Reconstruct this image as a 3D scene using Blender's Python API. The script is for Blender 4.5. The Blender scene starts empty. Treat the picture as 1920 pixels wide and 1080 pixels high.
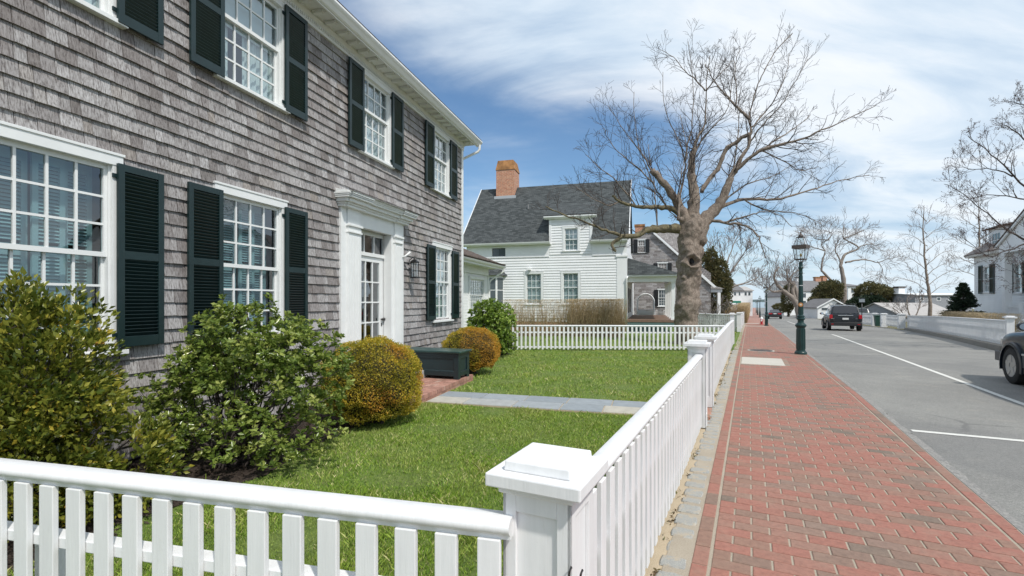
import bpy, bmesh, math, random
import numpy as np
from mathutils import Vector, noise
random.seed(7)
C = bpy.context.scene.collection
PI = math.pi
FPX = 907.0; EYE = 1.6; HZ = 565.0
TS = math.atan(445 / FPX); TH = math.atan(253 / FPX)

# ---------------------------------------------------------------- terrain
PTS = [(-400, 0), (17, 0), (30, -.16), (47, -.5), (85, -1.05), (125, -1.6), (165, -2.0), (300, -2.4), (5000, -2.4)]
def zs_(s):
    for (a, b), (c, d) in zip(PTS, PTS[1:]):
        if s <= c: return b + (d - b) * (s - a) / (c - a)
    return -2.4
def zr(X, Y): return zs_(X * math.sin(TS) + Y * math.cos(TS))

class Frame:
    """a runs along the direction `ang` (measured from +Y towards +X), b to its right, z up."""
    def __init__(s, ox, oy, ang, oz=0.0):
        s.o = (ox, oy, oz); s.ang = ang
        s.da = (math.sin(ang), math.cos(ang)); s.db = (math.cos(ang), -math.sin(ang))
    def w(s, a, b, z=0.0):
        return (s.o[0] + a * s.da[0] + b * s.db[0], s.o[1] + a * s.da[1] + b * s.db[1], s.o[2] + z)
    def sub(s, a, b, z=0.0, turn=0.0):
        x, y, zz = s.w(a, b, z); return Frame(x, y, s.ang + turn, zz)
S = Frame(0, 0, TS); HF = Frame(0, 0, TH); W0 = Frame(0, 0, 0)
def px(x, y, Y):                      # a point of the place at depth Y
    return Vector(((x - 960) / FPX * Y, Y, EYE + (HZ - y) / FPX * Y))
def ground_at(x, Y):
    X = (x - 960) / FPX * Y; return Vector((X, Y, zr(X, Y)))

# ---------------------------------------------------------------- mesh helper
ORG = {}
class MB:
    def __init__(s): s.v = []; s.f = []; s.c = []
    def face(s, pts, c=0.5):
        n = len(s.v); s.v.extend([tuple(p) for p in pts]); s.f.append(tuple(range(n, n + len(pts)))); s.c.append(c)
    def hexa(s, P, c=0.5):
        n = len(s.v); s.v.extend([tuple(p) for p in P])
        for q in ((0, 3, 2, 1), (4, 5, 6, 7), (0, 1, 5, 4), (1, 2, 6, 5), (2, 3, 7, 6), (3, 0, 4, 7)):
            s.f.append(tuple(n + i for i in q)); s.c.append(c)
    def box(s, F, a0, a1, b0, b1, z0, z1, c=0.5):
        s.hexa([F.w(a0, b0, z0), F.w(a1, b0, z0), F.w(a1, b1, z0), F.w(a0, b1, z0),
                F.w(a0, b0, z1), F.w(a1, b0, z1), F.w(a1, b1, z1), F.w(a0, b1, z1)], c)
    def prism(s, F, poly, b0, b1, c=0.5):              # poly in (a,z), extruded along b
        n = len(s.v); k = len(poly)
        for b in (b0, b1): s.v.extend([F.w(a, b, z) for a, z in poly])
        s.f.append(tuple(n + i for i in range(k))); s.f.append(tuple(n + k + i for i in reversed(range(k)))); s.c += [c, c]
        for i in range(k):
            j = (i + 1) % k; s.f.append((n + i, n + k + i, n + k + j, n + j)); s.c.append(c)
    def prism_b(s, F, poly, a0, a1, c=0.5):            # poly in (b,z), extruded along a
        n = len(s.v); k = len(poly)
        for a in (a0, a1): s.v.extend([F.w(a, b, z) for b, z in poly])
        s.f.append(tuple(n + i for i in range(k))); s.f.append(tuple(n + k + i for i in reversed(range(k)))); s.c += [c, c]
        for i in range(k):
            j = (i + 1) % k; s.f.append((n + i, n + k + i, n + k + j, n + j)); s.c.append(c)
    def tube(s, pts, rad, n=6, c=0.5, cap=True):
        pts = [Vector(p) for p in pts]
        if not hasattr(rad, '__len__'): rad = [rad] * len(pts)
        base = len(s.v); up = None
        for i, p in enumerate(pts):
            d = (pts[min(i + 1, len(pts) - 1)] - pts[max(i - 1, 0)])
            d = d.normalized() if d.length > 1e-9 else Vector((0, 0, 1))
            if up is None: up = d.orthogonal().normalized()
            else:
                up = up - d * up.dot(d)
                up = up.normalized() if up.length > 1e-6 else d.orthogonal().normalized()
            sd = d.cross(up)
            for k in range(n):
                a = 2 * PI * k / n; q = p + (up * math.cos(a) + sd * math.sin(a)) * rad[i]; s.v.append(tuple(q))
        for i in range(len(pts) - 1):
            for k in range(n):
                k2 = (k + 1) % n
                s.f.append((base + i * n + k, base + i * n + k2, base + (i + 1) * n + k2, base + (i + 1) * n + k)); s.c.append(c)
        if cap and n > 2:
            s.f.append(tuple(base + k for k in reversed(range(n)))); s.f.append(tuple(base + (len(pts) - 1) * n + k for k in range(n))); s.c += [c, c]
    def lathe(s, o, prof, n=24, c=0.5, axis='z', F=None, cap=True):
        base = len(s.v); o = Vector(o)
        for r, z in prof:
            for k in range(n):
                a = 2 * PI * k / n; u, v = r * math.cos(a), r * math.sin(a)
                if axis == 'z': s.v.append(tuple(o + Vector((u, v, z))))
                else:           # axis along the frame's b
                    A = Vector(F.da + (0,)); B = Vector(F.db + (0,)); s.v.append(tuple(o + A * u + Vector((0, 0, v)) + B * z))
        m = len(prof)
        for i in range(m - 1):
            for k in range(n):
                k2 = (k + 1) % n
                s.f.append((base + i * n + k, base + i * n + k2, base + (i + 1) * n + k2, base + (i + 1) * n + k)); s.c.append(c)
        if cap: s.f.append(tuple(base + k for k in reversed(range(n)))); s.f.append(tuple(base + (m - 1) * n + k for k in range(n))); s.c += [c, c]
    def build(s, name, mat, parent=None, smooth=False, bevel=0.0, loc=None, recalc=True, uvF=None, auto=None):
        V = np.array(s.v, dtype=np.float64).reshape(-1, 3)
        if parent is not None: org = ORG[parent.name]
        elif loc is not None: org = np.array(loc, float)
        else: org = np.array([(V[:, 0].min() + V[:, 0].max()) / 2, (V[:, 1].min() + V[:, 1].max()) / 2, V[:, 2].min()])
        me = bpy.data.meshes.new(name); me.from_pydata((V - org).tolist(), [], s.f)
        at = me.attributes.new('rnd', 'FLOAT', 'FACE'); at.data.foreach_set('value', np.array(s.c, dtype=np.float32))
        if recalc and len(s.f) < 90000:
            bm = bmesh.new(); bm.from_mesh(me); bmesh.ops.recalc_face_normals(bm, faces=bm.faces); bm.to_mesh(me); bm.free()
        # metric box-projected UVs
        uv = me.uv_layers.new(name='UVMap'); nl = len(me.loops)
        vi = np.empty(nl, np.int32); me.loops.foreach_get('vertex_index', vi)
        npoly = len(me.polygons); nor = np.empty(npoly * 3); me.polygons.foreach_get('normal', nor); nor = nor.reshape(-1, 3)
        tot = np.empty(npoly, np.int32); me.polygons.foreach_get('loop_total', tot)
        nn = np.repeat(nor, tot, axis=0); co = V[vi]
        fl = np.abs(nn[:, 2]) > .93
        da = np.array((uvF or HF).da + (0,)); tx = np.stack([-nn[:, 1], nn[:, 0], np.zeros(nl)], 1)
        ln = np.linalg.norm(tx, axis=1); ln[ln < 1e-6] = 1; tx = tx / ln[:, None]; tx[fl] = da
        bt = np.cross(nn, tx)
        me.uv_layers[0].data.foreach_set('uv', np.stack([(co * tx).sum(1), (co * bt).sum(1)], 1).astype(np.float32).ravel())
        if smooth:
            me.polygons.foreach_set('use_smooth', np.ones(npoly, bool))
            if auto: me.set_sharp_from_angle(angle=auto)
        me.materials.append(mat)
        o = bpy.data.objects.new(name, me); C.objects.link(o)
        if parent is not None: o.parent = parent
        else: o.location = org
        ORG[o.name] = org
        if bevel:
            m = o.modifiers.new('Bevel', 'BEVEL'); m.width = bevel; m.segments = 2; m.limit_method = 'ANGLE'; m.angle_limit = .6
            m.harden_normals = False
        return o
def np_mesh(name, V, F, mat, rnd=None, parent=None, smooth=False, org=None):
    """fast mesh: V (n,3), F (m,k) of one face size."""
    V = np.asarray(V, float); F = np.asarray(F, np.int32)
    if parent is not None: org = ORG[parent.name]
    elif org is None: org = np.array([V[:, 0].mean(), V[:, 1].mean(), V[:, 2].min()])
    me = bpy.data.meshes.new(name); m, k = F.shape
    me.vertices.add(len(V)); me.vertices.foreach_set('co', (V - org).astype(np.float32).ravel())
    me.loops.add(m * k); me.loops.foreach_set('vertex_index', F.ravel())
    me.polygons.add(m); me.polygons.foreach_set('loop_start', np.arange(0, m * k, k, dtype=np.int32))
    try: me.polygons.foreach_set('loop_total', np.full(m, k, np.int32))
    except Exception: pass
    if smooth: me.polygons.foreach_set('use_smooth', np.ones(m, bool))
    me.update(calc_edges=True)
    if rnd is not None:
        at = me.attributes.new('rnd', 'FLOAT', 'FACE'); at.data.foreach_set('value', np.asarray(rnd, np.float32))
    me.materials.append(mat)
    o = bpy.data.objects.new(name, me); C.objects.link(o)
    if parent is not None: o.parent = parent
    else: o.location = org
    ORG[o.name] = np.array(org, float)
    return o
def tag(o, label=None, cat=None, group=None, kind=None):
    if label: o['label'] = label
    if cat: o['category'] = cat
    if group: o['group'] = group
    if kind: o['kind'] = kind
    return o
def thing(name, loc, label, cat, group=None):
    o = bpy.data.objects.new(name, None); C.objects.link(o); o.location = loc; o.empty_display_size = .2
    ORG[o.name] = np.array(loc, float); return tag(o, label, cat, group)
def copy_tree(o, parent=None):
    c = o.copy(); C.objects.link(c)
    if parent is not None: c.parent = parent
    ORG[c.name] = ORG.get(o.name, np.zeros(3))
    for ch in list(o.children): copy_tree(ch, c)
    return c

# ---------------------------------------------------------------- materials
class NT:
    def __init__(s, name):
        s.m = bpy.data.materials.new(name); s.m.use_nodes = True; s.t = s.m.node_tree; s.N = s.t.nodes; s.L = s.t.links
        s.b = s.N['Principled BSDF']; s.out = s.N['Material Output']
    def n(s, typ, **kw):
        x = s.N.new(typ)
        for k, v in kw.items():
            if k.startswith('i_'):
                k = k[2:]; x.inputs[int(k) if k.isdigit() else k.replace('_', ' ')].default_value = v
            else: setattr(x, k, v)
        return x
    def l(s, a, b): s.L.new(a, b)
    def ramp(s, fac, stops, interp='LINEAR'):
        r = s.n('ShaderNodeValToRGB'); r.color_ramp.interpolation = interp; e = r.color_ramp.elements
        while len(e) > 1: e.remove(e[-1])
        e[0].position = stops[0][0]; e[0].color = tuple(stops[0][1]) + (1,)
        for p, c in stops[1:]:
            q = e.new(p); q.color = tuple(c) + (1,)
        s.l(fac, r.inputs[0]); return r.outputs[0]
    def noise(s, scale, detail=4, vec=None, rough=.55, dist=0, out='Fac', obj=True, sc=None):
        x = s.n('ShaderNodeTexNoise', i_Scale=scale, i_Detail=detail, i_Roughness=rough, i_Distortion=dist)
        if vec is None and obj: vec = s.geo('Position')
        if sc is not None:
            mp = s.n('ShaderNodeMapping'); mp.inputs['Scale'].default_value = sc; s.l(vec, mp.inputs[0]); vec = mp.outputs[0]
        if vec is not None: s.l(vec, x.inputs['Vector'])
        return x.outputs[out]
    def geo(s, w):
        if not hasattr(s, '_g'): s._g = s.n('ShaderNodeNewGeometry')
        return s._g.outputs[w]
    def rnd(s): return s.n('ShaderNodeAttribute', attribute_name='rnd').outputs['Fac']
    def mix(s, f, a, b, mode='MIX'):
        x = s.n('ShaderNodeMix', data_type='RGBA', blend_type=mode)
        for sock, v in ((x.inputs[0], f), (x.inputs[6], a), (x.inputs[7], b)):
            if hasattr(v, 'links'): s.l(v, sock)
            elif isinstance(v, (int, float)): sock.default_value = v
            else: sock.default_value = tuple(v) + (1,) if len(v) == 3 else v
        return x.outputs[2]
    def math(s, op, a, b=None, c=None, clamp=False):
        x = s.n('ShaderNodeMath', operation=op, use_clamp=clamp)
        for i, v in enumerate((a, b, c)):
            if v is None: continue
            if hasattr(v, 'links'): s.l(v, x.inputs[i])
            else: x.inputs[i].default_value = v
        return x.outputs[0]
    def col(s, c):
        if hasattr(c, 'links'): s.l(c, s.b.inputs['Base Color'])
        else: s.b.inputs['Base Color'].default_value = tuple(c) + (1,)
        return s
    def set(s, **kw):
        for k, v in kw.items():
            k = k.replace('_', ' ')
            if hasattr(v, 'links'): s.l(v, s.b.inputs[k])
            else: s.b.inputs[k].default_value = v
        return s
    def bump(s, h, strength=.3, dist=.01):
        x = s.n('ShaderNodeBump', i_Strength=strength, i_Distance=dist); s.l(h, x.inputs['Height']); s.l(x.outputs[0], s.b.inputs['Normal']); return s
def paint(name, c, rough=.45, var=.06, bump=.15, scale=6):
    m = NT(name); n = m.noise(scale, 5); a = [max(0, x * (1 - var)) for x in c]; b = [min(1, x * (1 + var)) for x in c]
    m.col(m.ramp(n, [(.3, a), (.7, b)])).set(Roughness=rough)
    if bump: m.bump(m.noise(90, 3, sc=(1, 1, .25)), bump, .004)
    return m.m
def flat(name, c, rough=.6, metal=0.0, **kw):
    m = NT(name); m.col(c).set(Roughness=rough, Metallic=metal); m.set(**kw) if kw else None; return m.m
M = {}
def white_paint():
    m = NT('white_paint'); base = m.ramp(m.noise(3, 6), [(.25, (.74, .745, .75)), (.75, (.83, .83, .825))])
    dirt = m.ramp(m.noise(14, 8, rough=.7, sc=(1, 1, .35)), [(.62, (0, 0, 0)), (.78, (1, 1, 1))])
    f = m.math('MULTIPLY', dirt, .34); c_ = m.mix(f, base, (.52, .50, .45)); c_ = m.mix(m.math('MULTIPLY', m.ramp(m.noise(130, 3, rough=.8), [(.70, (0,) * 3), (.74, (1,) * 3)]), .35), c_, (.35, .33, .28)); c_ = m.mix(1, c_, m.ramp(m.noise(26, 5, sc=(1, 1, .08)), [(.35, (.955,) * 3), (.6, (1.01,) * 3)]), 'MULTIPLY'); m.col(c_).set(Roughness=.42)
    gr = m.noise(70, 6, rough=.7, sc=(1, 1, .06)); m.bump(gr, .35, .004); return m.m
M['white'] = white_paint()
M['trim'] = paint('trim_white', (.78, .79, .78), .4, .03, .1)
M['farwhite'] = paint('clapboard_white', (.81, .815, .81), .55, .05, .05, 1.2)
def shingle():
    m = NT('cedar_shingle'); r = m.rnd(); pos = m.geo('Position')
    off = m.n('ShaderNodeCombineXYZ'); m.l(m.math('MULTIPLY', r, 37), off.inputs[0]); m.l(m.math('MULTIPLY', r, 91), off.inputs[2])
    add = m.n('ShaderNodeVectorMath', operation='ADD'); m.l(pos, add.inputs[0]); m.l(off.outputs[0], add.inputs[1]); v = add.outputs[0]
    st = m.noise(1, 8, vec=v, rough=.72, sc=(95, 95, 7)); big = m.noise(1.1, 3); sp = m.noise(55, 6, vec=v, rough=.8)
    base = m.ramp(r, [(0, (.21, .19, .18)), (.25, (.31, .29, .285)), (.6, (.395, .38, .375)), (.88, (.48, .468, .465)), (1, (.35, .315, .285))])
    dark = m.ramp(st, [(.36, (.22, .20, .20)), (.47, (.70, .68, .67)), (.56, (1.0, 1.0, 1.0)), (.7, (1.25, 1.25, 1.25))])
    c = m.mix(1, base, dark, 'MULTIPLY')
    c = m.mix(m.math('MULTIPLY', m.ramp(sp, [(.55, (0,) * 3), (.72, (1,) * 3)]), .45), c, (.47, .46, .46))
    c = m.mix(m.math('MULTIPLY', m.ramp(big, [(.45, (0,) * 3), (.7, (1,) * 3)]), .35), c, (.17, .14, .13))
    m.col(c).set(Roughness=.85); m.bump(st, .6, .004); return m.m
M['shingle'] = shingle()
M['shgreen'] = paint('shutter_green', (.009, .025, .026), .38, .15, .08)
M['black'] = flat('black_metal', (.012, .012, .013), .35)
def glass(name, tint=(.85, .9, .9), k=1.5, base=.06):
    m = NT(name); m.N.remove(m.b); tr = m.n('ShaderNodeBsdfTransparent'); tr.inputs[0].default_value = tint + (1,)
    gl = m.n('ShaderNodeBsdfGlossy'); gl.inputs['Roughness'].default_value = .015; gl.inputs[0].default_value = (.95, .97, 1, 1)
    lw = m.n('ShaderNodeLayerWeight'); lw.inputs[0].default_value = .5
    f = m.math('ADD', m.math('MULTIPLY', m.math('POWER', lw.outputs['Facing'], 3.0), k), base, clamp=True)
    bp = m.n('ShaderNodeBump', i_Strength=.05, i_Distance=.02); m.l(m.noise(3.5, 2), bp.inputs['Height']); m.l(bp.outputs[0], gl.inputs['Normal'])
    mx = m.n('ShaderNodeMixShader'); m.l(f, mx.inputs[0]); m.l(tr.outputs[0], mx.inputs[1]); m.l(gl.outputs[0], mx.inputs[2]); m.l(mx.outputs[0], m.out.inputs[0]); return m.m
M['glass'] = glass('window_glass', (.72, .82, .83), 1.1, .13)
M['lampglass'] = glass('lamp_glass', (.93, .95, .95), .8, .05)
M['cglass'] = glass('car_glass', (.10, .12, .12), 1.2, .10)
M['farglass'] = flat('far_window_glass', (.09, .11, .12), .08)
M['curtain'] = paint('white_curtain', (.78, .80, .79), .9, .06, 0)
M['inshut'] = paint('interior_shutter', (.36, .52, .54), .5, .04, 0)
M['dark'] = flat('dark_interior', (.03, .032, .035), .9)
def brickmat(name, c1, c2, mortar, sc=4.9, bw=.5, rh=.16, ms=.012, rough=.85, off=.5, bumps=.5, dirt=None, nk=.5):
    m = NT(name); b = m.n('ShaderNodeTexBrick', offset=off, i_Scale=sc, i_Mortar_Size=ms, i_Brick_Width=bw, i_Row_Height=rh, i_Bias=0.0)
    b.inputs['Mortar Smooth'].default_value = .2
    uv = m.n('ShaderNodeUVMap'); m.l(uv.outputs[0], b.inputs['Vector'])
    for k, v in (('Color1', c1), ('Color2', c2), ('Mortar', mortar)): b.inputs[k].default_value = tuple(v) + (1,)
    n = m.noise(9, 6); c = m.mix(nk, b.outputs[0], m.ramp(n, [(.3, (.55, .55, .55)), (.7, (1.35, 1.3, 1.3))]), 'MULTIPLY')
    if dirt: c = m.mix(m.math('MULTIPLY', m.ramp(m.noise(1.6, 6), [(.45, (0,) * 3), (.7, (1,) * 3)]), .6), c, dirt)
    m.col(c).set(Roughness=rough); h = m.math('SUBTRACT', m.math('MULTIPLY', n, .3), b.outputs['Fac']); m.bump(h, bumps, .006); return m.m
M['chimney'] = brickmat('chimney_brick', (.47, .165, .085), (.56, .26, .145), (.50, .38, .29), 1, .23, .085, .014)
M['lichen'] = paint('lichen_brick', (.33, .16, .06), .9, .45, .3, 3)
M['terrace'] = brickmat('terrace_brick', (.36, .16, .11), (.47, .27, .20), (.30, .24, .19), 1, .2, .1, .006)
M['asphaltshingle'] = brickmat('asphalt_shingle', (.034, .04, .041), (.085, .095, .096), (.02, .024, .024), 1, .26, .12, .007, .95, .5, .3, nk=.22)
M['brownshingle'] = brickmat('brown_shingle', (.07, .05, .04), (.15, .115, .09), (.03, .02, .02), 1, .2, .13, .01, .95)
M['fargray'] = brickmat('far_shingle_wall', (.20, .185, .175), (.32, .30, .29), (.09, .08, .075), 1, .24, .16, .018, .9)
def granular(name, stops, s1=260, s2=3.0, rough=.9, bump=.5, dist=.004, big=.25):
    m = NT(name); n = m.noise(s1, 3, rough=.7); b = m.noise(s2, 6, rough=.6)
    f = m.math('ADD', m.math('MULTIPLY', n, 1 - big), m.math('MULTIPLY', b, big)); m.col(m.ramp(f, stops)).set(Roughness=rough); m.bump(n, bump, dist); return m.m
def asphalt():
    m = NT('asphalt'); n = m.noise(150, 2, rough=.8); v = m.n('ShaderNodeTexVoronoi', i_Scale=210.0); m.l(m.geo('Position'), v.inputs['Vector'])
    base = m.ramp(n, [(.3, (.145, .143, .135)), (.5, (.232, .227, .212)), (.72, (.345, .335, .31))])
    big = m.ramp(m.noise(.55, 6, rough=.65, sc=(1, 1, 1)), [(.3, (.80, .80, .80)), (.7, (1.12, 1.12, 1.1))])
    c = m.mix(1, base, big, 'MULTIPLY'); sand = m.ramp(m.noise(2.3, 7, rough=.7), [(.56, (0,) * 3), (.75, (1,) * 3)])
    c = m.mix(m.math('MULTIPLY', sand, .4), c, (.38, .35, .295))
    c = m.mix(1, c, m.ramp(m.noise(38, 5, rough=.85), [(.3, (.74,) * 3), (.5, (1,) * 3), (.7, (1.3,) * 3)]), 'MULTIPLY')
    nv = m.n('ShaderNodeTexNoise', i_Scale=1.3, i_Detail=5.0); m.l(m.geo('Position'), nv.inputs['Vector']); mv = m.n('ShaderNodeMix', data_type='VECTOR'); mv.inputs[0].default_value = .35
    m.l(m.geo('Position'), mv.inputs[4]); m.l(nv.outputs['Color'], mv.inputs[5]); cr = m.n('ShaderNodeTexVoronoi', feature='DISTANCE_TO_EDGE', i_Scale=.42); m.l(mv.outputs[1], cr.inputs['Vector'])
    ck = m.math('MULTIPLY', m.ramp(cr.outputs['Distance'], [(0, (1,) * 3), (.006, (1,) * 3), (.012, (0,) * 3)]), m.ramp(m.noise(.3, 3), [(.48, (0,) * 3), (.56, (1,) * 3)])); c = m.mix(m.math('MULTIPLY', ck, .6), c, (.07, .07, .07))
    pt_ = m.ramp(m.noise(.16, 2, sc=(1, 1, 1)), [(.50, (0,) * 3), (.515, (1,) * 3)]); c = m.mix(m.math('MULTIPLY', pt_, .22), c, (.10, .10, .105)); m.col(c).set(Roughness=.85); m.bump(v.outputs['Distance'], .5, .004); return m.m
M['asphalt'] = asphalt()
M['sand'] = granular('sandy_soil', [(.3, (.30, .23, .15)), (.5, (.47, .38, .26)), (.7, (.58, .49, .36))], 180, 4)
M['granite'] = granular('granite', [(.3, (.20, .21, .22)), (.45, (.37, .38, .38)), (.6, (.45, .45, .43)), (.75, (.58, .57, .54))], 120, 4)
M['concrete'] = granular('concrete', [(.3, (.40, .37, .32)), (.5, (.50, .47, .41)), (.7, (.58, .55, .49))], 120, 2)
M['kerbstone'] = granular('kerb_stone', [(.3, (.14, .13, .11)), (.5, (.24, .22, .19)), (.7, (.33, .31, .27))], 60, 2)
M['bluestone'] = None
M['mulch'] = granular('bark_mulch', [(.3, (.018, .012, .009)), (.5, (.045, .03, .022)), (.7, (.11, .08, .06))], 70, 5, bump=1, dist=.02)
def lawnmat():
    m = NT('lawn'); n = m.noise(35, 6, rough=.75); b = m.noise(1.3, 5, rough=.6)
    c = m.ramp(n, [(.3, (.04, .07, .014)), (.5, (.11, .17, .028)), (.68, (.20, .26, .06)), (.8, (.30, .29, .13))])
    c = m.mix(m.math('MULTIPLY', m.ramp(b, [(.45, (0,) * 3), (.7, (1,) * 3)]), .4), c, (.17, .17, .06)); m.col(c).set(Roughness=.9); m.bump(n, .8, .02); return m.m
M['lawn'] = lawnmat()
def blades():
    m = NT('grass_blades'); r = m.rnd(); b = m.noise(1.1, 4, rough=.6)
    c = m.ramp(r, [(0, (.07, .15, .012)), (.4, (.175, .305, .022)), (.68, (.29, .41, .045)), (.86, (.45, .47, .13)), (1, (.68, .60, .34))])
    c = m.mix(m.math('MULTIPLY', m.ramp(b, [(.42, (0,) * 3), (.66, (1,) * 3)]), .5), c, (.33, .36, .10)); m.col(c).set(Roughness=.6)
    m.b.inputs['Subsurface Weight'].default_value = 0; return m.m
M['blades'] = blades()
def leaves(name, stops, rough=.35, sheen=None):
    m = NT(name); c = m.ramp(m.rnd(), stops); m.col(c).set(Roughness=rough)
    tr = m.n('ShaderNodeBsdfTranslucent'); m.l(c, tr.inputs[0]); mx = m.n('ShaderNodeMixShader'); mx.inputs[0].default_value = .34
    m.l(m.b.outputs[0], mx.inputs[1]); m.l(tr.outputs[0], mx.inputs[2]); m.l(mx.outputs[0], m.out.inputs[0]); return m.m
M['leafA'] = leaves('shrub_leaves', [(0, (.03, .06, .014)), (.3, (.11, .145, .022)), (.58, (.24, .255, .04)), (.80, (.46, .41, .06)), (.92, (.58, .38, .05)), (1, (.50, .18, .06))], .28)
M['leafB'] = leaves('holly_leaves', [(0, (.05, .095, .02)), (.45, (.20, .275, .05)), (.8, (.42, .47, .12)), (1, (.62, .60, .22))], .24)
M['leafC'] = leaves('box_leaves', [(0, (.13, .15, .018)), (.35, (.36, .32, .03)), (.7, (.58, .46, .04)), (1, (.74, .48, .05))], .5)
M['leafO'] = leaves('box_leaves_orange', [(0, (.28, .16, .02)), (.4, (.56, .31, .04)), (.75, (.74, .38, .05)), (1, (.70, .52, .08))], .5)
M['leafD'] = leaves('rhododendron_leaves', [(0, (.07, .14, .018)), (.5, (.22, .33, .05)), (.8, (.38, .50, .09)), (1, (.52, .60, .15))], .35)
M['needle'] = leaves('conifer_needles', [(0, (.015, .03, .018)), (.6, (.035, .06, .03)), (1, (.07, .10, .05))], .6)
M['cedar'] = leaves('cedar_needles', [(0, (.06, .065, .025)), (.5, (.13, .125, .05)), (.8, (.20, .165, .065)), (1, (.26, .19, .10))], .7)
def barkmat(name, stops, s=9):
    m = NT(name); n = m.noise(s, 10, rough=.78, sc=(1, 1, .7)); f2 = m.noise(s * 4.5, 6, rough=.8, sc=(1, 1, .45)); c = m.mix(.85, m.ramp(n, stops), m.ramp(f2, [(.36, (.35,) * 3), (.48, (.9,) * 3), (.66, (1.3,) * 3)]), 'MULTIPLY'); m.col(c).set(Roughness=.9); m.bump(m.math('ADD', n, m.math('MULTIPLY', f2, .6)), 1.0, .05); return m.m
M['bark'] = barkmat('sycamore_bark', [(.3, (.12, .09, .07)), (.45, (.235, .185, .145)), (.6, (.36, .295, .24)), (.75, (.47, .40, .34))])
M['twig'] = barkmat('twig_bark', [(.3, (.055, .042, .038)), (.6, (.11, .088, .078)), (.8, (.17, .14, .125))], 6)
M['mosslimb'] = barkmat('mossy_limb', [(.3, (.10, .085, .055)), (.5, (.18, .15, .09)), (.62, (.23, .20, .10)), (.8, (.25, .22, .18))], 7)
M['hazetwig'] = barkmat('hazed_twigs', [(.3, (.20, .165, .15)), (.6, (.30, .255, .235)), (.8, (.38, .33, .31))], 3)  # paler and greyer than near twigs: distance haze put into the colour
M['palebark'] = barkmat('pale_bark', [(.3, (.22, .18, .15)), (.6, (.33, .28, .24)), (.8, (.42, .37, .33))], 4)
M['hedgetwig'] = barkmat('hedge_twigs', [(.3, (.48, .35, .20)), (.6, (.72, .56, .34)), (.8, (.82, .68, .45))], 12)
M['lampgreen'] = paint('lamp_green', (.007, .033, .030), .32, .15, .05)
M['lampbrown'] = paint('lamp_bronze', (.09, .07, .06), .45, .15, 0)
M['boxgreen'] = paint('box_dark_green', (.014, .028, .032), .35, .12, .05)
M['road_line'] = paint('road_line_paint', (.66, .65, .60), .7, .12, .3, 25)
M['iron'] = granular('cast_iron', [(.3, (.04, .035, .03)), (.7, (.11, .09, .08))], 60, 3, .6)
# ================================================================ ground
def sheet(name, F, arange, brange, mat, dz, kind='structure', f=None):
    """grid following the terrain; brange may be functions of a."""
    mb = MB(); A = list(arange)
    rows = []
    for a in A:
        b0 = brange[0](a) if callable(brange[0]) else brange[0]; b1 = brange[1](a) if callable(brange[1]) else brange[1]
        k = brange[2]; rows.append([(lambda p: (p[0], p[1], zr(p[0], p[1]) + dz))(F.w(a, b0 + (b1 - b0) * i / k)) for i in range(k + 1)])
    for r0, r1 in zip(rows, rows[1:]):
        for i in range(len(r0) - 1): mb.face([r0[i], r1[i], r1[i + 1], r0[i + 1]])
    o = mb.build(name, mat, recalc=False, uvF=S); o['kind'] = kind; return o
SS = [-60, 0, 17, 30, 47, 85, 125, 165, 300, 345]
m = NT('rough_ground'); m.col(m.ramp(m.noise(.8, 8, rough=.7), [(.3, (.05, .055, .02)), (.5, (.12, .11, .05)), (.7, (.20, .17, .10))])).set(Roughness=.95); M['ground'] = m.m
sheet('ground', S, SS, (-160, 260, 1), M['ground'], -.06)
m = NT('sea_water'); m.col((.05, .10, .14)).set(Roughness=.12); m.bump(m.noise(.6, 6, sc=(1, 1, 1)), .3, .2); M['sea'] = m.m
mb = MB(); mb.face([(-2500, 150, -2.75), (3500, 150, -2.75), (3500, 9000, -2.75), (-2500, 9000, -2.75)]); o = mb.build('water', M['sea']); o['kind'] = 'structure'
mb = MB()
for k in range(24):
    x0 = -1700 + k * 210; h = 9 + 5 * math.sin(k * 1.7) + 3 * math.sin(k * 4.1); h2 = 9 + 5 * math.sin((k + 1) * 1.7) + 3 * math.sin((k + 1) * 4.1)
    mb.hexa([(x0, 3000, -3), (x0 + 210, 3000, -3), (x0 + 210, 3300, -3), (x0, 3300, -3), (x0, 3050, h), (x0 + 210, 3050, h2), (x0 + 210, 3250, h2), (x0, 3250, h)])
o = mb.build('hills', flat('far_shore', (.07, .10, .10), .95)); o['kind'] = 'structure'

def road_right(s):
    T = [(-60, 7.3), (15, 7.3), (22.2, 7.6), (30, 8.6), (43.8, 10.0), (50, 10.1), (57, 9.3), (78, 9.0), (142, 11.5), (250, 14), (345, 16)]
    for (a, b), (c, d) in zip(T, T[1:]):
        if s <= c: return b + (d - b) * (s - a) / (c - a)
    return 16
def walk_right(s):
    if s < 10: return 1.70
    if s < 17: return 1.70 - .11 * (s - 10) / 7
    if s < 50: return 1.59 + .15 * (s - 17) / 33
    return 1.74 + (s - 50) * .006
RS = [-60, -20, 0, 5, 10, 15, 17, 22.2, 30, 38, 43.8, 47, 50, 57, 78, 85, 125, 142, 165, 250, 300, 345]
sheet('road', S, RS, (lambda s: walk_right(s) - .02, road_right, 1), M['asphalt'], -.035)
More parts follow.
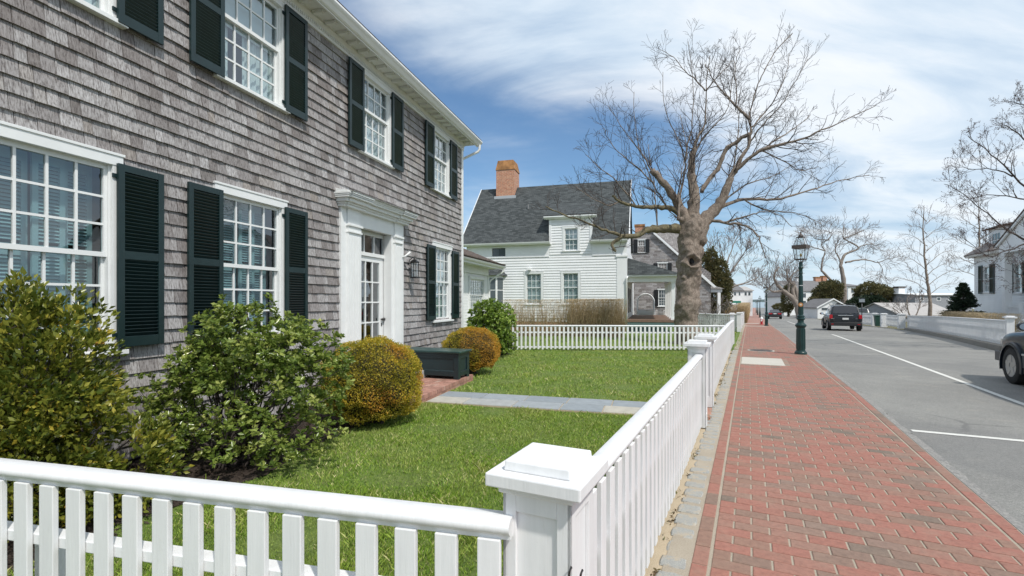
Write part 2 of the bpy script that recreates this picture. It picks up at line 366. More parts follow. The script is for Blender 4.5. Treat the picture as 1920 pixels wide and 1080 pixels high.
# painted lines (the writing of the road)
mb = MB()
def lineq(s0, s1, t0, t1):
    n = max(1, int((s1 - s0) / 6))
    for i in range(n):
        q = []
        for s, t in ((s0 + (s1 - s0) * i / n, t0), (s0 + (s1 - s0) * (i + 1) / n, t0), (s0 + (s1 - s0) * (i + 1) / n, t1), (s0 + (s1 - s0) * i / n, t1)):
            p = S.w(s, t); q.append((p[0], p[1], zr(p[0], p[1]) - .030))
        mb.face(q)
def linep(P, w=.1):
    for (s0, t0), (s1, t1) in zip(P, P[1:]):
        n = max(1, int((s1 - s0) / 4))
        for i in range(n):
            q = []
            for f, d in ((i / n, 0), ((i + 1) / n, 0), ((i + 1) / n, w), (i / n, w)):
                p = S.w(s0 + (s1 - s0) * f, t0 + (t1 - t0) * f + d); q.append((p[0], p[1], zr(p[0], p[1]) - .030))
            mb.face(q)
linep([(-6, 3.95), (10.5, 3.85), (17, 3.78), (30, 4.02), (31.8, 4.05)]); linep([(54, 4.02), (68, 4.12)]); linep([(82, 4.4), (120, 5.0)])
lineq(7.66, 7.76, 1.84, 3.86); lineq(48.9, 49.0, 2.6, 4.0); lineq(1.2, 1.3, 1.84, 3.9)
o = mb.build('road_marking', M['road_line'], recalc=False); o['kind'] = 'structure'
# ---- brick sidewalk
m = NT('sidewalk_brick'); r = m.rnd()
c = m.ramp(r, [(0, (.165, .13, .10)), (.08, (.20, .14, .108)), (.30, (.255, .148, .108)), (.46, (.30, .130, .096)), (.8, (.315, .14, .104)), (.95, (.265, .158, .118)), (1, (.20, .15, .12))], 'LINEAR')
n1 = m.noise(28, 7, rough=.75); n2 = m.noise(2.2, 5)
c = m.mix(.75, c, m.ramp(n1, [(.3, (.62, .62, .62)), (.5, (1, 1, 1)), (.72, (1.3, 1.3, 1.3))]), 'MULTIPLY')
c = m.mix(m.math('MULTIPLY', m.ramp(m.noise(5, 8, rough=.7), [(.50, (0,) * 3), (.72, (1,) * 3)]), .42), c, (.30, .215, .16))
m.col(c).set(Roughness=.82); m.bump(m.noise(110, 4), .35, .004); M['paver'] = m.m
BW, BR = .2262, .1212; M['joint'] = granular('joint_sand', [(.3, (.22, .18, .14)), (.5, (.36, .31, .24)), (.7, (.46, .41, .33))], 150, 3)
sheet('sidewalk_bed', S, [-3, 0, 5, 10, 17, 30, 47, 52], (-.47, lambda s: walk_right(s) - .005, 1), M['joint'], -.006)
rg = random.Random(3); mb = MB()
def brick(s0, s1, t0, t1):
    g = .0035; s0 += g; s1 -= g; t0 += .0065; t1 -= .0065
    if t1 - t0 < .03: return
    P = S.w((s0 + s1) / 2, (t0 + t1) / 2); z = zr(P[0], P[1]); c = rg.random() ** .85; dz = [rg.uniform(-.0015, .0015) for _ in range(4)]
    e = .005; b = -.03
    js = [rg.uniform(-.002, .002) for _ in range(4)]
    c4 = [(s0, t0), (s1, t0), (s1, t1), (s0, t1)]; n = len(mb.v)
    zz = [zr(*S.w(a, t)[:2]) for a, t in c4]
    for i, (a, t) in enumerate(c4): mb.v.append(S.w(a, t, zz[i] + b))
    for i, (a, t) in enumerate(c4): mb.v.append(S.w(a + js[i], t, zz[i] + dz[i] - .003))
    for i, (a, t) in enumerate(c4): mb.v.append(S.w(a + (e if i in (0, 3) else -e), t + (e if i < 2 else -e), zz[i] + dz[i]))
    for o_ in (0, 4):
        for i in range(4):
            j = (i + 1) % 4; mb.f.append((n + o_ + i, n + o_ + j, n + o_ + 4 + j, n + o_ + 4 + i)); mb.c.append(c)
    mb.f.append((n + 8, n + 9, n + 10, n + 11)); mb.c.append(c)
def covered(s, t):   # concrete slabs laid into the bricks
    return (13.75 < s < 15.4 and -.20 < t < .81) or (44.6 < s < 53.6 and s > 44.6 and not (45.4 < s < 52.6)) and t > -.6 or math.hypot(s - 17.8, (t - .34)) < .40
k0 = -12; s = k0 * BR; k = k0
while s < 52:
    wr = walk_right(s) - .12
    t = -.213 - (BW / 2 if k % 2 else 0)
    while t < wr - .02:
        a, b = max(t, -.213), min(t + BW, wr)
        if b - a > .04 and not covered(s + BR / 2, (a + b) / 2): brick(s, s + BR, a, b)
        t += BW
    if k % 2 == 0:
        brick(s, s + 2 * BR, -.325, -.222)
        brick(s, s + 2 * BR, wr + .008, wr + .113)
    s += BR; k += 1
o = mb.build('sidewalk', M['paver'], recalc=True); o['kind'] = 'structure'
M['farpave'] = brickmat('far_sidewalk_brick', (.33, .17, .13), (.38, .21, .17), (.36, .28, .23), 1, .22, .12, .006)
sheet('pavement', S, [52, 60, 85, 125, 165, 250, 340], (-.32, lambda s: walk_right(s), 1), M['farpave'], 0.0)
mb = MB()
def slab(s0, s1, t0, t1, h=.006):
    zz = lambda a, t: zr(*S.w(a, t)[:2])
    mb.hexa([S.w(a, t, zz(a, t) - .05) for a, t in ((s0, t0), (s1, t0), (s1, t1), (s0, t1))] + [S.w(a, t, zz(a, t) + h) for a, t in ((s0, t0), (s1, t0), (s1, t1), (s0, t1))])
slab(13.76, 15.38, -.19, .80); slab(52.6, 53.8, -.6, .85); slab(44.5, 45.4, -.6, 1.2)
o = mb.build('concrete_slab', M['concrete'], bevel=.006); o['kind'] = 'structure'
# granite setts along the fence, sandy strip below them
sheet('sand_strip', S, [-3, 0, 5, 10, 17.6], (-.66, -.33, 3), M['sand'], -.012)
mb = MB(); s = -2.0; rg = random.Random(11)
while s < 17.4:
    L = rg.uniform(.11, .24); w0 = -.50 + rg.uniform(-.02, .012); w1 = -.338 + rg.uniform(-.008, .006); z = -.003 + rg.uniform(-.006, .006)
    pts = []; n = 12
    for i in range(n):
        a = 2 * PI * i / n; ca, sa = math.cos(a + PI / n), math.sin(a + PI / n); q = 9.0
        r = (abs(ca) ** q + abs(sa) ** q) ** (-1 / q)
        pts.append((s + L / 2 + ca * r * (L / 2 - .012) * rg.uniform(.95, 1.03), (w0 + w1) / 2 + sa * r * (w1 - w0) / 2 * rg.uniform(.95, 1.03)))
    n0 = len(mb.v)
    for a, t in pts: mb.v.append(S.w(a, t, -.05))
    for a, t in pts: mb.v.append(S.w(a, t, z - .006))
    for a, t in pts: mb.v.append(S.w(s + L / 2 + (a - s - L / 2) * .9, (w0 + w1) / 2 + (t - (w0 + w1) / 2) * .88, z + rg.uniform(-.001, .002)))
    for lv in (0, 1):
        for i in range(n):
            j = (i + 1) % n; mb.f.append((n0 + lv * n + i, n0 + lv * n + j, n0 + lv * n + n + j, n0 + lv * n + n + i)); mb.c.append(rg.random())
    mb.f.append(tuple(n0 + 2 * n + i for i in range(n))); mb.c.append(.5)
    s += L + rg.uniform(.004, .02) if s > 5 else L + rg.uniform(.01, .05)
m = NT('sett_granite'); n_ = m.noise(140, 3, rough=.8); c = m.ramp(n_, [(.3, (.17, .175, .18)), (.45, (.31, .315, .31)), (.6, (.40, .40, .375)), (.75, (.54, .53, .49))])
c = m.mix(1, c, m.ramp(m.rnd(), [(0, (.8,) * 3), (1, (1.1, 1.08, 1.02))]), 'MULTIPLY'); c = m.mix(m.math('MULTIPLY', m.ramp(m.noise(14, 7, rough=.75), [(.5, (0,) * 3), (.6, (1,) * 3)]), .75), c, (.44, .36, .255)); m.col(c).set(Roughness=.9); m.bump(n_, .6, .005); M['setts'] = m.m
o = mb.build('granite_setts', M['setts'], smooth=False); o['kind'] = 'structure'
# granite kerb at the road, rough edge
M['kerbgran'] = granular('kerb_granite', [(.3, (.13, .13, .125)), (.5, (.25, .24, .225)), (.65, (.34, .325, .295)), (.8, (.44, .41, .36))], 45, 3.5, bump=1, dist=.01)
rg = random.Random(5); mb = MB(); s = -3.0
while s < 120:
    L = rg.uniform(.8, 1.6) if s < 40 else 6; n = 10 if s < 25 else 1
    for i in range(n):
        a0, a1 = s + L * i / n, s + L * (i + 1) / n - (.008 if i == n - 1 else 0)
        if i == 0: j0 = rg.uniform(-.015, .02)
        j1 = rg.uniform(-.018, .022)
        w = walk_right(a0); w1 = walk_right(a1); Z = lambda a, t, z: S.w(a, t, zr(*S.w(a, t)[:2]) + z)
        mb.hexa([Z(a0, w, -.09), Z(a1, w1, -.09), Z(a1, w1 + .12 + j1, -.09), Z(a0, w + .12 + j0, -.09),
                 Z(a0, w, -.006), Z(a1, w1, -.006), Z(a1, w1 + .085 + j1, -.014), Z(a0, w + .085 + j0, -.014)], rg.random()); j0 = j1
    s += L
o = mb.build('kerb', M['kerbgran']); o['kind'] = 'structure'
# manhole
mb = MB(); c0 = S.w(17.8, .34, -.012)
mb.lathe(c0, [(.34, -.03), (.34, .014), (.30, .016), (.295, .010), (.20, .010), (.195, .014), (.10, .014), (.09, .010), (.001, .010)], 36)
o = mb.build('manhole_cover', M['iron']); tag(o, 'round dark iron manhole cover set in the brick sidewalk', 'manhole cover')
mb = MB(); mb.lathe(c0, [(.40, -.03), (.40, .008), (.345, .008), (.345, -.03)], 36); o = mb.build('manhole_ring', M['concrete'], parent=None); tag(o, 'thin concrete ring collar around the iron manhole cover', 'manhole ring')

# ================================================================ lawn, bed, path, terrace
def zgrid(name, polyF, mat, dz): pass
sheet('lawn', S, [-4, 0, 4, 8, 12, 17, 25, 30, 38], (-24, -.55, 1), M['lawn'], -.02)
sheet('grass_verge', S, [17.4, 20, 25, 30, 40], (-.62, -.33, 1), M['lawn'], -.009)
rg = random.Random(21); mb = MB()
u = .2; E = []
while u < 7.0: E.append((u, -3.55 + .12 * math.sin(u * 2.1) + rg.uniform(-.05, .05))); u += .25
E.append((7.0, -3.5))
for (a0, b0), (a1, b1) in zip(E, E[1:]): mb.face([HF.w(a0, -5.1, -.012), HF.w(a1, -5.1, -.012), HF.w(a1, b1, -.012), HF.w(a0, b0, -.012)])
E = [(9.3, -3.5)]; u = 9.5
while u < 15: E.append((u, -3.7 + .1 * math.sin(u * 1.7) - .1 * (u - 9.5) + rg.uniform(-.04, .04))); u += .3
for (a0, b0), (a1, b1) in zip(E, E[1:]): mb.face([HF.w(a0, -6.6, -.012), HF.w(a1, -6.6, -.012), HF.w(a1, b1, -.012), HF.w(a0, b0, -.012)])
o = mb.build('flower_bed', M['mulch'], recalc=False); o['kind'] = 'structure'
# mulch chips
rg = np.random.default_rng(4); N = 9000
cu = rg.uniform(.2, 6.9, N); cb = rg.uniform(-5, -3.5, N); s_ = rg.uniform(.008, .03, N); P = []
for i in range(N):
    x, y, _ = HF.w(cu[i], cb[i]); P.append((x, y, rg.uniform(-.012, .012)))
P = np.array(P); d1 = rg.normal(size=(N, 3)); d1[:, 2] *= .35; d1 /= np.linalg.norm(d1, axis=1)[:, None]; d2 = np.cross(d1, rg.normal(size=(N, 3))); d2 /= np.linalg.norm(d2, axis=1)[:, None]
V = np.stack([P - d1 * s_[:, None], P - d2 * s_[:, None] * .35, P + d1 * s_[:, None], P + d2 * s_[:, None] * .35], 1).reshape(-1, 3)
o = np_mesh('mulch_chips', V, np.arange(N * 4).reshape(N, 4), M['mulch'], org=np.zeros(3)); tag(o, 'dark bark mulch chips on the bed under the shrubs', 'mulch', kind='stuff')

# bluestone path
m = NT('bluestone'); r = m.rnd(); c = m.ramp(r, [(0, (.22, .25, .27)), (.5, (.30, .33, .35)), (.8, (.36, .37, .36)), (1, (.47, .44, .37))])
c = m.mix(.6, c, m.ramp(m.noise(7, 7, rough=.7), [(.3, (.75,) * 3), (.7, (1.2,) * 3)]), 'MULTIPLY'); m.col(c).set(Roughness=.7); m.bump(m.noise(25, 6), .4, .005); M['bluestone'] = m.m
mb = MB(); rg = random.Random(8)
v = -3.38; j = 0
J1 = [-3.38, -2.63, -1.9, -1.22, -.52, .12, .5]; J2 = [-3.38, -2.78, -1.98, -1.25, -.62, .5]
for row, J, cs in ((0, J1, [.3, .5, .2, .4, .35, .5]), (1, J2, [.95, .8, .55, .3, .98])):
    a0, a1 = (7.50, 7.93) if row == 0 else (7.05, 7.48)
    for (b0, b1), cc in zip(zip(J, J[1:]), cs):
        x, y, _ = HF.w((a0 + a1) / 2, b1)
        t = x * S.db[0] + y * S.db[1]
        b1 = min(b1, .30 if row == 0 else .22)
        if b1 - b0 < .05: continue
        e = [rg.uniform(-.008, .008) for _ in range(4)]
        mb.hexa([HF.w(a0 + e[0], b0 + .008, -.04), HF.w(a1, b0 + .008, -.04), HF.w(a1 + e[1], b1 - .008, -.04), HF.w(a0, b1 - .008, -.04),
                 HF.w(a0 + e[0], b0 + .008, .014), HF.w(a1, b0 + .008, .014), HF.w(a1 + e[1], b1 - .008, .014), HF.w(a0, b1 - .008, .014)], cc)
mb2 = MB(); mb2.box(HF, 7.04, 7.94, -3.4, .3, -.05, .002)
o = mb.build('path', M['bluestone'], bevel=.006); o['kind'] = 'structure'
o = mb2.build('path_bed', M['sand']); o['kind'] = 'structure'
# brick terrace
mb = MB(); rg = random.Random(9)
TU0, TU1, TV = 6.5, 9.32, -3.42
def tb(a0, a1, b0, b1, z0, z1, c):
    g = .004; mb.box(HF, a0 + g, a1 - g, b0 + g, b1 - g, z0, z1, c)
u = TU0
while u < TU1 - .01:
    # edge course on end + field
    tb(u, u + .0705, TV - .2, TV, .035, .105, rg.random() ** .8 * .9)
    u += .0705
k = 0; v = TV - .2
while v > -5:
    u = TU0 - (.1 if k % 2 else 0)
    while u < TU1:
        a0, a1 = max(u, TU0), min(u + .205, TU1)
        if a1 - a0 > .03: tb(a0, a1, v - .1, v, .05, .1 + rg.uniform(-.001, .002), rg.random() ** .8 * .9)
        u += .205
    v -= .1; k += 1
u = TU0
while u < TU1 - .05: tb(u, min(u + .21, TU1), TV - .1, TV - .006, -.03, .031, rg.random() * .9); u += .21
v = TV
while v > -4.9: tb(TU1 - .1, TU1 - .006, v - .21, v, -.03, .045, rg.random() * .9); v -= .21
m = NT('terrace_paver'); r = m.rnd(); c = m.ramp(r, [(0, (.30, .17, .13)), (.4, (.40, .20, .15)), (.75, (.47, .26, .20)), (1, (.42, .31, .25))])
c = m.mix(.8, c, m.ramp(m.noise(22, 7, rough=.75), [(.3, (.6,) * 3), (.7, (1.3,) * 3)]), 'MULTIPLY'); m.col(c).set(Roughness=.85); m.bump(m.noise(70, 4), .4, .004); M['tp'] = m.m
o = mb.build('terrace', M['tp']); o['kind'] = 'structure'
mb = MB(); mb.box(HF, TU0 + .01, TU1 - .012, -5, TV - .012, -.05, .093); o = mb.build('terrace_base', M['sand']); o['kind'] = 'structure'
mb = MB(); mb.box(HF, 7.4, 9.0, -4.99, -4.55, .1, .40); mb.box(HF, 7.5, 8.9, -4.55, -4.2, .1, .25); o = mb.build('door_step', M['granite'], bevel=.01); tag(o, 'low granite steps below the white front door, behind the clipped box ball', 'steps')

# ---- grass blades
rg = np.random.default_rng(12)
def lawn_ok(x, y):
    s = x * math.sin(TS) + y * math.cos(TS); t = x * math.cos(TS) - y * math.sin(TS)
    u = x * math.sin(TH) + y * math.cos(TH); v = x * math.cos(TH) - y * math.sin(TH)
    edge = -3.55 + .12 * np.sin(u * 2.1) + rg.normal(0, .03, x.shape)
    edge = np.where(u > 9.3, -3.7 + .1 * np.sin(u * 1.7) - .1 * (u - 9.5), edge)
    inpath = (u > 7.04 + rg.normal(0, .012, x.shape)) & (u < 7.94 + rg.normal(0, .012, x.shape)) & (v < .3)
    interr = (u > 6.45) & (u < 9.34) & (v < -3.41)
    front = (y - 1.6) + (x + .2) * .24
    inlawn = (v > edge) & (t < -.60) & ~inpath & ~interr
    verge = (t > -.53) & (t < -.34 + rg.normal(0, .03, x.shape)) & (s > 17.6) & (s < 30)
    return (inlawn & (u > .3)) | verge
def grass(n, xr, yr, hmin, hmax, w):
    x = rg.uniform(*xr, n); y = rg.uniform(*yr, n)
    # keep what the camera or a step to the side could see
    k = (x > -1.25 * y - .6) & (x < 1.2 * y + .5) & lawn_ok(x, y); x, y = x[k], y[k]; n = len(x)
    pn = np.array([noise.noise((a * 1.7, b * 1.7, 0)) for a, b in zip(x, y)]) if n < 500000 else 0
    s = x * math.sin(TS) + y * math.cos(TS); z = np.interp(s, [p[0] for p in PTS], [p[1] for p in PTS]) - .025
    h = rg.uniform(hmin, hmax, n) * (1 + .9 * pn) * np.where(rg.random(n) < .03, 1.7, 1); a = rg.uniform(0, 2 * PI, n); lean = rg.uniform(.05, .95, n) ** 1.1 * h * 1.15; b = rg.uniform(0, 2 * PI, n)
    P = np.stack([x, y, z], 1); dw = np.stack([np.cos(a), np.sin(a), np.zeros(n)], 1) * (w * rg.uniform(.6, 1.2, n))[:, None]
    dl = np.stack([np.cos(b) * lean, np.sin(b) * lean, h], 1)
    V = np.stack([P - dw, P + dw, P + dl * np.array([.45, .45, .62]) + dw * .7, P + dl], 1)
    V = np.stack([V[:, 0], V[:, 1], V[:, 2], V[:, 3]], 1).reshape(-1, 3)
    F = np.arange(n * 4).reshape(n, 4)
    pn2 = np.array([noise.noise((a * .8 + 7, b * .8, 0)) + .5 * noise.noise((a * 5 + 7, b * 5, 0)) for a, b in zip(x, y)])
    r = np.clip(rg.beta(2, 2.6, n) + .30 * pn, 0, 1); dead = rg.random(n) < .045 + .22 * np.clip(pn2, 0, 1); r[dead] = rg.uniform(.88, 1, dead.sum())
    return V, F, r
parts = [grass(190000, (-4, 1.2), (1.3, 4.2), .015, .045, .0021), grass(210000, (-5, 3.2), (4.2, 8), .015, .04, .003),
         grass(170000, (-6, 7.5), (8, 17), .02, .05, .0045), grass(60000, (-8, 13), (17, 30), .03, .07, .008)]
V = []; F = []; R_ = []; o_ = 0
for v_, f_, r_ in parts: V.append(v_); F.append(f_ + o_); R_.append(r_); o_ += len(v_)
o = np_mesh('grass', np.concatenate(V), np.concatenate(F), M['blades'], np.concatenate(R_), org=np.zeros(3)); tag(o, 'short green spring grass with straw coloured blades on the lawn', 'grass', kind='stuff')
# weeds and litter in the sandy strip
rg = np.random.default_rng(5); N = 1500
s0 = rg.uniform(2, 17.5, N) ; k = np.array([noise.noise((a * 2.3, 0, 3)) > .05 for a in s0]); s0 = s0[k]; t0 = rg.normal(-.505, .02, len(s0)); n = len(s0)
P = np.array([S.w(a, b, -.008) for a, b in zip(s0, t0)]); d1 = rg.normal(size=(n, 3)); d1[:, 2] = abs(d1[:, 2]) * .5; d1 /= np.linalg.norm(d1, axis=1)[:, None]; d2 = np.cross(d1, rg.normal(size=(n, 3)))
L = rg.uniform(.006, .022, n)[:, None]; V = np.stack([P, P + d1 * L + d2 * L * .3, P + d1 * L * 2, P + d1 * L - d2 * L * .3], 1).reshape(-1, 3)
M['litter'] = leaves('leaf_litter', [(0, (.10, .06, .03)), (.5, (.22, .15, .07)), (.8, (.12, .14, .04)), (1, (.35, .27, .15))], .8)
o = np_mesh('leaf_litter', V, np.arange(n * 4).reshape(n, 4), M['litter'], rg.random(n), org=np.zeros(3)); tag(o, 'small dry leaves and weeds along the foot of the street fence', 'leaf litter', kind='stuff')

# ================================================================ fences
def rail_profile(mb, F, a0, a1, b, z, w=.088, h=.062, z1=None):
    """moulded handrail: flat sloping top, rounded nosing, along a"""
    if z1 is None: z1 = z
    prof = [(-w / 2, -h * .55), (-w / 2, -.004), (-w / 2 + .006, 0), (w / 2 - .022, 0), (w / 2 - .008, -.006), (w / 2, -.018), (w / 2 - .001, -.031), (w / 2 - .008, -.041), (w / 2 - .02, -.046), (w / 2 - .022, -h), (-w / 2 + .01, -h)]
    n = len(mb.v); k = len(prof)
    for a, zz in ((a0, z), (a1, z1)): mb.v.extend([F.w(a, b + p, zz + q) for p, q in prof])
    mb.f.append(tuple(n + i for i in range(k))); mb.f.append(tuple(n + k + i for i in reversed(range(k)))); mb.c += [.5, .5]
    for i in range(k):
        j = (i + 1) % k; mb.f.append((n + i, n + k + i, n + k + j, n + j)); mb.c.append(.5)
def picket_fence(name, F, L, label, group=None, top=.93, pitch=.14, pw=.073, th=.022, low=.66, zfun=None, railw=.088, ped=.04, first=.03, cap=True, bot=None, merged=False, near=False):
    """F: a along the fence, b outward; pickets on the outer side"""
    z0 = zfun or (lambda a: 0.0)
    t = thing(name, F.w(0, 0, z0(0)), label, 'fence', group)
    mb = MB()
    seg = max(1, int(L / 4)) if zfun else 1
    for i in range(seg):
        a0, a1 = L * i / seg, L * (i + 1) / seg; rail_profile(mb, F, a0, a1, 0, z0(a0) + top, railw, z1=z0(a1) + top)
    mb.build('top_rail', M['white'], t, smooth=True, auto=.7)
    mb = MB()
    for i in range(seg):
        a0, a1 = L * i / seg, L * (i + 1) / seg
        for zz, hh in ([(low, .045)] if bot is None else [(low, .045), (bot, .045)]):
            mb.hexa([F.w(a0, -.05, z0(a0) + zz - hh), F.w(a1, -.05, z0(a1) + zz - hh), F.w(a1, .012, z0(a1) + zz - hh), F.w(a0, .012, z0(a0) + zz - hh),
                     F.w(a0, -.05, z0(a0) + zz), F.w(a1, -.05, z0(a1) + zz), F.w(a1, .012, z0(a1) + zz), F.w(a0, .012, z0(a0) + zz)])
    mb.build('rail', M['white'], t, bevel=.004 if near else 0)
    a = first; n = 0; rest = MB()
    rg = random.Random(int(L * 100))
    while a + pw < L:
        q = MB() if n < 100 else rest
        j = rg.uniform(-.002, .002); q.box(F, a + j, a + pw + j, .014, .014 + th, z0(a) + ped + rg.uniform(-.01, .01), z0(a) + top - .060)
        if n < 100: q.build('picket', M['white'], t, bevel=.003 if near else 0)
        a += pitch; n += 1
    if rest.v:
        o = rest.build('picket', M['white'], t); o['kind'] = 'stuff'
    return t
def cap_post(name, F, label, h=1.10, w=.225, cap=.31, z=0, panel=True, group=None, simple=False):
    """square panelled post: F at its centre"""
    t = thing(name, F.w(0, 0, z), label, 'fence post', group)
    mb = MB(); hw = w / 2
    if panel:
        mb.box(F, -hw + .012, hw - .012, -hw + .012, hw - .012, z, z + h - .075)
        st = .045
        for sg in (-1, 1):
            lo, hi = sorted((sg * (hw - .012), sg * hw))
            for c0, c1 in ((-hw, -hw + st), (hw - st, hw)):
                mb.box(F, lo, hi, c0, c1, z, z + h - .075)
                mb.box(F, c0, c1, lo, hi, z, z + h - .0752) if abs(c0) < hw - .001 or True else None
            for r0, r1 in ((z, z + .16), (z + h - .155, z + h - .0755)):
                mb.box(F, lo + .0004, hi - .0004, -hw + st, hw - st, r0, r1); mb.box(F, -hw + st, hw - st, lo + .0004, hi - .0004, r0, r1)
    else: mb.box(F, -hw, hw, -hw, hw, z, z + h - .075)
    mb.build('post', M['white'], t, bevel=0 if simple else .002)
    mb = MB(); c = cap / 2
    mb.box(F, -hw - .012, hw + .012, -hw - .012, hw + .012, z + h - .10, z + h - .075)
    mb.box(F, -c, c, -c, c, z + h - .075, z + h - .033)
    b = c * .72; tt = b * .97
    mb.hexa([F.w(-b, -b, z + h - .033), F.w(b, -b, z + h - .033), F.w(b, b, z + h - .033), F.w(-b, b, z + h - .033), F.w(-tt, -tt, z + h), F.w(tt, -tt, z + h), F.w(tt, tt, z + h), F.w(-tt, tt, z + h)])
    mb.build('cap', M['white'], t, bevel=0 if simple else .005)
    return t
cap_post('fence_post', S.sub(1.47, -.585), 'large white panelled corner post with square stepped cap, nearest the viewer', group='white fence posts')
# small iron latch on the corner post
mb = MB(); P0 = S.sub(1.357, -.46)
for b in (-.012, .022):
    pts = [P0.w(-.012, b, .785), P0.w(-.018, b, .802), P0.w(-.019, b + .003, .816), P0.w(-.012, b + .005, .824), P0.w(-.005, b + .004, .817)]
    mb.tube(pts, [.003, .0035, .003, .003, .002], 6)
o = mb.build('latch', M['black']); tag(o, 'small black iron hook latch on the near corner post', 'latch')
# front fence: from the corner post towards the left of the photograph
FA = math.radians(-90 + 13.6)
px0 = S.w(1.47, -.585)
FF = Frame(0, 1.502, FA)      # b points towards +Y: the outer (viewer) side is -b
class Flip(Frame):
    def __init__(s, F): s.o = F.o; s.ang = F.ang; s.da = F.da; s.db = (-F.db[0], -F.db[1])
FFo = Flip(FF)
picket_fence('picket_fence', FFo, 3.4, 'white picket fence running left from the corner post in front of the shrubs', near=True, group='white picket fences around the gardens')
t = thing('fence_brace', FFo.w(2.15, -.16, 0), 'square white timber prop post standing behind the front picket fence', 'prop post')
mb = MB(); mb.box(FFo, 2.10, 2.20, -.22, -.12, 0, .55); mb.build('post', M['white'], t, bevel=.004)
# street fence
F1 = S.sub(1.60, -.57)
picket_fence('picket_fence', F1, 4.93, 'white picket fence beside the brick sidewalk from the corner post to the gate', near=True, group='white picket fences around the gardens', low=.62, bot=.2)
# gate posts and gate
cap_post('fence_post', S.sub(6.66, -.60), 'white panelled gate post on the near side of the garden gate', group='white fence posts', w=.22)
cap_post('fence_post', S.sub(7.98, -.60), 'white panelled gate post on the far side of the garden gate', group='white fence posts', w=.22)
t = thing('garden_gate', S.w(6.8, -.62, 0), 'narrow white picket gate closed between the two gate posts', 'gate')
G_ = S.sub(6.79, -.64)
for k in range(8): q = MB(); q.box(G_, .03 + k * .135, .10 + k * .135, .014, .034, .06, .84); q.build('picket', M['white'], t)
mb = MB(); rail_profile(mb, G_, 0, 1.06, 0, .91); mb.build('top_rail', M['white'], t, smooth=True, auto=.7)
mb = MB(); mb.box(G_, 0, 1.06, -.03, .012, .2, .245); mb.box(G_, 0, 1.06, -.03, .012, .62, .665); mb.build('rail', M['white'], t)
mb = MB(); mb.box(S, 6.78, 7.86, -.72, -.48, -.04, -.004); o = mb.build('gate_sill', M['terrace']); tag(o, 'brick threshold strip under the white garden gate', 'threshold')
F2 = S.sub(8.1, -.57)
picket_fence('picket_fence', F2, 12.4, 'long white picket fence beside the sidewalk beyond the garden gate', group='white picket fences around the gardens', low=.62, bot=.2, zfun=lambda a: zs_(8.1 + a))
cap_post('fence_post', S.sub(20.65, -.60), 'slim white capped post ending the long sidewalk fence', z=zs_(20.65), w=.16, cap=.24, h=1.2, panel=False, group='white fence posts')
# garden divider fence seen face on
a_ = math.atan2(5.74 - .26, 15.77 - 15.95)
GF = Frame(-.3, 15.97, a_)
picket_fence('picket_fence', GF, 7.35, 'low white picket fence across the far end of the lawn', group='white picket fences around the gardens', top=.82, pitch=.139, pw=.06, low=.60, bot=.12, zfun=lambda a: 0.0, ped=.03)
# ================================================================ building helpers
def cut(a0, a1, z0, z1, holes):
    """intervals of [a0,a1] left at this height"""
    seg = [(a0, a1)]
    zm = (z0 + z1) / 2
    for h0, h1, k0, k1 in holes:
        if k0 < zm < k1:
            out = []
            for p, q in seg:
                if h1 <= p or h0 >= q: out.append((p, q)); continue
                if h0 > p: out.append((p, h0))
                if h1 < q: out.append((h1, q))
            seg = out
    return seg
def wall_holes(mb, F, a0, a1, z0, z1, holes, th=.12, b=0.0):
    A = sorted({a0, a1} | {min(max(v, a0), a1) for h in holes for v in h[:2]}); Z = sorted({z0, z1} | {min(max(v, z0), z1) for h in holes for v in h[2:]})
    for k0, k1 in zip(Z, Z[1:]):
        zm = (k0 + k1) / 2; run = None
        for p, q in cut(a0, a1, k0, k1, holes):
            if q - p > 1e-4: mb.box(F, p, q, b - th, b, k0, k1)
def lap(mb, F, a0, a1, z0, z1, pitch, th, holes, b=0.0, width=None, rg=None, edge=None, jit=0):
    """lapped courses; width(rg) splits them in shingles; edge(z)->(a0,a1) limits (gables)"""
    z = z0
    while z < z1 - .01:
        zt = min(z + pitch, z1 + .001); A0, A1 = edge((z + zt) / 2) if edge else (a0, a1)
        for p, q in cut(A0, A1, z, zt, holes):
            if q - p < .01: continue
            x = p
            while x < q - 1e-4:
                w = width(rg) if width else q - p
                e = min(x + w, q)
                if q - e < .04: e = q
                dz = rg.uniform(-jit, jit) if jit else 0; t2 = th * (rg.uniform(.75, 1.2) if jit else 1); gp = .006 if width else 0
                mb.prism_b(F, [(b - .002, z + dz), (b + t2, z + dz), (b + .003, zt + .012), (b - .002, zt + .012)], x, e - gp, rg.random() if rg else .5)
                x = e
        z += pitch
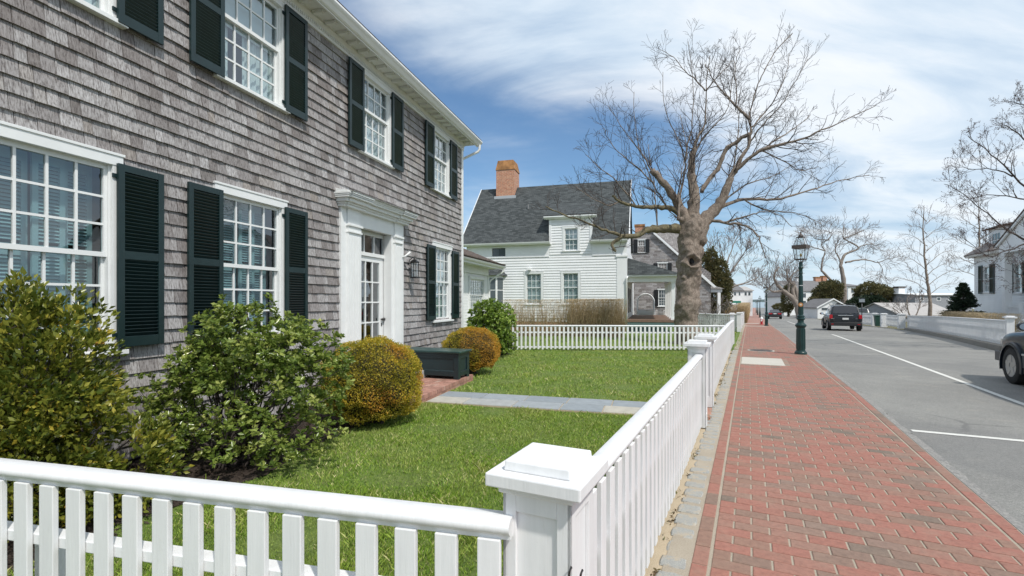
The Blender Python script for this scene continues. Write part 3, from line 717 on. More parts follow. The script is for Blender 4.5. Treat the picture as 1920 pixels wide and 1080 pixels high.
def window(F, parent, ac, z0, zm, z1, w, cols=4, rl=3, ru=3, cas=.085, head=.13, sill=True, back='curtain', simple=False, shutters=None, shw=.45, shz=None, meet=.045, extra=.02, matW='trim', fold=0):
    """double hung window, centred on a=ac, glass width w; F.b=0 is the wall face, outward +b"""
    W = M[matW]; hw = w / 2; st = .045
    top = z1 + st; bot = z0 - .06; ow = hw + st
    mb = MB()
    p = .045
    mb.box(F, ac - ow - cas, ac - ow, -.06, p, bot - .0, top + .002); mb.box(F, ac + ow, ac + ow + cas, -.06, p, bot - .0, top + .002)
    if head > 0:
        mb.box(F, ac - ow - cas - extra, ac + ow + cas + extra, -.06, p + .006, top, top + head)
        mb.box(F, ac - ow - cas - extra - .012, ac + ow + cas + extra + .012, -.06, p + .016, top + head - .02, top + head + .006)
    if not simple:
        for sg in (-1, 1): mb.box(F, *sorted((ac + sg * ow, ac + sg * (ow - .018))), -.05, .012, bot, top)
    fr = mb.build('window', W, parent, bevel=0 if simple else .003)
    mb = MB()
    if sill:
        mb.prism_b(F, [(-.08, bot - .055), (.085, bot - .055), (.085, bot - .012), (-.08, bot + .004)], ac - ow - cas - .05, ac + ow + cas + .05)
        mb.build('sill', W, fr, bevel=0 if simple else .003)
    # sashes
    mb = MB(); mw = .011
    def sash(za, zb, b0, b1, rows, sb, stp):
        mb.box(F, ac - hw - st, ac - hw, b0, b1, za - sb, zb + stp); mb.box(F, ac + hw, ac + hw + st, b0, b1, za - sb, zb + stp)
        mb.box(F, ac - hw, ac + hw, b0, b1, za - sb, za); mb.box(F, ac - hw, ac + hw, b0, b1, zb, zb + stp)
        c0, c1 = b0 + .006, b1 - .004
        for i in range(1, cols): x = ac - hw + w * i / cols; mb.box(F, x - mw, x + mw, c0, c1, za, zb)
        for i in range(1, rows):
            z = za + (zb - za) * i / rows
            for j in range(cols):
                xa = ac - hw + w * j / cols + (mw if j else 0); xb = ac - hw + w * (j + 1) / cols - (mw if j < cols - 1 else 0)
                mb.box(F, xa, xb, c0, c1 - .002, z - mw, z + mw)
    sash(zm + meet / 2, z1, -.045, -.012, ru, meet, st)
    sash(z0, zm - meet / 2, -.082, -.048, rl, .06, meet * .5)
    mb.build('sash', W, fr)
    mb = MB(); g = M['farglass'] if simple else M['glass']
    for za, zb, b in ((zm + meet / 2, z1, -.030), (z0, zm - meet / 2, -.066)):
        mb.face([F.w(ac - hw, b, za), F.w(ac + hw, b, za), F.w(ac + hw, b, zb), F.w(ac - hw, b, zb)])
    mb.build('pane', g, fr, recalc=False)
    if not simple:
        mb = MB(); ow2 = ow + .02
        if back == 'curtain':
            n = 60; pts = []
            for i in range(n + 1):
                x = ac - ow2 + 2 * ow2 * i / n; gap = fold and abs(x - ac + .1) < fold
                pts.append((x, -.13 - .02 * math.sin(i * 1.1 + ac) - .012 * math.sin(i * 2.3)))
            for (xa, ba), (xb, bb) in zip(pts, pts[1:]):
                if fold and abs((xa + xb) / 2 - (ac - hw * .35)) < fold: continue
                mb.face([F.w(xa, ba, bot), F.w(xb, bb, bot), F.w(xb, bb, top), F.w(xa, ba, top)])
            if fold: mb.box(F, ac - ow2, ac + ow2, -.105, -.10, zm - .07, top)
            mb.build('curtain', M['curtain'], fr, smooth=False, recalc=False)
        elif back == 'shutters':
            n = 4; pw = 2 * ow2 / n
            for i in range(n):
                x0 = ac - ow2 + pw * i; x1 = x0 + pw - .006; bb = -.2 - (.05 if i % 2 else 0)
                for (u, v_) in ((x0, x0 + .045), (x1 - .045, x1)): mb.box(F, u, v_, bb - .025, bb, bot, top)
                for (k0, k1) in ((bot, bot + .09), (zm - .05, zm + .05), (top - .09, top)): mb.box(F, x0 + .045, x1 - .045, bb - .025, bb, k0, k1)
                z = bot + .10
                while z < top - .1:
                    if abs(z - zm) > .06: mb.prism_b(F, [(bb - .03, z + .026), (bb - .026, z + .03), (bb, z + .003), (bb - .004, z - .001)], x0 + .045, x1 - .045)
                    z += .033
            mb.build('interior_shutter', M['inshut'], fr, recalc=False)
    if shutters:
        zb_, zt_ = shz or (bot + .03, top + .02)
        for sg in shutters:
            x0, x1 = (ac - ow - .02 - shw, ac - ow - .02) if sg < 0 else (ac + ow + .02, ac + ow + .02 + shw)
            mb = MB(); b0, b1 = .062, .095; s_ = .058; zmid = zb_ + (zt_ - zb_) * .505
            if sg < 0: Fs = F.sub(x1, 0, 0, 0.0); L0, L1 = x0 - x1, 0
            else: Fs = F.sub(x0, 0, 0, 0.0); L0, L1 = 0, x1 - x0
            mb.box(Fs, L0, L0 + s_, b0, b1, zb_, zt_); mb.box(Fs, L1 - s_, L1, b0, b1, zb_, zt_)
            for k0, k1 in ((zb_, zb_ + .10), (zmid - .04, zmid + .04), (zt_ - .07, zt_)): mb.box(Fs, L0 + s_, L1 - s_, b0 + .001, b1 - .001, k0, k1)
            if simple: mb.box(Fs, L0 + s_, L1 - s_, b0 + .005, b1 - .012, zb_ + .05, zt_ - .05)
            else:
                for k0, k1 in ((zb_ + .10, zmid - .04), (zmid + .04, zt_ - .07)):
                    z = k0 + .004
                    while z < k1 - .02:
                        mb.prism_b(Fs, [(b1 - .004, z + .030), (b1 - .008, z + .034), (b0 + .002, z + .003), (b0 + .006, z - .001)], L0 + s_, L1 - s_); z += .036
                mb.box(Fs, L0 + s_, L1 - s_, b0 - .004, b0 + .001, zb_ + .05, zt_ - .05)
                for z in (zb_ + .12, zt_ - .12): mb.box(Fs, (L1 if sg < 0 else L0) - .03, (L1 if sg < 0 else L0) + .03, .045, b0, z - .02, z + .02)
            mb.build('shutter', M['shgreen'] if not simple else M['black'], parent, bevel=0 if simple else .002)
    return fr

# ================================================================ the shingled house
WV = -5.0; WF = HF.sub(0, WV)                  # wall face frame: a = u, outward +b
house = thing('shingled_house', HF.w(6.5, -5, 0), 'weathered grey cedar shingled two storey house with dark green shutters on the left', 'house')
U0, U1, ZT = -1.6, 12.60, 5.86
wins = [  # ac, z0, zm, z1, w, kind
    (.70, 1.20, 2.05, 2.87, .90), (2.96, 1.20, 2.05, 2.87, .90), (5.20, 1.20, 2.05, 2.87, .92), (11.29, 1.20, 2.09, 2.89, .92),
    (.70, 4.40, 5.14, 5.70, .90), (2.96, 4.40, 5.14, 5.70, .90), (5.21, 4.40, 5.14, 5.70, .90), (8.20, 4.40, 5.15, 5.70, .88), (11.19, 4.40, 5.15, 5.70, .88)]
holes = [(a - w / 2 - .05, a + w / 2 + .05, z0 - .07, z1 + .05) for a, z0, zm, z1, w in wins] + [(7.62, 8.80, .3, 2.98)]
mb = MB(); wall_holes(mb, WF, U0, U1, -.05, 5.99, holes); wall_sheath = mb
rg = random.Random(17); mb = MB()
sh_holes = [(a - w / 2 - .11, a + w / 2 + .11, z0 - .10, z1 + .12) for a, z0, zm, z1, w in wins] + [(7.08, 9.18, .0, 3.5)]
lap(mb, WF, U0, U1, .02, ZT + .02, .1425, .029, sh_holes, width=lambda r: r.choice([.085, .11, .13, .15, .18, .23]) * r.uniform(.9, 1.15), rg=rg, jit=.003)
house_wall = mb.build('wall', M['shingle'], house, recalc=True)
wall_sheath.build('sheathing', M['dark'], house)
mb = MB()   # side walls, rear wall, interior back wall
mb.box(WF, U1 - .12, U1 + .0, -8.2, -.125, -.05, 5.99); mb.box(WF, U0, U0 + .12, -8.2, -.125, -.05, 5.99); mb.box(WF, U0, U1, -8.4, -8.2, -.05, 5.99)
mb.build('side_wall', M['fargray'], house)
mb = MB(); mb.box(WF, U0 + .13, U1 - .13, -1.6, -1.5, 0, 5.9); mb.box(WF, U0 + .13, U1 - .13, -1.49, -.13, 3.3, 3.5); mb.box(WF, U0 + .13, U1 - .13, -1.49, -.13, .2, .38)
mb.build('interior_wall', flat('room_wall', (.20, .20, .19), .9), house)
for i, (a, z0, zm, z1, w) in enumerate(wins):
    low = z0 < 2
    window(WF, house, a, z0, zm, z1, w, 4, 3, 3 if low else 2, back='shutters' if (low and a < 6) else 'curtain', shutters=(-1, 1),
           cas=.075 if low else .07, head=.115 if low else .10, shz=(1.155, 2.935) if low else (4.30, 5.80), shw=.455 if low else .45, fold=.10 if (not low and a < 6) else 0)
# corner boards
mb = MB(); mb.box(WF, U1 - .002, U1 + .13, -.12, .034, -.02, 5.86); mb.box(WF, U1 + .005, U1 + .03, -.30, -.12, -.02, 5.86)
mb.build('corner_board', M['trim'], house, bevel=.003)
# cornice: frieze, dentils, soffit with blocks, crown
mb = MB(); mb.box(WF, U0, U1 + .13, -.06, .05, 5.83, 6.02); mb.prism_b(WF, [(.05, 5.93), (.085, 5.985), (.085, 6.02), (.05, 6.02)], U0, U1 + .15)
a = U0
while a < U1 + .1: mb.box(WF, a, a + .022, .05, .068, 5.875, 5.915); a += .044
mb.build('frieze', M['trim'], house, bevel=0)
mb = MB(); mb.box(WF, U0, U1 + .32, -.2, .36, 6.02, 6.05)
a = U0 + .05
while a < U1 + .25: mb.box(WF, a, a + .09, .10, .29, 5.985, 6.019); mb.box(WF, a + .012, a + .078, .11, .27, 5.972, 5.986); a += .30
mb.box(WF, U0, U1 + .34, .36, .385, 5.965, 6.10)
mb.build('soffit', M['trim'], house, bevel=.002)
mb = MB(); prof = [(.385, 5.99), (.40, 5.985), (.425, 6.00), (.46, 6.05), (.485, 6.075), (.50, 6.10), (.50, 6.13), (.385, 6.13)]
mb.prism_b(WF, prof, U0, U1 + .42); mb.build('gutter', M['trim'], house)
mb = MB()
pts = [WF.w(U1 + .36, .43, 6.02), WF.w(U1 + .36, .43, 5.88), WF.w(U1 + .34, .36, 5.80), WF.w(U1 + .22, .12, 5.68), WF.w(U1 + .17, .0, 5.60), WF.w(U1 + .17, -.05, 5.5), WF.w(U1 + .17, -.08, 3.3)]
pts = [WF.w(U1 + .33, .44, 6.02), WF.w(U1 + .33, .44, 5.90), WF.w(U1 + .32, .40, 5.83), WF.w(U1 + .22, .05, 5.66), WF.w(U1 + .19, -.1, 5.58), WF.w(U1 + .19, -.13, 5.4), WF.w(U1 + .19, -.13, .1)]
mb.tube(pts, .035, 10); mb.build('downspout', M['trim'], house, smooth=True, auto=.7)
mb = MB(); mb.prism_b(WF, [(.47, 6.135), (.49, 6.16), (-4.0, 8.8), (-8.6, 6.16), (-8.6, 6.135), (-4.0, 8.72)], U0 - .2, U1 + .38)
mb.prism_b(WF, [(-.1, 5.99), (-8.2, 5.99), (-8.2, 6.2), (-4, 8.65), (-.1, 6.32)], U1 - .1, U1)
mb.prism_b(WF, [(-.1, 5.99), (-8.2, 5.99), (-8.2, 6.2), (-4, 8.65), (-.1, 6.32)], U0, U0 + .1)
mb.build('roof', M['brownshingle'], house)
# door surround
mb = MB()
mb.box(WF, 7.05, 7.20, -.05, .06, .1, 3.20); mb.box(WF, 9.08, 9.21, -.05, .06, .1, 3.20)     # outer boards
mb.box(WF, 7.20, 9.08, -.05, .058, 2.93, 3.21)                                               # entablature panel
mb.box(WF, 7.57, 7.66, -.12, .05, .3, 2.93); mb.box(WF, 8.72, 8.80, -.12, .05, .3, 2.93)
for a0 in (7.20, 8.80):
    mb.box(WF, a0, a0 + .37 if a0 < 8 else a0 + .28, -.05, .10, .1, 2.78); w_ = .37 if a0 < 8 else .28
    for k in range(4): mb.box(WF, a0 + .05 + k * (w_ - .1) / 3.5, a0 + .05 + k * (w_ - .1) / 3.5 + .022, .10, .112, .3, 2.72)
    mb.box(WF, a0 - .012, a0 + w_ + .012, -.05, .125, 2.78, 2.81); mb.box(WF, a0, a0 + w_, -.05, .11, 2.81, 2.89); mb.box(WF, a0 - .02, a0 + w_ + .02, -.05, .135, 2.89, 2.93)
    mb.box(WF, a0 + .0, a0 + w_, -.05, .09, 2.93, 3.20)
mb.build('door_surround', M['trim'], house, bevel=.004)
mb = MB()
for o_, (z0, z1) in ((.12, (3.1950, 3.2350)), (.145, (3.2350, 3.2700)), (.20, (3.2700, 3.3300)), (.26, (3.3300, 3.3600)), (.275, (3.3600, 3.3850)), (.29, (3.3850, 3.4150))):
    mb.box(WF, 7.08 - o_ * .55, 9.18 + o_ * .62, -.03, o_ + .02, z0, z1 + .0005)
for a0, a1 in ((7.17, 7.60), (8.78, 9.12)):
    for o_, (z0, z1) in ((.15, (3.1970, 3.2340)), (.175, (3.2370, 3.2680)), (.23, (3.2720, 3.3280)), (.295, (3.3320, 3.3580)), (.31, (3.3620, 3.3830)), (.325, (3.3870, 3.4185))): mb.box(WF, a0 - .03 - o_ * .5 if a0 < 8 else a0 - .03, a1 + .03 + (o_ * .5 if a0 > 8 else 0), -.02, o_ + .02, z0, z1)
mb.prism_b(WF, [(-.02, 3.4200), (.36, 3.4200), (-.02, 3.4850)], 6.94, 9.38)
mb.build('door_cornice', M['trim'], house, bevel=.003)
# transom + door
mb = MB(); D = -.14
mb.box(WF, 7.62, 7.70, D - .05, D + .01, .3, 2.93); mb.box(WF, 8.74, 8.82, D - .05, D + .01, .3, 2.93); mb.box(WF, 7.70, 8.74, D - .05, D + .01, 2.86, 2.95); mb.box(WF, 7.70, 8.74, D - .05, D + .025, 2.46, 2.53)
for x in (8.05, 8.39): mb.box(WF, x - .014, x + .014, D - .04, D, 2.53, 2.86)
tr = mb.build('transom', M['trim'], house, bevel=.003)
mb = MB(); mb.face([WF.w(7.7, D - .025, 2.53), WF.w(8.74, D - .025, 2.53), WF.w(8.74, D - .025, 2.86), WF.w(7.7, D - .025, 2.86)]); mb.build('pane', M['glass'], tr, recalc=False)
mb = MB(); g0, g1, h0, h1 = 7.87, 8.59, .80, 2.36
mb.box(WF, 7.71, g0, D - .05, D - .005, .4, 2.455); mb.box(WF, g1, 8.735, D - .05, D - .005, .4, 2.455); mb.box(WF, g0, g1, D - .05, D - .005, .4, h0); mb.box(WF, g0, g1, D - .05, D - .005, h1, 2.455)
for i in (1, 2): x = g0 + (g1 - g0) * i / 3; mb.box(WF, x - .013, x + .013, D - .045, D - .008, h0, h1)
for j in (1, 2, 3):
    z = h0 + (h1 - h0) * j / 4
    for i in range(3): mb.box(WF, g0 + (g1 - g0) * i / 3 + (.013 if i else 0), g0 + (g1 - g0) * (i + 1) / 3 - (.013 if i < 2 else 0), D - .045, D - .010, z - .013, z + .013)
door = mb.build('door', M['trim'], house, bevel=.003)
mb = MB(); mb.face([WF.w(g0, D - .027, h0), WF.w(g1, D - .027, h0), WF.w(g1, D - .027, h1), WF.w(g0, D - .027, h1)]); mb.build('pane', M['glass'], door, recalc=False)
mb = MB()
for k in (8.65, 8.70): mb.lathe(WF.w(k, D + .02, 1.24), [(.012, -.03), (.012, .0), (.026, .006), (.030, .02), (.022, .034), (.001, .038)], 14, axis='b', F=WF)
mb.box(WF, 8.65, 8.67, D - .005, D + .006, 1.10, 1.17); mb.box(WF, 7.705, 7.715, D - .01, D + .012, 1.35, 1.45); mb.box(WF, 7.705, 7.715, D - .01, D + .012, 2.15, 2.25)
mb.build('handle', M['black'], door, smooth=True, auto=.7)
# flag bracket (white) on the surround
mb = MB(); mb.tube([WF.w(9.15, .06, 2.52), WF.w(9.19, .11, 2.55), WF.w(9.24, .20, 2.64)], [.018, .02, .022], 8); mb.build('flag_bracket', M['trim'], house, smooth=True)

# wall lantern
LF = WF.sub(9.50, .17)
lt = thing('wall_lantern', WF.w(9.50, .02, 2.2), 'black metal coach lantern mounted on the shingles beside the front door', 'wall lantern')
mb = MB(); hx, hy = .062, .062
for a in (-1, 1):
    for b in (-1, 1): mb.box(LF, *sorted((a * hx, a * (hx - .012))), *sorted((b * hy, b * (hy - .012))), 2.13, 2.43)
mb.box(LF, -hx - .01, hx + .01, -hy - .01, hy + .01, 2.10, 2.13); mb.box(LF, -hx - .01, hx + .01, -hy - .01, hy + .01, 2.43, 2.447)
mb.hexa([LF.w(-hx - .02, -hy - .02, 2.447), LF.w(hx + .02, -hy - .02, 2.447), LF.w(hx + .02, hy + .02, 2.447), LF.w(-hx - .02, hy + .02, 2.447), LF.w(-.02, -.02, 2.51), LF.w(.02, -.02, 2.51), LF.w(.02, .02, 2.51), LF.w(-.02, .02, 2.51)])
ring = [LF.w(.03 * math.cos(t), 0, 2.55 + .03 * math.sin(t)) for t in [i * PI / 8 for i in range(17)]]; mb.tube(ring, .006, 6, cap=False)
mb.build('frame', M['black'], lt)
mb = MB(); mb.box(LF, -.035, .035, -.19, -.155, 2.14, 2.46); mb.tube([LF.w(0, -.16, 2.40), LF.w(0, -.12, 2.50), LF.w(0, -.05, 2.545), LF.w(0, -.01, 2.52)], .009, 6); mb.build('bracket', M['black'], lt)
mb = MB()
for b in (-1, 1): mb.face([LF.w(-.05, b * .056, 2.13), LF.w(.05, b * .056, 2.13), LF.w(.05, b * .056, 2.43), LF.w(-.05, b * .056, 2.43)]); mb.face([LF.w(b * .056, -.05, 2.13), LF.w(b * .056, .05, 2.13), LF.w(b * .056, .05, 2.43), LF.w(b * .056, -.05, 2.43)])
mb.build('glass', M['lampglass'], lt, recalc=False)
mb = MB(); mb.tube([LF.w(0, 0, 2.13), LF.w(0, 0, 2.24)], .011, 8); mb.build('candle', M['curtain'], lt)

# dark green box seat
bx = thing('storage_box', HF.w(8.87, -4.1, .1), 'dark green panelled wooden storage box standing on the brick terrace', 'storage box')
BF = HF.sub(8.60, -3.42, .1, PI / 2 + math.radians(1))     # a towards +v ... b towards -u after turn
# local: a runs along -v (towards the wall), b along u
class LFm(Frame):
    def __init__(s, ox, oy, oz, da, db): s.o = (ox, oy, oz); s.da = da; s.db = db; s.ang = math.atan2(da[0], da[1])
def localframe(u, v, z, rot=0):
    p = HF.w(u, v, z); c, s_ = math.cos(rot), math.sin(rot)
    da = (-HF.db[0] * c + HF.da[0] * s_, -HF.db[1] * c + HF.da[1] * s_); db = (HF.da[0] * c + HF.db[0] * s_, HF.da[1] * c + HF.db[1] * s_)
    return LFm(p[0], p[1], p[2], da, db)
BF = localframe(8.60, -3.46, .1, .07); LW, DW, BH = 1.22, .5, .50
mb = MB()
mb.box(BF, .02, LW - .02, .02, DW - .02, .06, BH)
for a0, a1 in ((0, .10), (LW - .10, LW)):
    mb.box(BF, a0, a1, 0, .02, 0, BH); mb.box(BF, a0, a1, DW - .02, DW, 0, BH)
mb.prism(BF, [(.10, .06), (LW - .10, .06), (LW - .10, .15), (.10, .15)], 0.001, .02); mb.box(BF, .10, LW - .10, 0.001, .02, BH - .10, BH); mb.prism_b(BF, [(-.0, .15), (.02, .15), (.02, .175)], .10, LW - .10)
for b0, b1 in ((.0205, .10), (DW - .10, DW - .0205)): mb.box(BF, 0, .02, b0, b1, 0, BH); mb.box(BF, LW - .02, LW, b0, b1, 0, BH)
mb.box(BF, .001, .02, .10, DW - .10, .06, .15); mb.box(BF, .001, .02, .10, DW - .10, BH - .10, BH)
mb.build('body', M['boxgreen'], bx, bevel=.004)
mb = MB(); mb.box(BF, -.05, LW + .05, -.05, DW + .03, BH + .02, BH + .045); mb.prism_b(BF, [(-.03, BH), (DW + .02, BH), (DW + .02, BH + .02), (-.045, BH + .02)], -.03, LW + .03)
M['lidgreen'] = paint('lid_green', (.03, .075, .07), .3, .3, .1, 20)
mb.build('lid', M['lidgreen'], bx, bevel=.004)
st = thing('boot_box', HF.w(8.4, -4.55, .1), 'small low dark green box beside the panelled storage box near the door', 'box')
mb = MB(); mb.box(BF, LW - .14, LW + .26, -.36, -.08, -.0, .20); mb.build('body', M['boxgreen'], st, bevel=.004); mb = MB(); mb.box(BF, LW - .17, LW + .29, -.39, -.06, .20, .225); mb.build('lid', M['lidgreen'], st, bevel=.003)

# one storey white wing behind the house
wing = thing('white_wing', HF.w(16, -7, 0), 'low white one storey wing with brown shingle roof behind the shingled house', 'wing')
GW = HF.sub(0, -6.5); wa0, wa1 = 12.75, 19.4
mb = MB(); hl = [(17.2, 18.95, 1.0, 2.55), (14.2, 16.2, 1.0, 2.55)]
wall_holes(mb, GW, wa0, wa1, -.05, 3.0, hl); mb.box(GW, wa1 - .12, wa1, -4, -.125, -.05, 3.0); mb.build('wall', M['farwhite'], wing)
mb = MB(); lap(mb, GW, wa0, wa1, .3, 2.62, .11, .012, [(a - .1, b + .1, c - .1, d + .1) for a, b, c, d in hl]); mb.build('siding', M['farwhite'], wing)
for ac in (18.07, 15.2): window(GW, wing, ac, 1.08, 1.85, 2.42, 1.55, 6, 3, 2, back='curtain', cas=.07, head=.1, fold=0)
mb = MB(); mb.box(GW, wa0 - .1, wa1 + .4, -.1, .55, 2.98, 3.02); mb.box(GW, wa0, wa1, 0.0, .06, 2.68, 2.98); mb.box(GW, wa0 - .1, wa1 + .45, .55, .585, 2.94, 3.06); mb.box(GW, wa1 - .02, wa1 + .10, -.1, .03, 0, 2.98); mb.build('eave', M['trim'], wing, bevel=.003)
mb = MB(); mb.prism_b(GW, [(.585, 3.0), (.61, 2.99), (.66, 3.03), (.69, 3.09), (.585, 3.09)], wa0 - .1, wa1 + .52); mb.build('gutter', M['trim'], wing)
mb = MB(); mb.tube([GW.w(wa1 + .36, .63, 3.0), GW.w(wa1 + .36, .62, 2.88), GW.w(wa1 + .12, .12, 2.5), GW.w(wa1 + .10, .07, 2.38), GW.w(wa1 + .10, .07, .1)], .035, 8); mb.build('downspout', M['trim'], wing, smooth=True, auto=.7)
mb = MB(); mb.tube([WF.w(U1 + .19, -.13, 3.55), WF.w(U1 + .28, -.2, 3.62), WF.w(U1 + .42, -.35, 3.6), WF.w(U1 + .50, -.42, 3.5), WF.w(U1 + .5, -.44, 3.38)], .045, 10); mb.build('downspout', M['trim'], wing, smooth=True)
mb = MB(); e = [(.66, 3.10), (.66, 3.14), (-1.6, 4.0), (-1.6, 3.9)]
P = [GW.w(wa0, .66, 3.10), GW.w(wa1 + .45, .66, 3.10), GW.w(wa1 - .4, -1.2, 3.92), GW.w(wa0, -1.2, 3.92)]
mb.hexa([(*P[0][:2], 3.06), (*P[1][:2], 3.06), (*P[2][:2], 3.7), (*P[3][:2], 3.7), (*P[0][:2], 3.13), (*P[1][:2], 3.13), (*P[2][:2], 3.95), (*P[3][:2], 3.95)])
P2 = [GW.w(wa1 + .45, .66, 3.10), GW.w(wa1 + .45, -4, 3.10), GW.w(wa1 - .4, -4, 3.92), GW.w(wa1 - .4, -1.2, 3.92)]
mb.hexa([(*p[:2], p[2] - .05) for p in P2] + [(*p[:2], p[2] + .03) for p in P2])
a = wa0
rg = random.Random(2)
while a < wa1 + .4: w_ = rg.uniform(.1, .2); mb.box(GW, a, min(a + w_ - .006, wa1 + .45), .2, .70, 3.125 + rg.uniform(0, .006), 3.16 + rg.uniform(-.004, .008), rg.random()); a += w_
mb.build('roof', M['brownshingle'], wing)

# ================================================================ white clapboard house (behind the garden)
wh = thing('clapboard_house', HF.w(29, -6, -.1), 'white clapboard house with dark grey shingle roof and tall brick chimney', 'house')
class FaceF(Frame):   # a runs to +v (right), outward is -u (towards the camera)
    def __init__(s, u, z=0): p = HF.w(u, 0, z); s.o = p; s.da = HF.db; s.db = (-HF.da[0], -HF.da[1]); s.ang = math.atan2(s.da[0], s.da[1])
CF = FaceF(28.1, -.0); V0, V1 = -10.75, -1.1
gz = -.16
fz = [(-7.35, 0, 0)]
wl = [(-6.49, 1.50, 2.42, 3.19, .80, 3, 2, 2), (-4.29, 1.50, 2.42, 3.19, .80, 3, 2, 2), (-4.255, 4.62, 5.22, 5.80, .68, 3, 2, 2)]
hl = [(a - w / 2 - .05, a + w / 2 + .05, z0 - .07, z1 + .05) for a, z0, zm, z1, w, c, rl, ru in wl] + [(-9.09, -8.25, 4.33, 4.83)]
mb = MB(); wall_holes(mb, CF, V0, V1, .4, 5.0, hl, .1); wall_holes(mb, CF, -5.55, -3.05, 5.0, 6.45, hl, .1)
DEP = 7.4
SFr = HF.sub(0, V1); SFl = HF.sub(0, V0)     # gable ends
mb.box(SFr, 28.2, 28.1 + DEP + 8, -.1, 0, .4, 5.0); mb.box(SFl, 28.2, 28.1 + DEP, 0, .1, .4, 5.0); mb.box(CF, V0, V1, -DEP, -DEP + .1, .4, 5.0)
for SS_, b0 in ((SFr, -.1), (SFl, 0)): mb.prism(SS_, [(28.1, 5.0), (28.1 + DEP, 5.0), (28.1 + DEP / 2, 9.1)], b0, b0 + .1)
mb.build('wall', M['farwhite'], wh)
mb = MB(); lap(mb, CF, V0 + .02, V1 - .55, .62, 4.2, .155, .034, [(p - .14, q + .14, r - .06, s + .12) for p, q, r, s in hl]); lap(mb, CF, -5.53, -3.07, 5.0, 6.3, .155, .034, [(p - .12, q + .12, r - .06, s + .10) for p, q, r, s in hl]); lap(mb, CF, -5.53, -3.07, 4.35, 5.0, .155, .034, [(p - .12, q + .12, r - .06, s + .10) for p, q, r, s in hl])
mb.build('siding', M['farwhite'], wh)
for i, (a, z0, zm, z1, w, c, rl, ru) in enumerate(wl): window(CF, wh, a, z0, zm, z1, w, c, rl, ru, cas=.13, head=.14, back='curtain', fold=0)
mb = MB(); mb.face([CF.w(-9.07, -.04, 4.36), CF.w(-8.27, -.04, 4.36), CF.w(-8.27, -.04, 4.80), CF.w(-9.07, -.04, 4.80)]); mb.box(CF, -8.70, -8.64, -.05, 0, 4.36, 4.80)
mb.build('attic_window', M['farglass'], wh)
mb = MB(); z5 = 4.98
hh = [(-9.12, -8.22, 4.3, 4.86)]
wall_holes(mb, CF, V0, -5.56, 4.25, z5, hh, .0, 0); 
mb = MB()
for (p, q) in ((V0, -9.09), (-8.25, -5.56), (-3.04, V1)): mb.box(CF, p, q, .0, .03, 4.28, z5)
mb.box(CF, -9.09, -8.25, 0, .03, 4.28, 4.33); mb.box(CF, -9.09, -8.25, 0, .03, 4.83, z5)
for (p, q) in ((V0 - .1, -5.56), (-3.04, V1 + .0)): mb.box(CF, p, q, .0, .05, 4.22, 4.28)
mb.box(CF, V1 - .55, V1 + .03, 0, .045, .4, 4.30); mb.box(CF, V1 - .60, V1 + .06, 0, .09, 4.12, 4.22); mb.box(CF, V0 - .03, V0 + .3, 0, .045, .4, 4.28)
mb.build('frieze', M['farwhite'], wh, bevel=.004)
mb = MB()
for p, q in ((V0 - .28, -5.45), (-3.16, V1 + .05)):
    mb.box(CF, p, q, -.05, .34, z5 - .02, z5 + .05); mb.prism_b(CF, [(.34, z5 - .02), (.40, z5 + .05), (.42, z5 + .12), (.34, z5 + .12)], p, q)
mb.box(CF, -5.75, -2.86, -.02, .16, 6.42, 6.48); mb.prism_b(CF, [(.16, 6.42), (.26, 6.52), (.26, 6.58), (.16, 6.58)], -5.85, -2.76); mb.box(CF, -5.56, -5.42, 0, .05, 4.9, 6.42); mb.box(CF, -3.18, -3.04, 0, .05, 4.9, 6.42)
mb.prism(CF, [(-5.56, 6.42), (-3.04, 6.42), (-3.04, 6.30), (-5.56, 6.30)], 0, .04)
mb.box(CF, -5.55, -5.45, -1.6, -.1, 5.0, 6.42); mb.box(CF, -3.15, -3.05, -1.6, -.1, 5.0, 6.42)
mb.build('cornice', M['farwhite'], wh)
RZ = 9.35; hd = DEP / 2
mb = MB()   # main roof with the wall dormer cut left out of the front slope
def slope_z(b): return 5.10 + (b + .40) / (hd + .40) * (RZ - 5.10) if b < hd else 5.10 + (2 * hd + .40 - b) / (hd + .4) * (RZ - 5.1)
def rq(a0, a1, b0, b1):     # b measured inward
    th = .06; P = [(a0, b0), (a1, b0), (a1, b1), (a0, b1)]
    mb.hexa([CF.w(a, -b, slope_z(b) - th) for a, b in P] + [CF.w(a, -b, slope_z(b)) for a, b in P])
rq(V0 - .3, -5.55, -.40, hd); rq(-3.05, V1 + .12, -.40, hd); rq(-5.55, -3.05, 1.0, hd)
mb.hexa([CF.w(a, -b, z - .06) for a, b, z in ((V0 - .3, hd, RZ), (V1 + .12, hd, RZ), (V1 + .12, 2 * hd + .4, 5.1), (V0 - .3, 2 * hd + .4, 5.1))] + [CF.w(a, -b, z) for a, b, z in ((V0 - .3, hd, RZ), (V1 + .12, hd, RZ), (V1 + .12, 2 * hd + .4, 5.1), (V0 - .3, 2 * hd + .4, 5.1))])
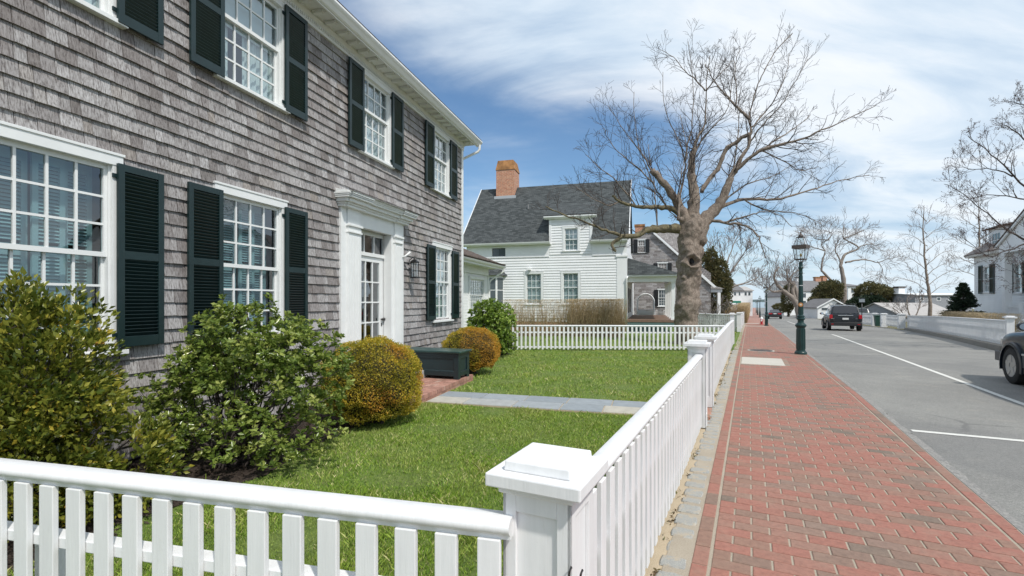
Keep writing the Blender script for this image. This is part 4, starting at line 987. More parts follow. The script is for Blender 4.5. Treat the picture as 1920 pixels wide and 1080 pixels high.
# dormer roof
P = [(-5.85, -.26, 6.58), (-2.76, -.26, 6.58), (-2.76, 1.9, 7.65), (-5.85, 1.9, 7.65)]
mb.hexa([CF.w(a, -b, z) for a, b, z in P] + [CF.w(a, -b, z + .06) for a, b, z in P])
mb.build('roof', M['asphaltshingle'], wh)
mb = MB()
for a in (V1 + .12, V0 - .34): mb.hexa([CF.w(a, .42, 4.95), CF.w(a + .04, .42, 4.95), CF.w(a + .04, -hd, RZ - .15), CF.w(a, -hd, RZ - .15), CF.w(a, .42, 5.13), CF.w(a + .04, .42, 5.13), CF.w(a + .04, -hd, RZ + .03), CF.w(a, -hd, RZ + .03)])
mb.build('rake_board', M['farwhite'], wh)
mb = MB(); cb0, cb1 = hd - .8, hd + .5; ca0, ca1 = -10.05, -8.72
ca0, ca1 = -9.75, -8.50
mb.box(CF, ca0, ca1, -cb1, -cb0, 7.6, 10.4)
chm = mb.build('chimney', M['chimney'], wh)
mb = MB(); i_ = .0; mb.hexa([CF.w(a, -b, 10.4) for a, b in ((ca0 - .04, cb0 - .04), (ca1 + .04, cb0 - .04), (ca1 + .04, cb1 + .04), (ca0 - .04, cb1 + .04))] + [CF.w(a, -b, 11.05) for a, b in ((ca0 + .09, cb0 + .09), (ca1 - .09, cb0 + .09), (ca1 - .09, cb1 - .09), (ca0 + .09, cb1 - .09))])
mb.build('chimney_top', M['lichen'], chm)
mb = MB(); mb.box(CF, ca0 - .12, ca1 + .12, -cb0 - .05, -cb0 + .06, slope_z(cb0) - .1, slope_z(cb0) + .12); mb.build('flashing', flat('lead', (.42, .44, .46), .5), chm)
mb = MB(); mb.box(CF, V0 + .05, V1 - .05, -DEP + .1, -.02, -.5, .42); mb.build('foundation', M['chimney'], wh)
mb = MB(); mb.lathe(CF.w(-7.3, .8 - hd + 1, slope_z(hd - 1.8)), [(.05, 0), (.05, .3), (.001, .3)], 8); mb.build('vent_pipe', flat('vent_pipe_grey', (.2, .2, .2), .6), wh)
mb = MB(); mb.tube([CF.w(V1 + .05, .1, 3.0), CF.w(V1 + .0, .16, 2.9), CF.w(V1 - .02, .09, 2.75), CF.w(V1 - .02, .09, -.1)], .05, 8); mb.build('downspout', M['farwhite'], wh, smooth=True)
mb = MB(); mb.box(CF, -6.85, -6.65, .0, .2, 3.45, 3.6); mb.build('light_fitting', M['farwhite'], wh)
# bay window
bay = thing('bay_dummy', (0, 0, 0), 'x', 'x'); bpy.data.objects.remove(bay)
BV0, BV1, PR = -9.6, -8.45, .55
mb = MB(); ring = [(BV0, 0), (BV0 + .35, PR), (BV1 - .35, PR), (BV1, 0)]
mb.v = []; 
def pr(mb, poly, z0, z1, FF_):
    n = len(mb.v); k = len(poly); mb.v += [FF_.w(a, b, z0) for a, b in poly] + [FF_.w(a, b, z1) for a, b in poly]
    mb.f.append(tuple(n + i for i in range(k))); mb.f.append(tuple(n + k + i for i in range(k))); mb.c += [.5, .5]
    for i in range(k): j = (i + 1) % k; mb.f.append((n + i, n + j, n + k + j, n + k + i)); mb.c.append(.5)
BV0, BV1 = -9.45, -8.35; ring = [(BV0, -.02), (BV0 + .3, PR), (BV1 - .3, PR), (BV1, -.02)]
pr(mb, ring, .4, 3.15, CF); bay = mb.build('bay_window', M['farwhite'], wh)
mb = MB(); r2 = [(BV0 - .2, 0), (BV0 + .2, PR + .25), (BV1 - .2, PR + .25), (BV1 + .25, 0)]
n = len(mb.v); mb.v += [CF.w(a, b, 3.15) for a, b in r2] + [CF.w(-9.3, 0.02, 3.65), CF.w(-8.6, 0.02, 3.65)]
for f in ((0, 1, 4), (1, 2, 5, 4), (2, 3, 5), (0, 3, 2, 1)): mb.f.append(tuple(n + i for i in f)); mb.c.append(.5)
mb.build('bay_roof', M['asphaltshingle'], bay)
mb = MB()
e = .012
for (p, q) in (((BV0 + .36, PR), (BV1 - .36, PR)), ((BV1 - .26, PR - .07), (BV1 - .04, .07))):
    dx, dy = q[0] - p[0], q[1] - p[1]; L = math.hypot(dx, dy); nx, ny = (-dy / L, dx / L) if abs(dy) < .01 else (-dy / L, dx / L)
    if ny < 0: nx, ny = -nx, -ny
    for z0, z1 in ((1.3, 2.25), (2.31, 3.0)): mb.face([CF.w(p[0] + nx * e, p[1] + ny * e, z0), CF.w(q[0] + nx * e, q[1] + ny * e, z0), CF.w(q[0] + nx * e, q[1] + ny * e, z1), CF.w(p[0] + nx * e, p[1] + ny * e, z1)])
mb.build('bay_pane', M['farglass'], bay, recalc=False)
# porch on its right side
pc = wh
mb = MB(); PV1 = 1.55; PU0, PU1 = 28.35, 38.6
PFm = HF
mb.box(PFm, PU0, PU1, V1 + .02, PV1, .42, .56); M['porchfloor'] = paint('porch_floor', (.20, .125, .09), .6, .15, 0); mb.build('porch_floor', M['porchfloor'], wh)
mb = MB(); mb.box(PFm, PU0 + .02, PU1, V1 + .02, PV1 - .02, .20, .415); mb.build('porch_skirt', paint('skirt_green', (.10, .17, .165), .6, .1, 0), wh)
mb = MB(); 
a = V1 + .05
for k in range(30):
    for sg in (1, -1):
        x0 = V1 + .05 + k * .1
        if x0 + .32 < PV1: mb.hexa([CF.w(x0 + (0 if sg > 0 else .32), -.28 + .006 * sg, -.16), CF.w(x0 + .02 + (0 if sg > 0 else .32), -.28 + .006 * sg, -.16), CF.w(x0 + .02 + (0 if sg > 0 else .32), -.27 + .006 * sg, -.16), CF.w(x0 + (0 if sg > 0 else .32), -.27 + .006 * sg, -.16),
                 CF.w(x0 + (.32 if sg > 0 else 0), -.28 + .006 * sg, .2), CF.w(x0 + .02 + (.32 if sg > 0 else 0), -.28 + .006 * sg, .2), CF.w(x0 + .02 + (.32 if sg > 0 else 0), -.27 + .006 * sg, .2), CF.w(x0 + (.32 if sg > 0 else 0), -.27 + .006 * sg, .2)])
mb.build('lattice', paint('lattice_green', (.07, .13, .13), .6, .1, 0), wh, recalc=False)
mb = MB(); mb.box(PFm, PU0, PU1, PV1 - .30, PV1, 2.70, 3.00); mb.box(PFm, PU0, PU0 + .25, V1 + .02, PV1 - .30, 2.70, 3.0); mb.box(PFm, PU0 - .25, PU1, V1 + .02, PV1 + .3, 3.0, 3.09)
mb.build('porch_beam', M['farwhite'], wh)
for u in (28.45, 31.0, 33.6, 36.2, 38.4):
    mb = MB(); mb.box(PFm, u, u + .2, PV1 - .23, PV1 - .03, .56, 2.70); mb.box(PFm, u - .03, u + .23, PV1 - .26, PV1, .56, .66); mb.box(PFm, u - .03, u + .23, PV1 - .26, PV1, 2.62, 2.70); mb.build('porch_column', M['farwhite'], wh)
mb = MB(); 
q = [HF.w(PU0 - .3, V1 + .03, 3.09), HF.w(PU0 - .3, PV1 + .35, 3.09), HF.w(PU1, PV1 + .35, 3.09), HF.w(PU1, V1 + .03, 3.09), HF.w(PU0 + 1.9, V1 + .03, 4.15), HF.w(PU1, V1 + .03, 4.15)]
q[4] = HF.w(PU0 + .5, V1 + .03, 4.12)
n = len(mb.v); mb.v += q
for f in ((0, 1, 4), (1, 2, 5, 4), (0, 3, 2, 1), (2, 3, 5)): mb.f.append(tuple(n + i for i in f)); mb.c.append(.5)
mb.build('porch_roof', M['asphaltshingle'], wh)
mb = MB()
for b in (30.2, 33.0):
    mb.box(SFr, b, b + .45, .02, .06, .9, 2.4)
mb.build('shutter', M['black'], wh)
# arched white arbour beyond the porch
ab = thing('garden_arch', HF.w(38.9, -.9, .0), 'white wooden arched garden trellis seen through the porch', 'garden arch')
AF = FaceF(39.4, 0); mb = MB(); ac, rr = -.02, .62
ca = -.10
arc = [AF.w(ca - .62, 0, .3), AF.w(ca - .62, 0, 1.55)] + [AF.w(ca - .62 * math.cos(t), 0, 1.55 + .62 * math.sin(t)) for t in [PI * i / 14 for i in range(1, 14)]] + [AF.w(ca + .62, 0, 1.55), AF.w(ca + .62, 0, .3)]
mb.tube(arc, .075, 4); mb.build('arch', M['farwhite'], ab)
mb = MB(); mb.box(AF, ca - .55, ca + .55, -.03, .03, .55, .95); mb.build('seat_back', M['farwhite'], ab)
bf = thing('white_railing', HF.w(39.6, 0, .4), 'low white baluster railing across the far end of the white porch', 'railing')
mb = MB(); RF_ = FaceF(38.9, 0)
mb.box(RF_, V1 + .4, PV1, -.04, .04, .88, .95)
mb.build('rail', M['farwhite'], bf)
mb = MB()
for k in range(24): x0 = V1 + .45 + k * .105; mb.box(RF_, x0, x0 + .04, -.02, .02, .5, .88) if x0 < PV1 - .05 else None
mb.build('baluster', M['farwhite'], bf)
# ================================================================ shrubs
def leaf_arrays(P, D, size, rg, fold=.22, aspect=.5, droop=0.0):
    """two-faced folded leaves: base P, direction D"""
    n = len(P); D = D / np.linalg.norm(D, axis=1)[:, None]; R0 = rg.normal(size=(n, 3)); R0[:, 2] *= .6
    sd = np.cross(D, R0); sd /= np.maximum(np.linalg.norm(sd, axis=1), 1e-6)[:, None]; up = np.cross(sd, D); up *= np.sign(up[:, 2:3] + 1e-9)
    L = (size * rg.uniform(.65, 1.2, n))[:, None]; w = L * aspect
    tip = P + D * L - up * L * .12 * rg.uniform(0, 1.4, n)[:, None]; mid = P + D * L * .5
    A = mid + sd * w * .5 + up * w * fold; B = mid - sd * w * .5 + up * w * fold
    V = np.stack([P, A, tip, B], 1).reshape(-1, 3); i = np.arange(n)[:, None] * 4
    F = np.concatenate([i + np.array([[0, 1, 2]]), i + np.array([[0, 2, 3]])], 0)
    return V, F
def stems(mb, base, tips, rg, r0=.011, wob=.06, n=5):
    for t in tips:
        b = np.array(base) + np.array([rg.normal() * .08, rg.normal() * .08, 0]); t = np.array(t); pts = []
        for i in range(n + 1):
            f = i / n; p = b + (t - b) * f + np.array([0, 0, .25 * np.linalg.norm(t - b) * (f - f * f)]) + rg.normal(size=3) * wob * (f * (1 - f) * 3)
            pts.append(p)
        mb.tube(pts, [r0 * (1 - .8 * i / n) + .0012 for i in range(n + 1)], 5, cap=False)
def shrub(label, cen, rad, ncl, per, lsize, mat, seed, group=None, name='shrub', zlow=.08, spread=.07, lump=.25, stemmat='twig', col=None, cat='shrub', inner=.55, upb=.5, squash=2.0, tip=False, gapk=-.33, lobes=None):
    rg = np.random.default_rng(seed); cx, cy, cz = cen
    root = thing(name, (cx, cy, zr(cx, cy)), label, cat, group)
    d = rg.normal(size=(ncl * 3, 3)); d /= np.linalg.norm(d, axis=1)[:, None]; r = rg.uniform(inner ** 2, 1, len(d)) ** .5
    nz = np.array([noise.noise((a * 1.6 + seed, b * 1.6, c * 1.6)) + .5 * noise.noise((a * 4 + seed, b * 4, c * 4)) for a, b, c in d])
    r = r * (1 + lump * nz)
    if lobes:
        wts = np.array([q[6] for q in lobes], float); pick = rg.choice(len(lobes), len(d), p=wts / wts.sum()); LC = np.array([q[:3] for q in lobes])[pick]; LR = np.array([q[3:6] for q in lobes])[pick]; Pc = LC + d * r[:, None] * LR
    else: Pc = np.array(cen) + d * r[:, None] * np.array(rad)
    k = (Pc[:, 2] > zlow + zr(cx, cy)) & (Pc[:, 0] * math.cos(TH) - Pc[:, 1] * math.sin(TH) > -4.92)
    gap = np.array([noise.noise((p[0] * 3.1 + seed, p[1] * 3.1, p[2] * 3.1)) for p in Pc]); k &= gap > gapk
    Pc = Pc[k][:ncl]; d = d[k][:ncl]; nc = len(Pc)
    mb = MB(); idx = rg.choice(nc, min(nc, 70 if tip else 40), replace=False); stems(mb, (cx, cy, zr(cx, cy)), Pc[idx], rg)
    for i in rg.choice(nc, min(nc, 350 if tip else 150), replace=False):
        p = Pc[i]; q = p - (d[i] * np.array([.9, .9, .5]) + np.array([0, 0, .5])) * rg.uniform(.08, .22); mb.tube([q, (p + q) / 2 + rg.normal(size=3) * .01, p], [.004, .003, .0015], 4, cap=False)
    mb.build('stem', M[stemmat], root, recalc=False)
    n = nc * per; cc = np.repeat(Pc, per, 0); dd = np.repeat(d, per, 0)
    off = rg.normal(size=(n, 3)); off /= np.linalg.norm(off, axis=1)[:, None]
    if tip:   # whorls round a shoot tip
        ax = d * .6 + np.array([0, 0, upb]) + rg.normal(size=(nc, 3)) * .25; ax /= np.linalg.norm(ax, axis=1)[:, None]; ax = np.repeat(ax, per, 0)
        P = cc - ax * rg.uniform(0, spread, n)[:, None]; perp = np.cross(ax, off); perp /= np.linalg.norm(perp, axis=1)[:, None]; D = perp + ax * rg.uniform(.1, .9, n)[:, None]
    else:
        P = cc + off * spread * rg.uniform(0, 1, n)[:, None]; D = dd * .7 + off * .8 + np.array([0, 0, upb])
    V, F = leaf_arrays(P, D, lsize, rg)
    r = rg.beta(2.2, 2.6, nc); rr = np.clip(np.repeat(r, per) * .6 + rg.random(n) * .4 + .12 * np.repeat(nz[k][:ncl], per), 0, 1)
    if col is not None: rr = col(P, rr, rg)
    np_mesh('foliage', V, F, mat, np.concatenate([rr, rr]), parent=root, smooth=False)
    return root
H3 = lambda u, v, z: HF.w(u, v, z)
# left: yellow-green shrub; centre: glossy holly-like shrub
shrub('big loose yellow green shrub at the left edge below the large window', (-3.52, 3.58, .84), (.80, .60, .80), 1900, 12, .056, M['leafA'], 3, spread=.08, lump=.38, inner=.35, zlow=.02, gapk=-.17, lobes=[(-3.58, 3.62, .95, .62, .50, .68, 5), (-3.62, 3.45, .45, .85, .60, .48, 4), (-3.05, 3.70, .30, .42, .40, .34, 2), (-3.75, 3.6, 1.45, .28, .25, .30, 1)])
shrub('glossy dark green open branched shrub in the middle of the house bed', (-2.76, 4.80, .80), (1.06, .72, .80), 1650, 12, .058, M['leafB'], 8, tip=True, spread=.05, lump=.36, gapk=-.24, lobes=[(-2.7, 4.7, .80, .55, .45, .30, 1.6), (-2.62, 4.85, 1.22, .60, .50, .42, 5), (-2.05, 4.95, .88, .42, .45, .50, 3), (-3.35, 4.75, .50, .42, .40, .46, 2.4), (-2.45, 4.65, .34, .85, .50, .30, 2.6), (-3.05, 4.8, 1.0, .35, .35, .30, 1.6)], inner=.30, zlow=.05, upb=.9)
def ball(label, cen, rad, n, size, mat, seed, mat2=None, side=None, thr=.25):
    rg = np.random.default_rng(seed); cx, cy, cz = cen; root = thing('box_ball', (cx, cy, zr(cx, cy)), label, 'clipped bush', 'clipped round bushes by the terrace')
    d = rg.normal(size=(n, 3)); d /= np.linalg.norm(d, axis=1)[:, None]; k = d[:, 2] > -.75; d = d[k]; n = len(d)
    nz = np.array([noise.noise((a * 3 + seed, b * 3, c * 3)) for a, b, c in d]) * .15 + np.array([noise.noise((a * 9 + seed, b * 9, c * 9)) for a, b, c in d]) * .05
    r = rg.uniform(.90, 1.0, n) + nz; sq = np.where(d[:, 2] < 0, .88, 1.0)
    sup = (np.abs(d) ** 2.15).sum(1) ** (-1 / 2.15)
    P = np.array(cen) + d * (r * sup)[:, None] * np.array(rad); D = d * .8 + rg.normal(size=(n, 3)) * .65 + np.array([0, 0, .35])
    V, F = leaf_arrays(P, D, size, rg, aspect=.6); rr = np.clip(rg.beta(2.2, 2.4, n) + nz * 2.5, 0, 1)
    hi = np.array([noise.noise((p[0] * 2.2 + 9, p[1] * 2.2, p[2] * 2.2)) for p in P]); 
    if mat2 is not None:
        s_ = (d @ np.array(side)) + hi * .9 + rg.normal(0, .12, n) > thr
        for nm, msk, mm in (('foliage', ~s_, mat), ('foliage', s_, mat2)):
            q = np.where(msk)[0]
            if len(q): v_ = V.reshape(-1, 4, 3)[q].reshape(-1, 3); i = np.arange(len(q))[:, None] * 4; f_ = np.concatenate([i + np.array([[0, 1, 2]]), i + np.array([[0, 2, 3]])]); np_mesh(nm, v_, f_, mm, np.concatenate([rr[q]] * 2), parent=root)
    else: np_mesh('foliage', V, F, mat, np.concatenate([rr, rr]), parent=root)
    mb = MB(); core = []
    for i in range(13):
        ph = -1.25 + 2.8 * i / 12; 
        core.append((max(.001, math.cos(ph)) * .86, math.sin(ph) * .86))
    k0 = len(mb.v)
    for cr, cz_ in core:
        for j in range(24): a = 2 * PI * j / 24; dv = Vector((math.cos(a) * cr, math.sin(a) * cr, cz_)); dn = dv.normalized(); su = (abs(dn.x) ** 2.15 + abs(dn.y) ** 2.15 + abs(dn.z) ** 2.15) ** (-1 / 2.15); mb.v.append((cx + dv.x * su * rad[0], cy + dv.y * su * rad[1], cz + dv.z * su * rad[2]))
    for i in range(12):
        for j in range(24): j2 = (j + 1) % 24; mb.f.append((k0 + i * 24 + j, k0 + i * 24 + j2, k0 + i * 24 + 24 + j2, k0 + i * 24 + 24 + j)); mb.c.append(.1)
    mb.build('shade_core', M['corebox'], root, smooth=True, recalc=False)  # solid core shell, its dark colour stands in for shade inside the bush
    mb = MB(); stems(mb, (cx, cy, zr(cx, cy)), [np.array(cen) + np.array([rg.normal() * .25, rg.normal() * .25, -.1]) for _ in range(14)], rg, r0=.018); mb.build('stem', M['twig'], root, recalc=False)
    return root
m = NT('box_shade_core'); m.col(m.ramp(m.noise(60, 6, rough=.8), [(.35, (.012, .010, .004)), (.6, (.05, .045, .012)), (.75, (.11, .085, .02))])).set(Roughness=.9); m.bump(m.noise(50, 5), 1, .03); M['corebox'] = m.m
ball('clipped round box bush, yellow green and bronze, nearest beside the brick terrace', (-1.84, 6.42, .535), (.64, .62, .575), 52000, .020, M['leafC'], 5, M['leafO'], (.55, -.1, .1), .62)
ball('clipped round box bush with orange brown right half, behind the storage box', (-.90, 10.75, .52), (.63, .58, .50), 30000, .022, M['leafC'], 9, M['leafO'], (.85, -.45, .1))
shrub('bright light green broadleaf shrub at the corner of the shingled house', (-.66, 14.0, .84), (.80, .75, .86), 1300, 12, .075, M['leafD'], 14, tip=True, spread=.05, lump=.35, inner=.45, zlow=.1, upb=.8)
shrub('small dark green sprig bush low against the foot of the corner shrub', (-.25, 14.6, .40), (.40, .38, .42), 350, 10, .06, M['leafD'], 15, tip=True, spread=.05)

# daffodil leaves poking out of the bed
mb = MB()
rg = random.Random(3)
for dx, hh, ln in ((0, .16, .01), (.05, .14, .07), (.02, .12, -.04), (.08, .10, .09)):
    p = ((385 - 960) / 907 * 4.05 + dx, 4.05, 0); mb.hexa([(p[0] - .007, p[1], -.01), (p[0] + .007, p[1], -.01), (p[0] + .007, p[1] + .003, -.01), (p[0] - .007, p[1] + .003, -.01), (p[0] + ln - .002, p[1] - .01, hh), (p[0] + ln + .002, p[1] - .01, hh), (p[0] + ln + .002, p[1] - .008, hh), (p[0] + ln - .002, p[1] - .008, hh)], .8)
o = mb.build('daffodil_leaves', M['leafD']); tag(o, 'few upright green bulb leaves at the edge of the mulch bed', 'bulb plant')

# ================================================================ bare deciduous trees
def grow(mb, p, d, L, r, lev, rg, up=.25, n=None, fork=(3, 5), wig=.11, minr=.0035, sides=(5, 4, 3, 3), spread=(.5, 1.0), lf=(.45, .75), drop=0, buds=None, maxlev=3):
    n = n or max(2, min(6, int(L / .22))); pts = [Vector(p)]; d = Vector(d).normalized()
    for i in range(n):
        d = (d + Vector((rg.gauss(0, wig), rg.gauss(0, wig), rg.gauss(0, wig) + up * .3 - drop))).normalized(); pts.append(pts[-1] + d * L / n)
    r1 = max(minr, r * .4); rad = [r + (r1 - r) * i / n for i in range(n + 1)]
    mb.tube(pts, rad, sides[min(lev, len(sides) - 1)], cap=False)
    if buds is not None and lev >= maxlev: buds.append(pts[-1].copy()); buds.append(pts[len(pts) // 2].copy())
    if lev >= maxlev: return
    k = rg.randint(*fork) - (1 if lev >= 2 else 0)
    for j in range(k):
        f = .22 + .78 * (j + rg.random()) / k; f = min(f, .999); i = min(int(f * n), n - 1); q = pts[i].lerp(pts[i + 1], f * n - i); dd = (pts[i + 1] - pts[i]).normalized()
        ax = dd.orthogonal().normalized(); ax.rotate(__import__('mathutils').Quaternion(dd, rg.uniform(0, 2 * PI))); a = rg.uniform(*spread)
        nd = dd * math.cos(a) + ax * math.sin(a) + Vector((0, 0, up))
        grow(mb, q, nd, L * rg.uniform(*lf) * (1.15 - .5 * f), max(minr, rad[i] * .55), lev + 1, rg, up, None, fork, wig, minr, sides, spread, lf, drop, buds, maxlev)
def limb(mb, tw, pts, r0, r1, rg, kids=8, kl=.9, start=.3, up=.25, sides=8, smooth=2, maxlev=3, fork=(3, 5), minr=.0045, spread=(.5, 1.05), drop=0, buds=None, wob=.03, wig=.12, pw=1.45):
    """main limb along control points with side branches into tw"""
    P = [Vector(p) for p in pts]; Q = []
    for i in range(len(P) - 1):        # Catmull-Rom
        a, b, c, d = P[max(i - 1, 0)], P[i], P[i + 1], P[min(i + 2, len(P) - 1)]
        for t in [k / 4 for k in range(4)]:
            Q.append(.5 * ((2 * b) + (c - a) * t + (2 * a - 5 * b + 4 * c - d) * t * t + (3 * b - a - 3 * c + d) * t ** 3) + Vector((rg.gauss(0, wob), rg.gauss(0, wob), rg.gauss(0, wob))) * .5)
    Q.append(P[-1]); n = len(Q) - 1; rad = [(r1 + (r0 - r1) * (1 - i / n) ** pw) * (1 + .10 * math.sin(i * 2.3 + r0 * 50)) for i in range(n + 1)]
    mb.tube(Q, rad, sides, cap=True)
    for j in range(kids):
        f = start + (1 - start) * (j + rg.random() * .9) / kids; f = min(f, .995); i = min(int(f * n), n - 1); q = Q[i].lerp(Q[i + 1], f * n - i); dd = (Q[i + 1] - Q[i]).normalized()
        ax = dd.orthogonal().normalized(); ax.rotate(__import__('mathutils').Quaternion(dd, rg.uniform(0, 2 * PI))); a = rg.uniform(*spread)
        grow(tw, q, dd * math.cos(a) + ax * math.sin(a) + Vector((0, 0, up)), kl * rg.uniform(.6, 1.25) * (1.1 - .45 * f), max(minr, min(.022, rad[i] * .5)), 1, rg, up, None, fork, maxlev=maxlev, minr=minr, spread=spread, drop=drop, buds=buds, wig=wig)
    return Q, rad
TY = 18.5
def T(*pp):     # photo trace of the old tree -> space, (x, y, depth offset)
    return [px(p[0], p[1], TY + (p[2] if len(p) > 2 else 0)) for p in pp]
tb0 = ground_at(1294, TY)
tree = thing('old_tree', tb0, 'gnarled bare old tree with thick knobbly trunk and a hollow beside the porch', 'tree')
# trunk with burls and the hollow
def trunk_mesh(path, seed, nr=110, ns=64, amp=.075, hollow=None):
    P = [Vector(p[:3]) for p in path]; Rr = [p[3] for p in path]; cum = [0]
    for a, b in zip(P, P[1:]): cum.append(cum[-1] + (b - a).length)
    mb = MB(); k0 = 0
    for i in range(nr + 1):
        s = cum[-1] * i / nr; j = max(k for k in range(len(cum)) if cum[k] <= s + 1e-9); j = min(j, len(P) - 2); f = (s - cum[j]) / (cum[j + 1] - cum[j]); f2 = f * f * (3 - 2 * f)
        c = P[j].lerp(P[j + 1], f); r = Rr[j] + (Rr[j + 1] - Rr[j]) * f2
        for k in range(ns):
            a = 2 * PI * k / ns; dv = Vector((math.cos(a), math.sin(a), 0)); q = c + dv * r
            dsp = noise.noise(q * 1.7 + Vector((seed, 0, 0))) * amp * 1.5 + noise.noise(q * 4.2) * amp * .9 + abs(noise.noise(q * 9)) * amp * .7 + noise.noise(q * 22) * amp * .22
            if hollow:
                for hp, hr, dep in hollow:
                    e = math.sqrt(((q.x - hp.x)) ** 2 + ((q.z - hp.z)) ** 2 + max(0, (q.y - hp.y)) ** 2 * .25) * (1 + .45 * noise.noise(q * 5.5))
                    dsp += -dep * math.exp(-(e / hr) ** 4) + dep * .42 * math.exp(-((e - hr * 1.35) / (hr * .45)) ** 2)
            mb.v.append(tuple(c + dv * (r + dsp)))
    for i in range(nr):
        for k in range(ns): k2 = (k + 1) % ns; mb.f.append((i * ns + k, i * ns + k2, (i + 1) * ns + k2, (i + 1) * ns + k)); mb.c.append(.5)
    return mb
def pt(x, y, r): v = px(x, y, TY); return (v.x, v.y, v.z, r)
path = [(tb0.x - .02, TY, -.12, .62), (tb0.x - .02, TY, .15, .50), pt(1288, 605, 0.408), pt(1289, 560, 0.424), pt(1291, 520, 0.416), pt(1293, 485, 0.424), pt(1295, 455, 0.424), pt(1296, 435, 0.440), pt(1297, 420, 0.400), pt(1297, 406, 0.304), pt(1296, 394, 0.128)]
mb = trunk_mesh(path, 3, hollow=[(px(1298, 490, TY - .42), .15, .30), (px(1309, 512, TY - .4), .06, .06), (px(1283, 520, TY - .4), .09, -.08)])
mb.build('trunk', M['bark'], tree, smooth=True, recalc=True)
mb = MB(); c_ = px(1298, 490, TY - .22); mb.lathe(c_, [(.001, -.10), (.09, -.08), (.11, 0), (.09, .10), (.001, .12)], 14); mb.build('hollow', M['dark'], tree, smooth=True)  # dark lump set inside the opening, its colour stands in for the shade there
rg = random.Random(42); lm = MB(); tw = MB(); ms = MB()
limb(lm, tw, T((1299, 445), (1299, 408), (1302, 372), (1297, 335, .1), (1297, 305, .1), (1300, 280, .1)), .34, .11, rg, 7, 1.4, .45, sides=14, wob=.05, up=.1, pw=1.7)
limb(lm, tw, T((1299, 300, .1), (1301, 278, .1), (1308, 258, .1), (1322, 230, .2), (1324, 171, .3), (1331, 104, .3)), .085, .014, rg, 15, 1.2, .1, sides=8, up=.1)
limb(lm, tw, T((1296, 450), (1286, 415), (1273, 390), (1259, 363, -.2), (1240, 338, -.3), (1222, 319, -.4)), .34, .115, rg, 3, 1.6, .7, up=.5, sides=14, wob=.05, pw=2.2)
limb(ms, tw, T((1292, 415), (1267, 395), (1248, 389, -.2), (1220, 388, -.4), (1193, 387, -.6), (1163, 378, -.8), (1148, 367, -.9)), .13, .045, rg, 9, 1.1, .3, up=.5, sides=10)
limb(ms, tw, T((1296, 436), (1267, 428), (1236, 429, -.3), (1215, 431, -.5), (1192, 442, -.8), (1163, 445, -1.0), (1148, 460, -1.1), (1155, 471, -1.1)), .22, .045, rg, 6, .8, .4, up=.4, sides=10)
limb(ms, tw, T((1170, 443, -1.0), (1156, 439, -1.0), (1128, 430, -1.1), (1101, 417, -1.2), (1056, 402, -1.4), (1023, 387, -1.5)), .07, .02, rg, 12, .75, .1, up=.3, sides=8)
limb(lm, tw, T((1304, 455), (1315, 422), (1333, 400), (1352, 378, -.1), (1366, 345, -.2), (1374, 326, -.2), (1390, 296, -.3), (1404, 271, -.3), (1408, 240, -.3), (1404, 223, -.3), (1418, 167, -.4), (1432, 135, -.5), (1452, 98, -.5), (1486, 62, -.6)), .36, .016, rg, 20, 1.2, .3, sides=12, up=.12, pw=2.9)
limb(lm, tw, T((1404, 223, -.3), (1390, 208, -.2), (1374, 193, 0), (1355, 170, .1), (1337, 148, .2), (1322, 120, .3)), .06, .015, rg, 9, 1.0, .2, sides=6)
limb(lm, tw, T((1406, 250, -.3), (1385, 262, -.1), (1359, 282, .1), (1350, 311, .2), (1330, 335, .2), (1316, 360, .1)), .07, .085, rg, 5, .9, .1, sides=7)
limb(lm, tw, T((1374, 326, -.2), (1395, 305, -.5), (1426, 282, -.8), (1468, 270, -1.1), (1507, 260, -1.4), (1550, 240, -1.7), (1590, 222, -1.9), (1642, 198, -2.1)), .085, .012, rg, 18, 1.05, .15, up=.12, sides=7)
limb(lm, tw, T((1426, 282, -.8), (1455, 262, -.4), (1490, 240, 0), (1520, 215, .3)), .045, .012, rg, 9, 1.0, .1, up=.2, sides=6)
limb(lm, tw, T((1335, 400), (1360, 385, .1), (1396, 374, .3), (1452, 374, .5), (1500, 362, .6), (1544, 348, .8), (1593, 334, 1.0), (1630, 328, 1.0)), .09, .012, rg, 17, 1.0, .2, up=.1, sides=7)
limb(lm, tw, T((1330, 412), (1345, 415, -.3), (1368, 419, -.7), (1399, 424, -1.1), (1420, 442, -1.4), (1428, 458, -1.5), (1435, 484, -1.6)), .075, .014, rg, 11, .65, .3, up=-.1, sides=7, drop=.03)
limb(lm, tw, T((1360, 418, -.6), (1380, 411, -.8), (1399, 406, -1.0), (1425, 398, -1.2), (1455, 400, -1.4), (1485, 425, -1.5)), .05, .01, rg, 12, .7, .1, up=0, sides=6)
limb(lm, tw, T((1396, 374, .3), (1430, 392, .1), (1470, 396, 0), (1510, 405, -.1), (1540, 418, -.1)), .035, .008, rg, 10, .7, .1, up=0, sides=5)
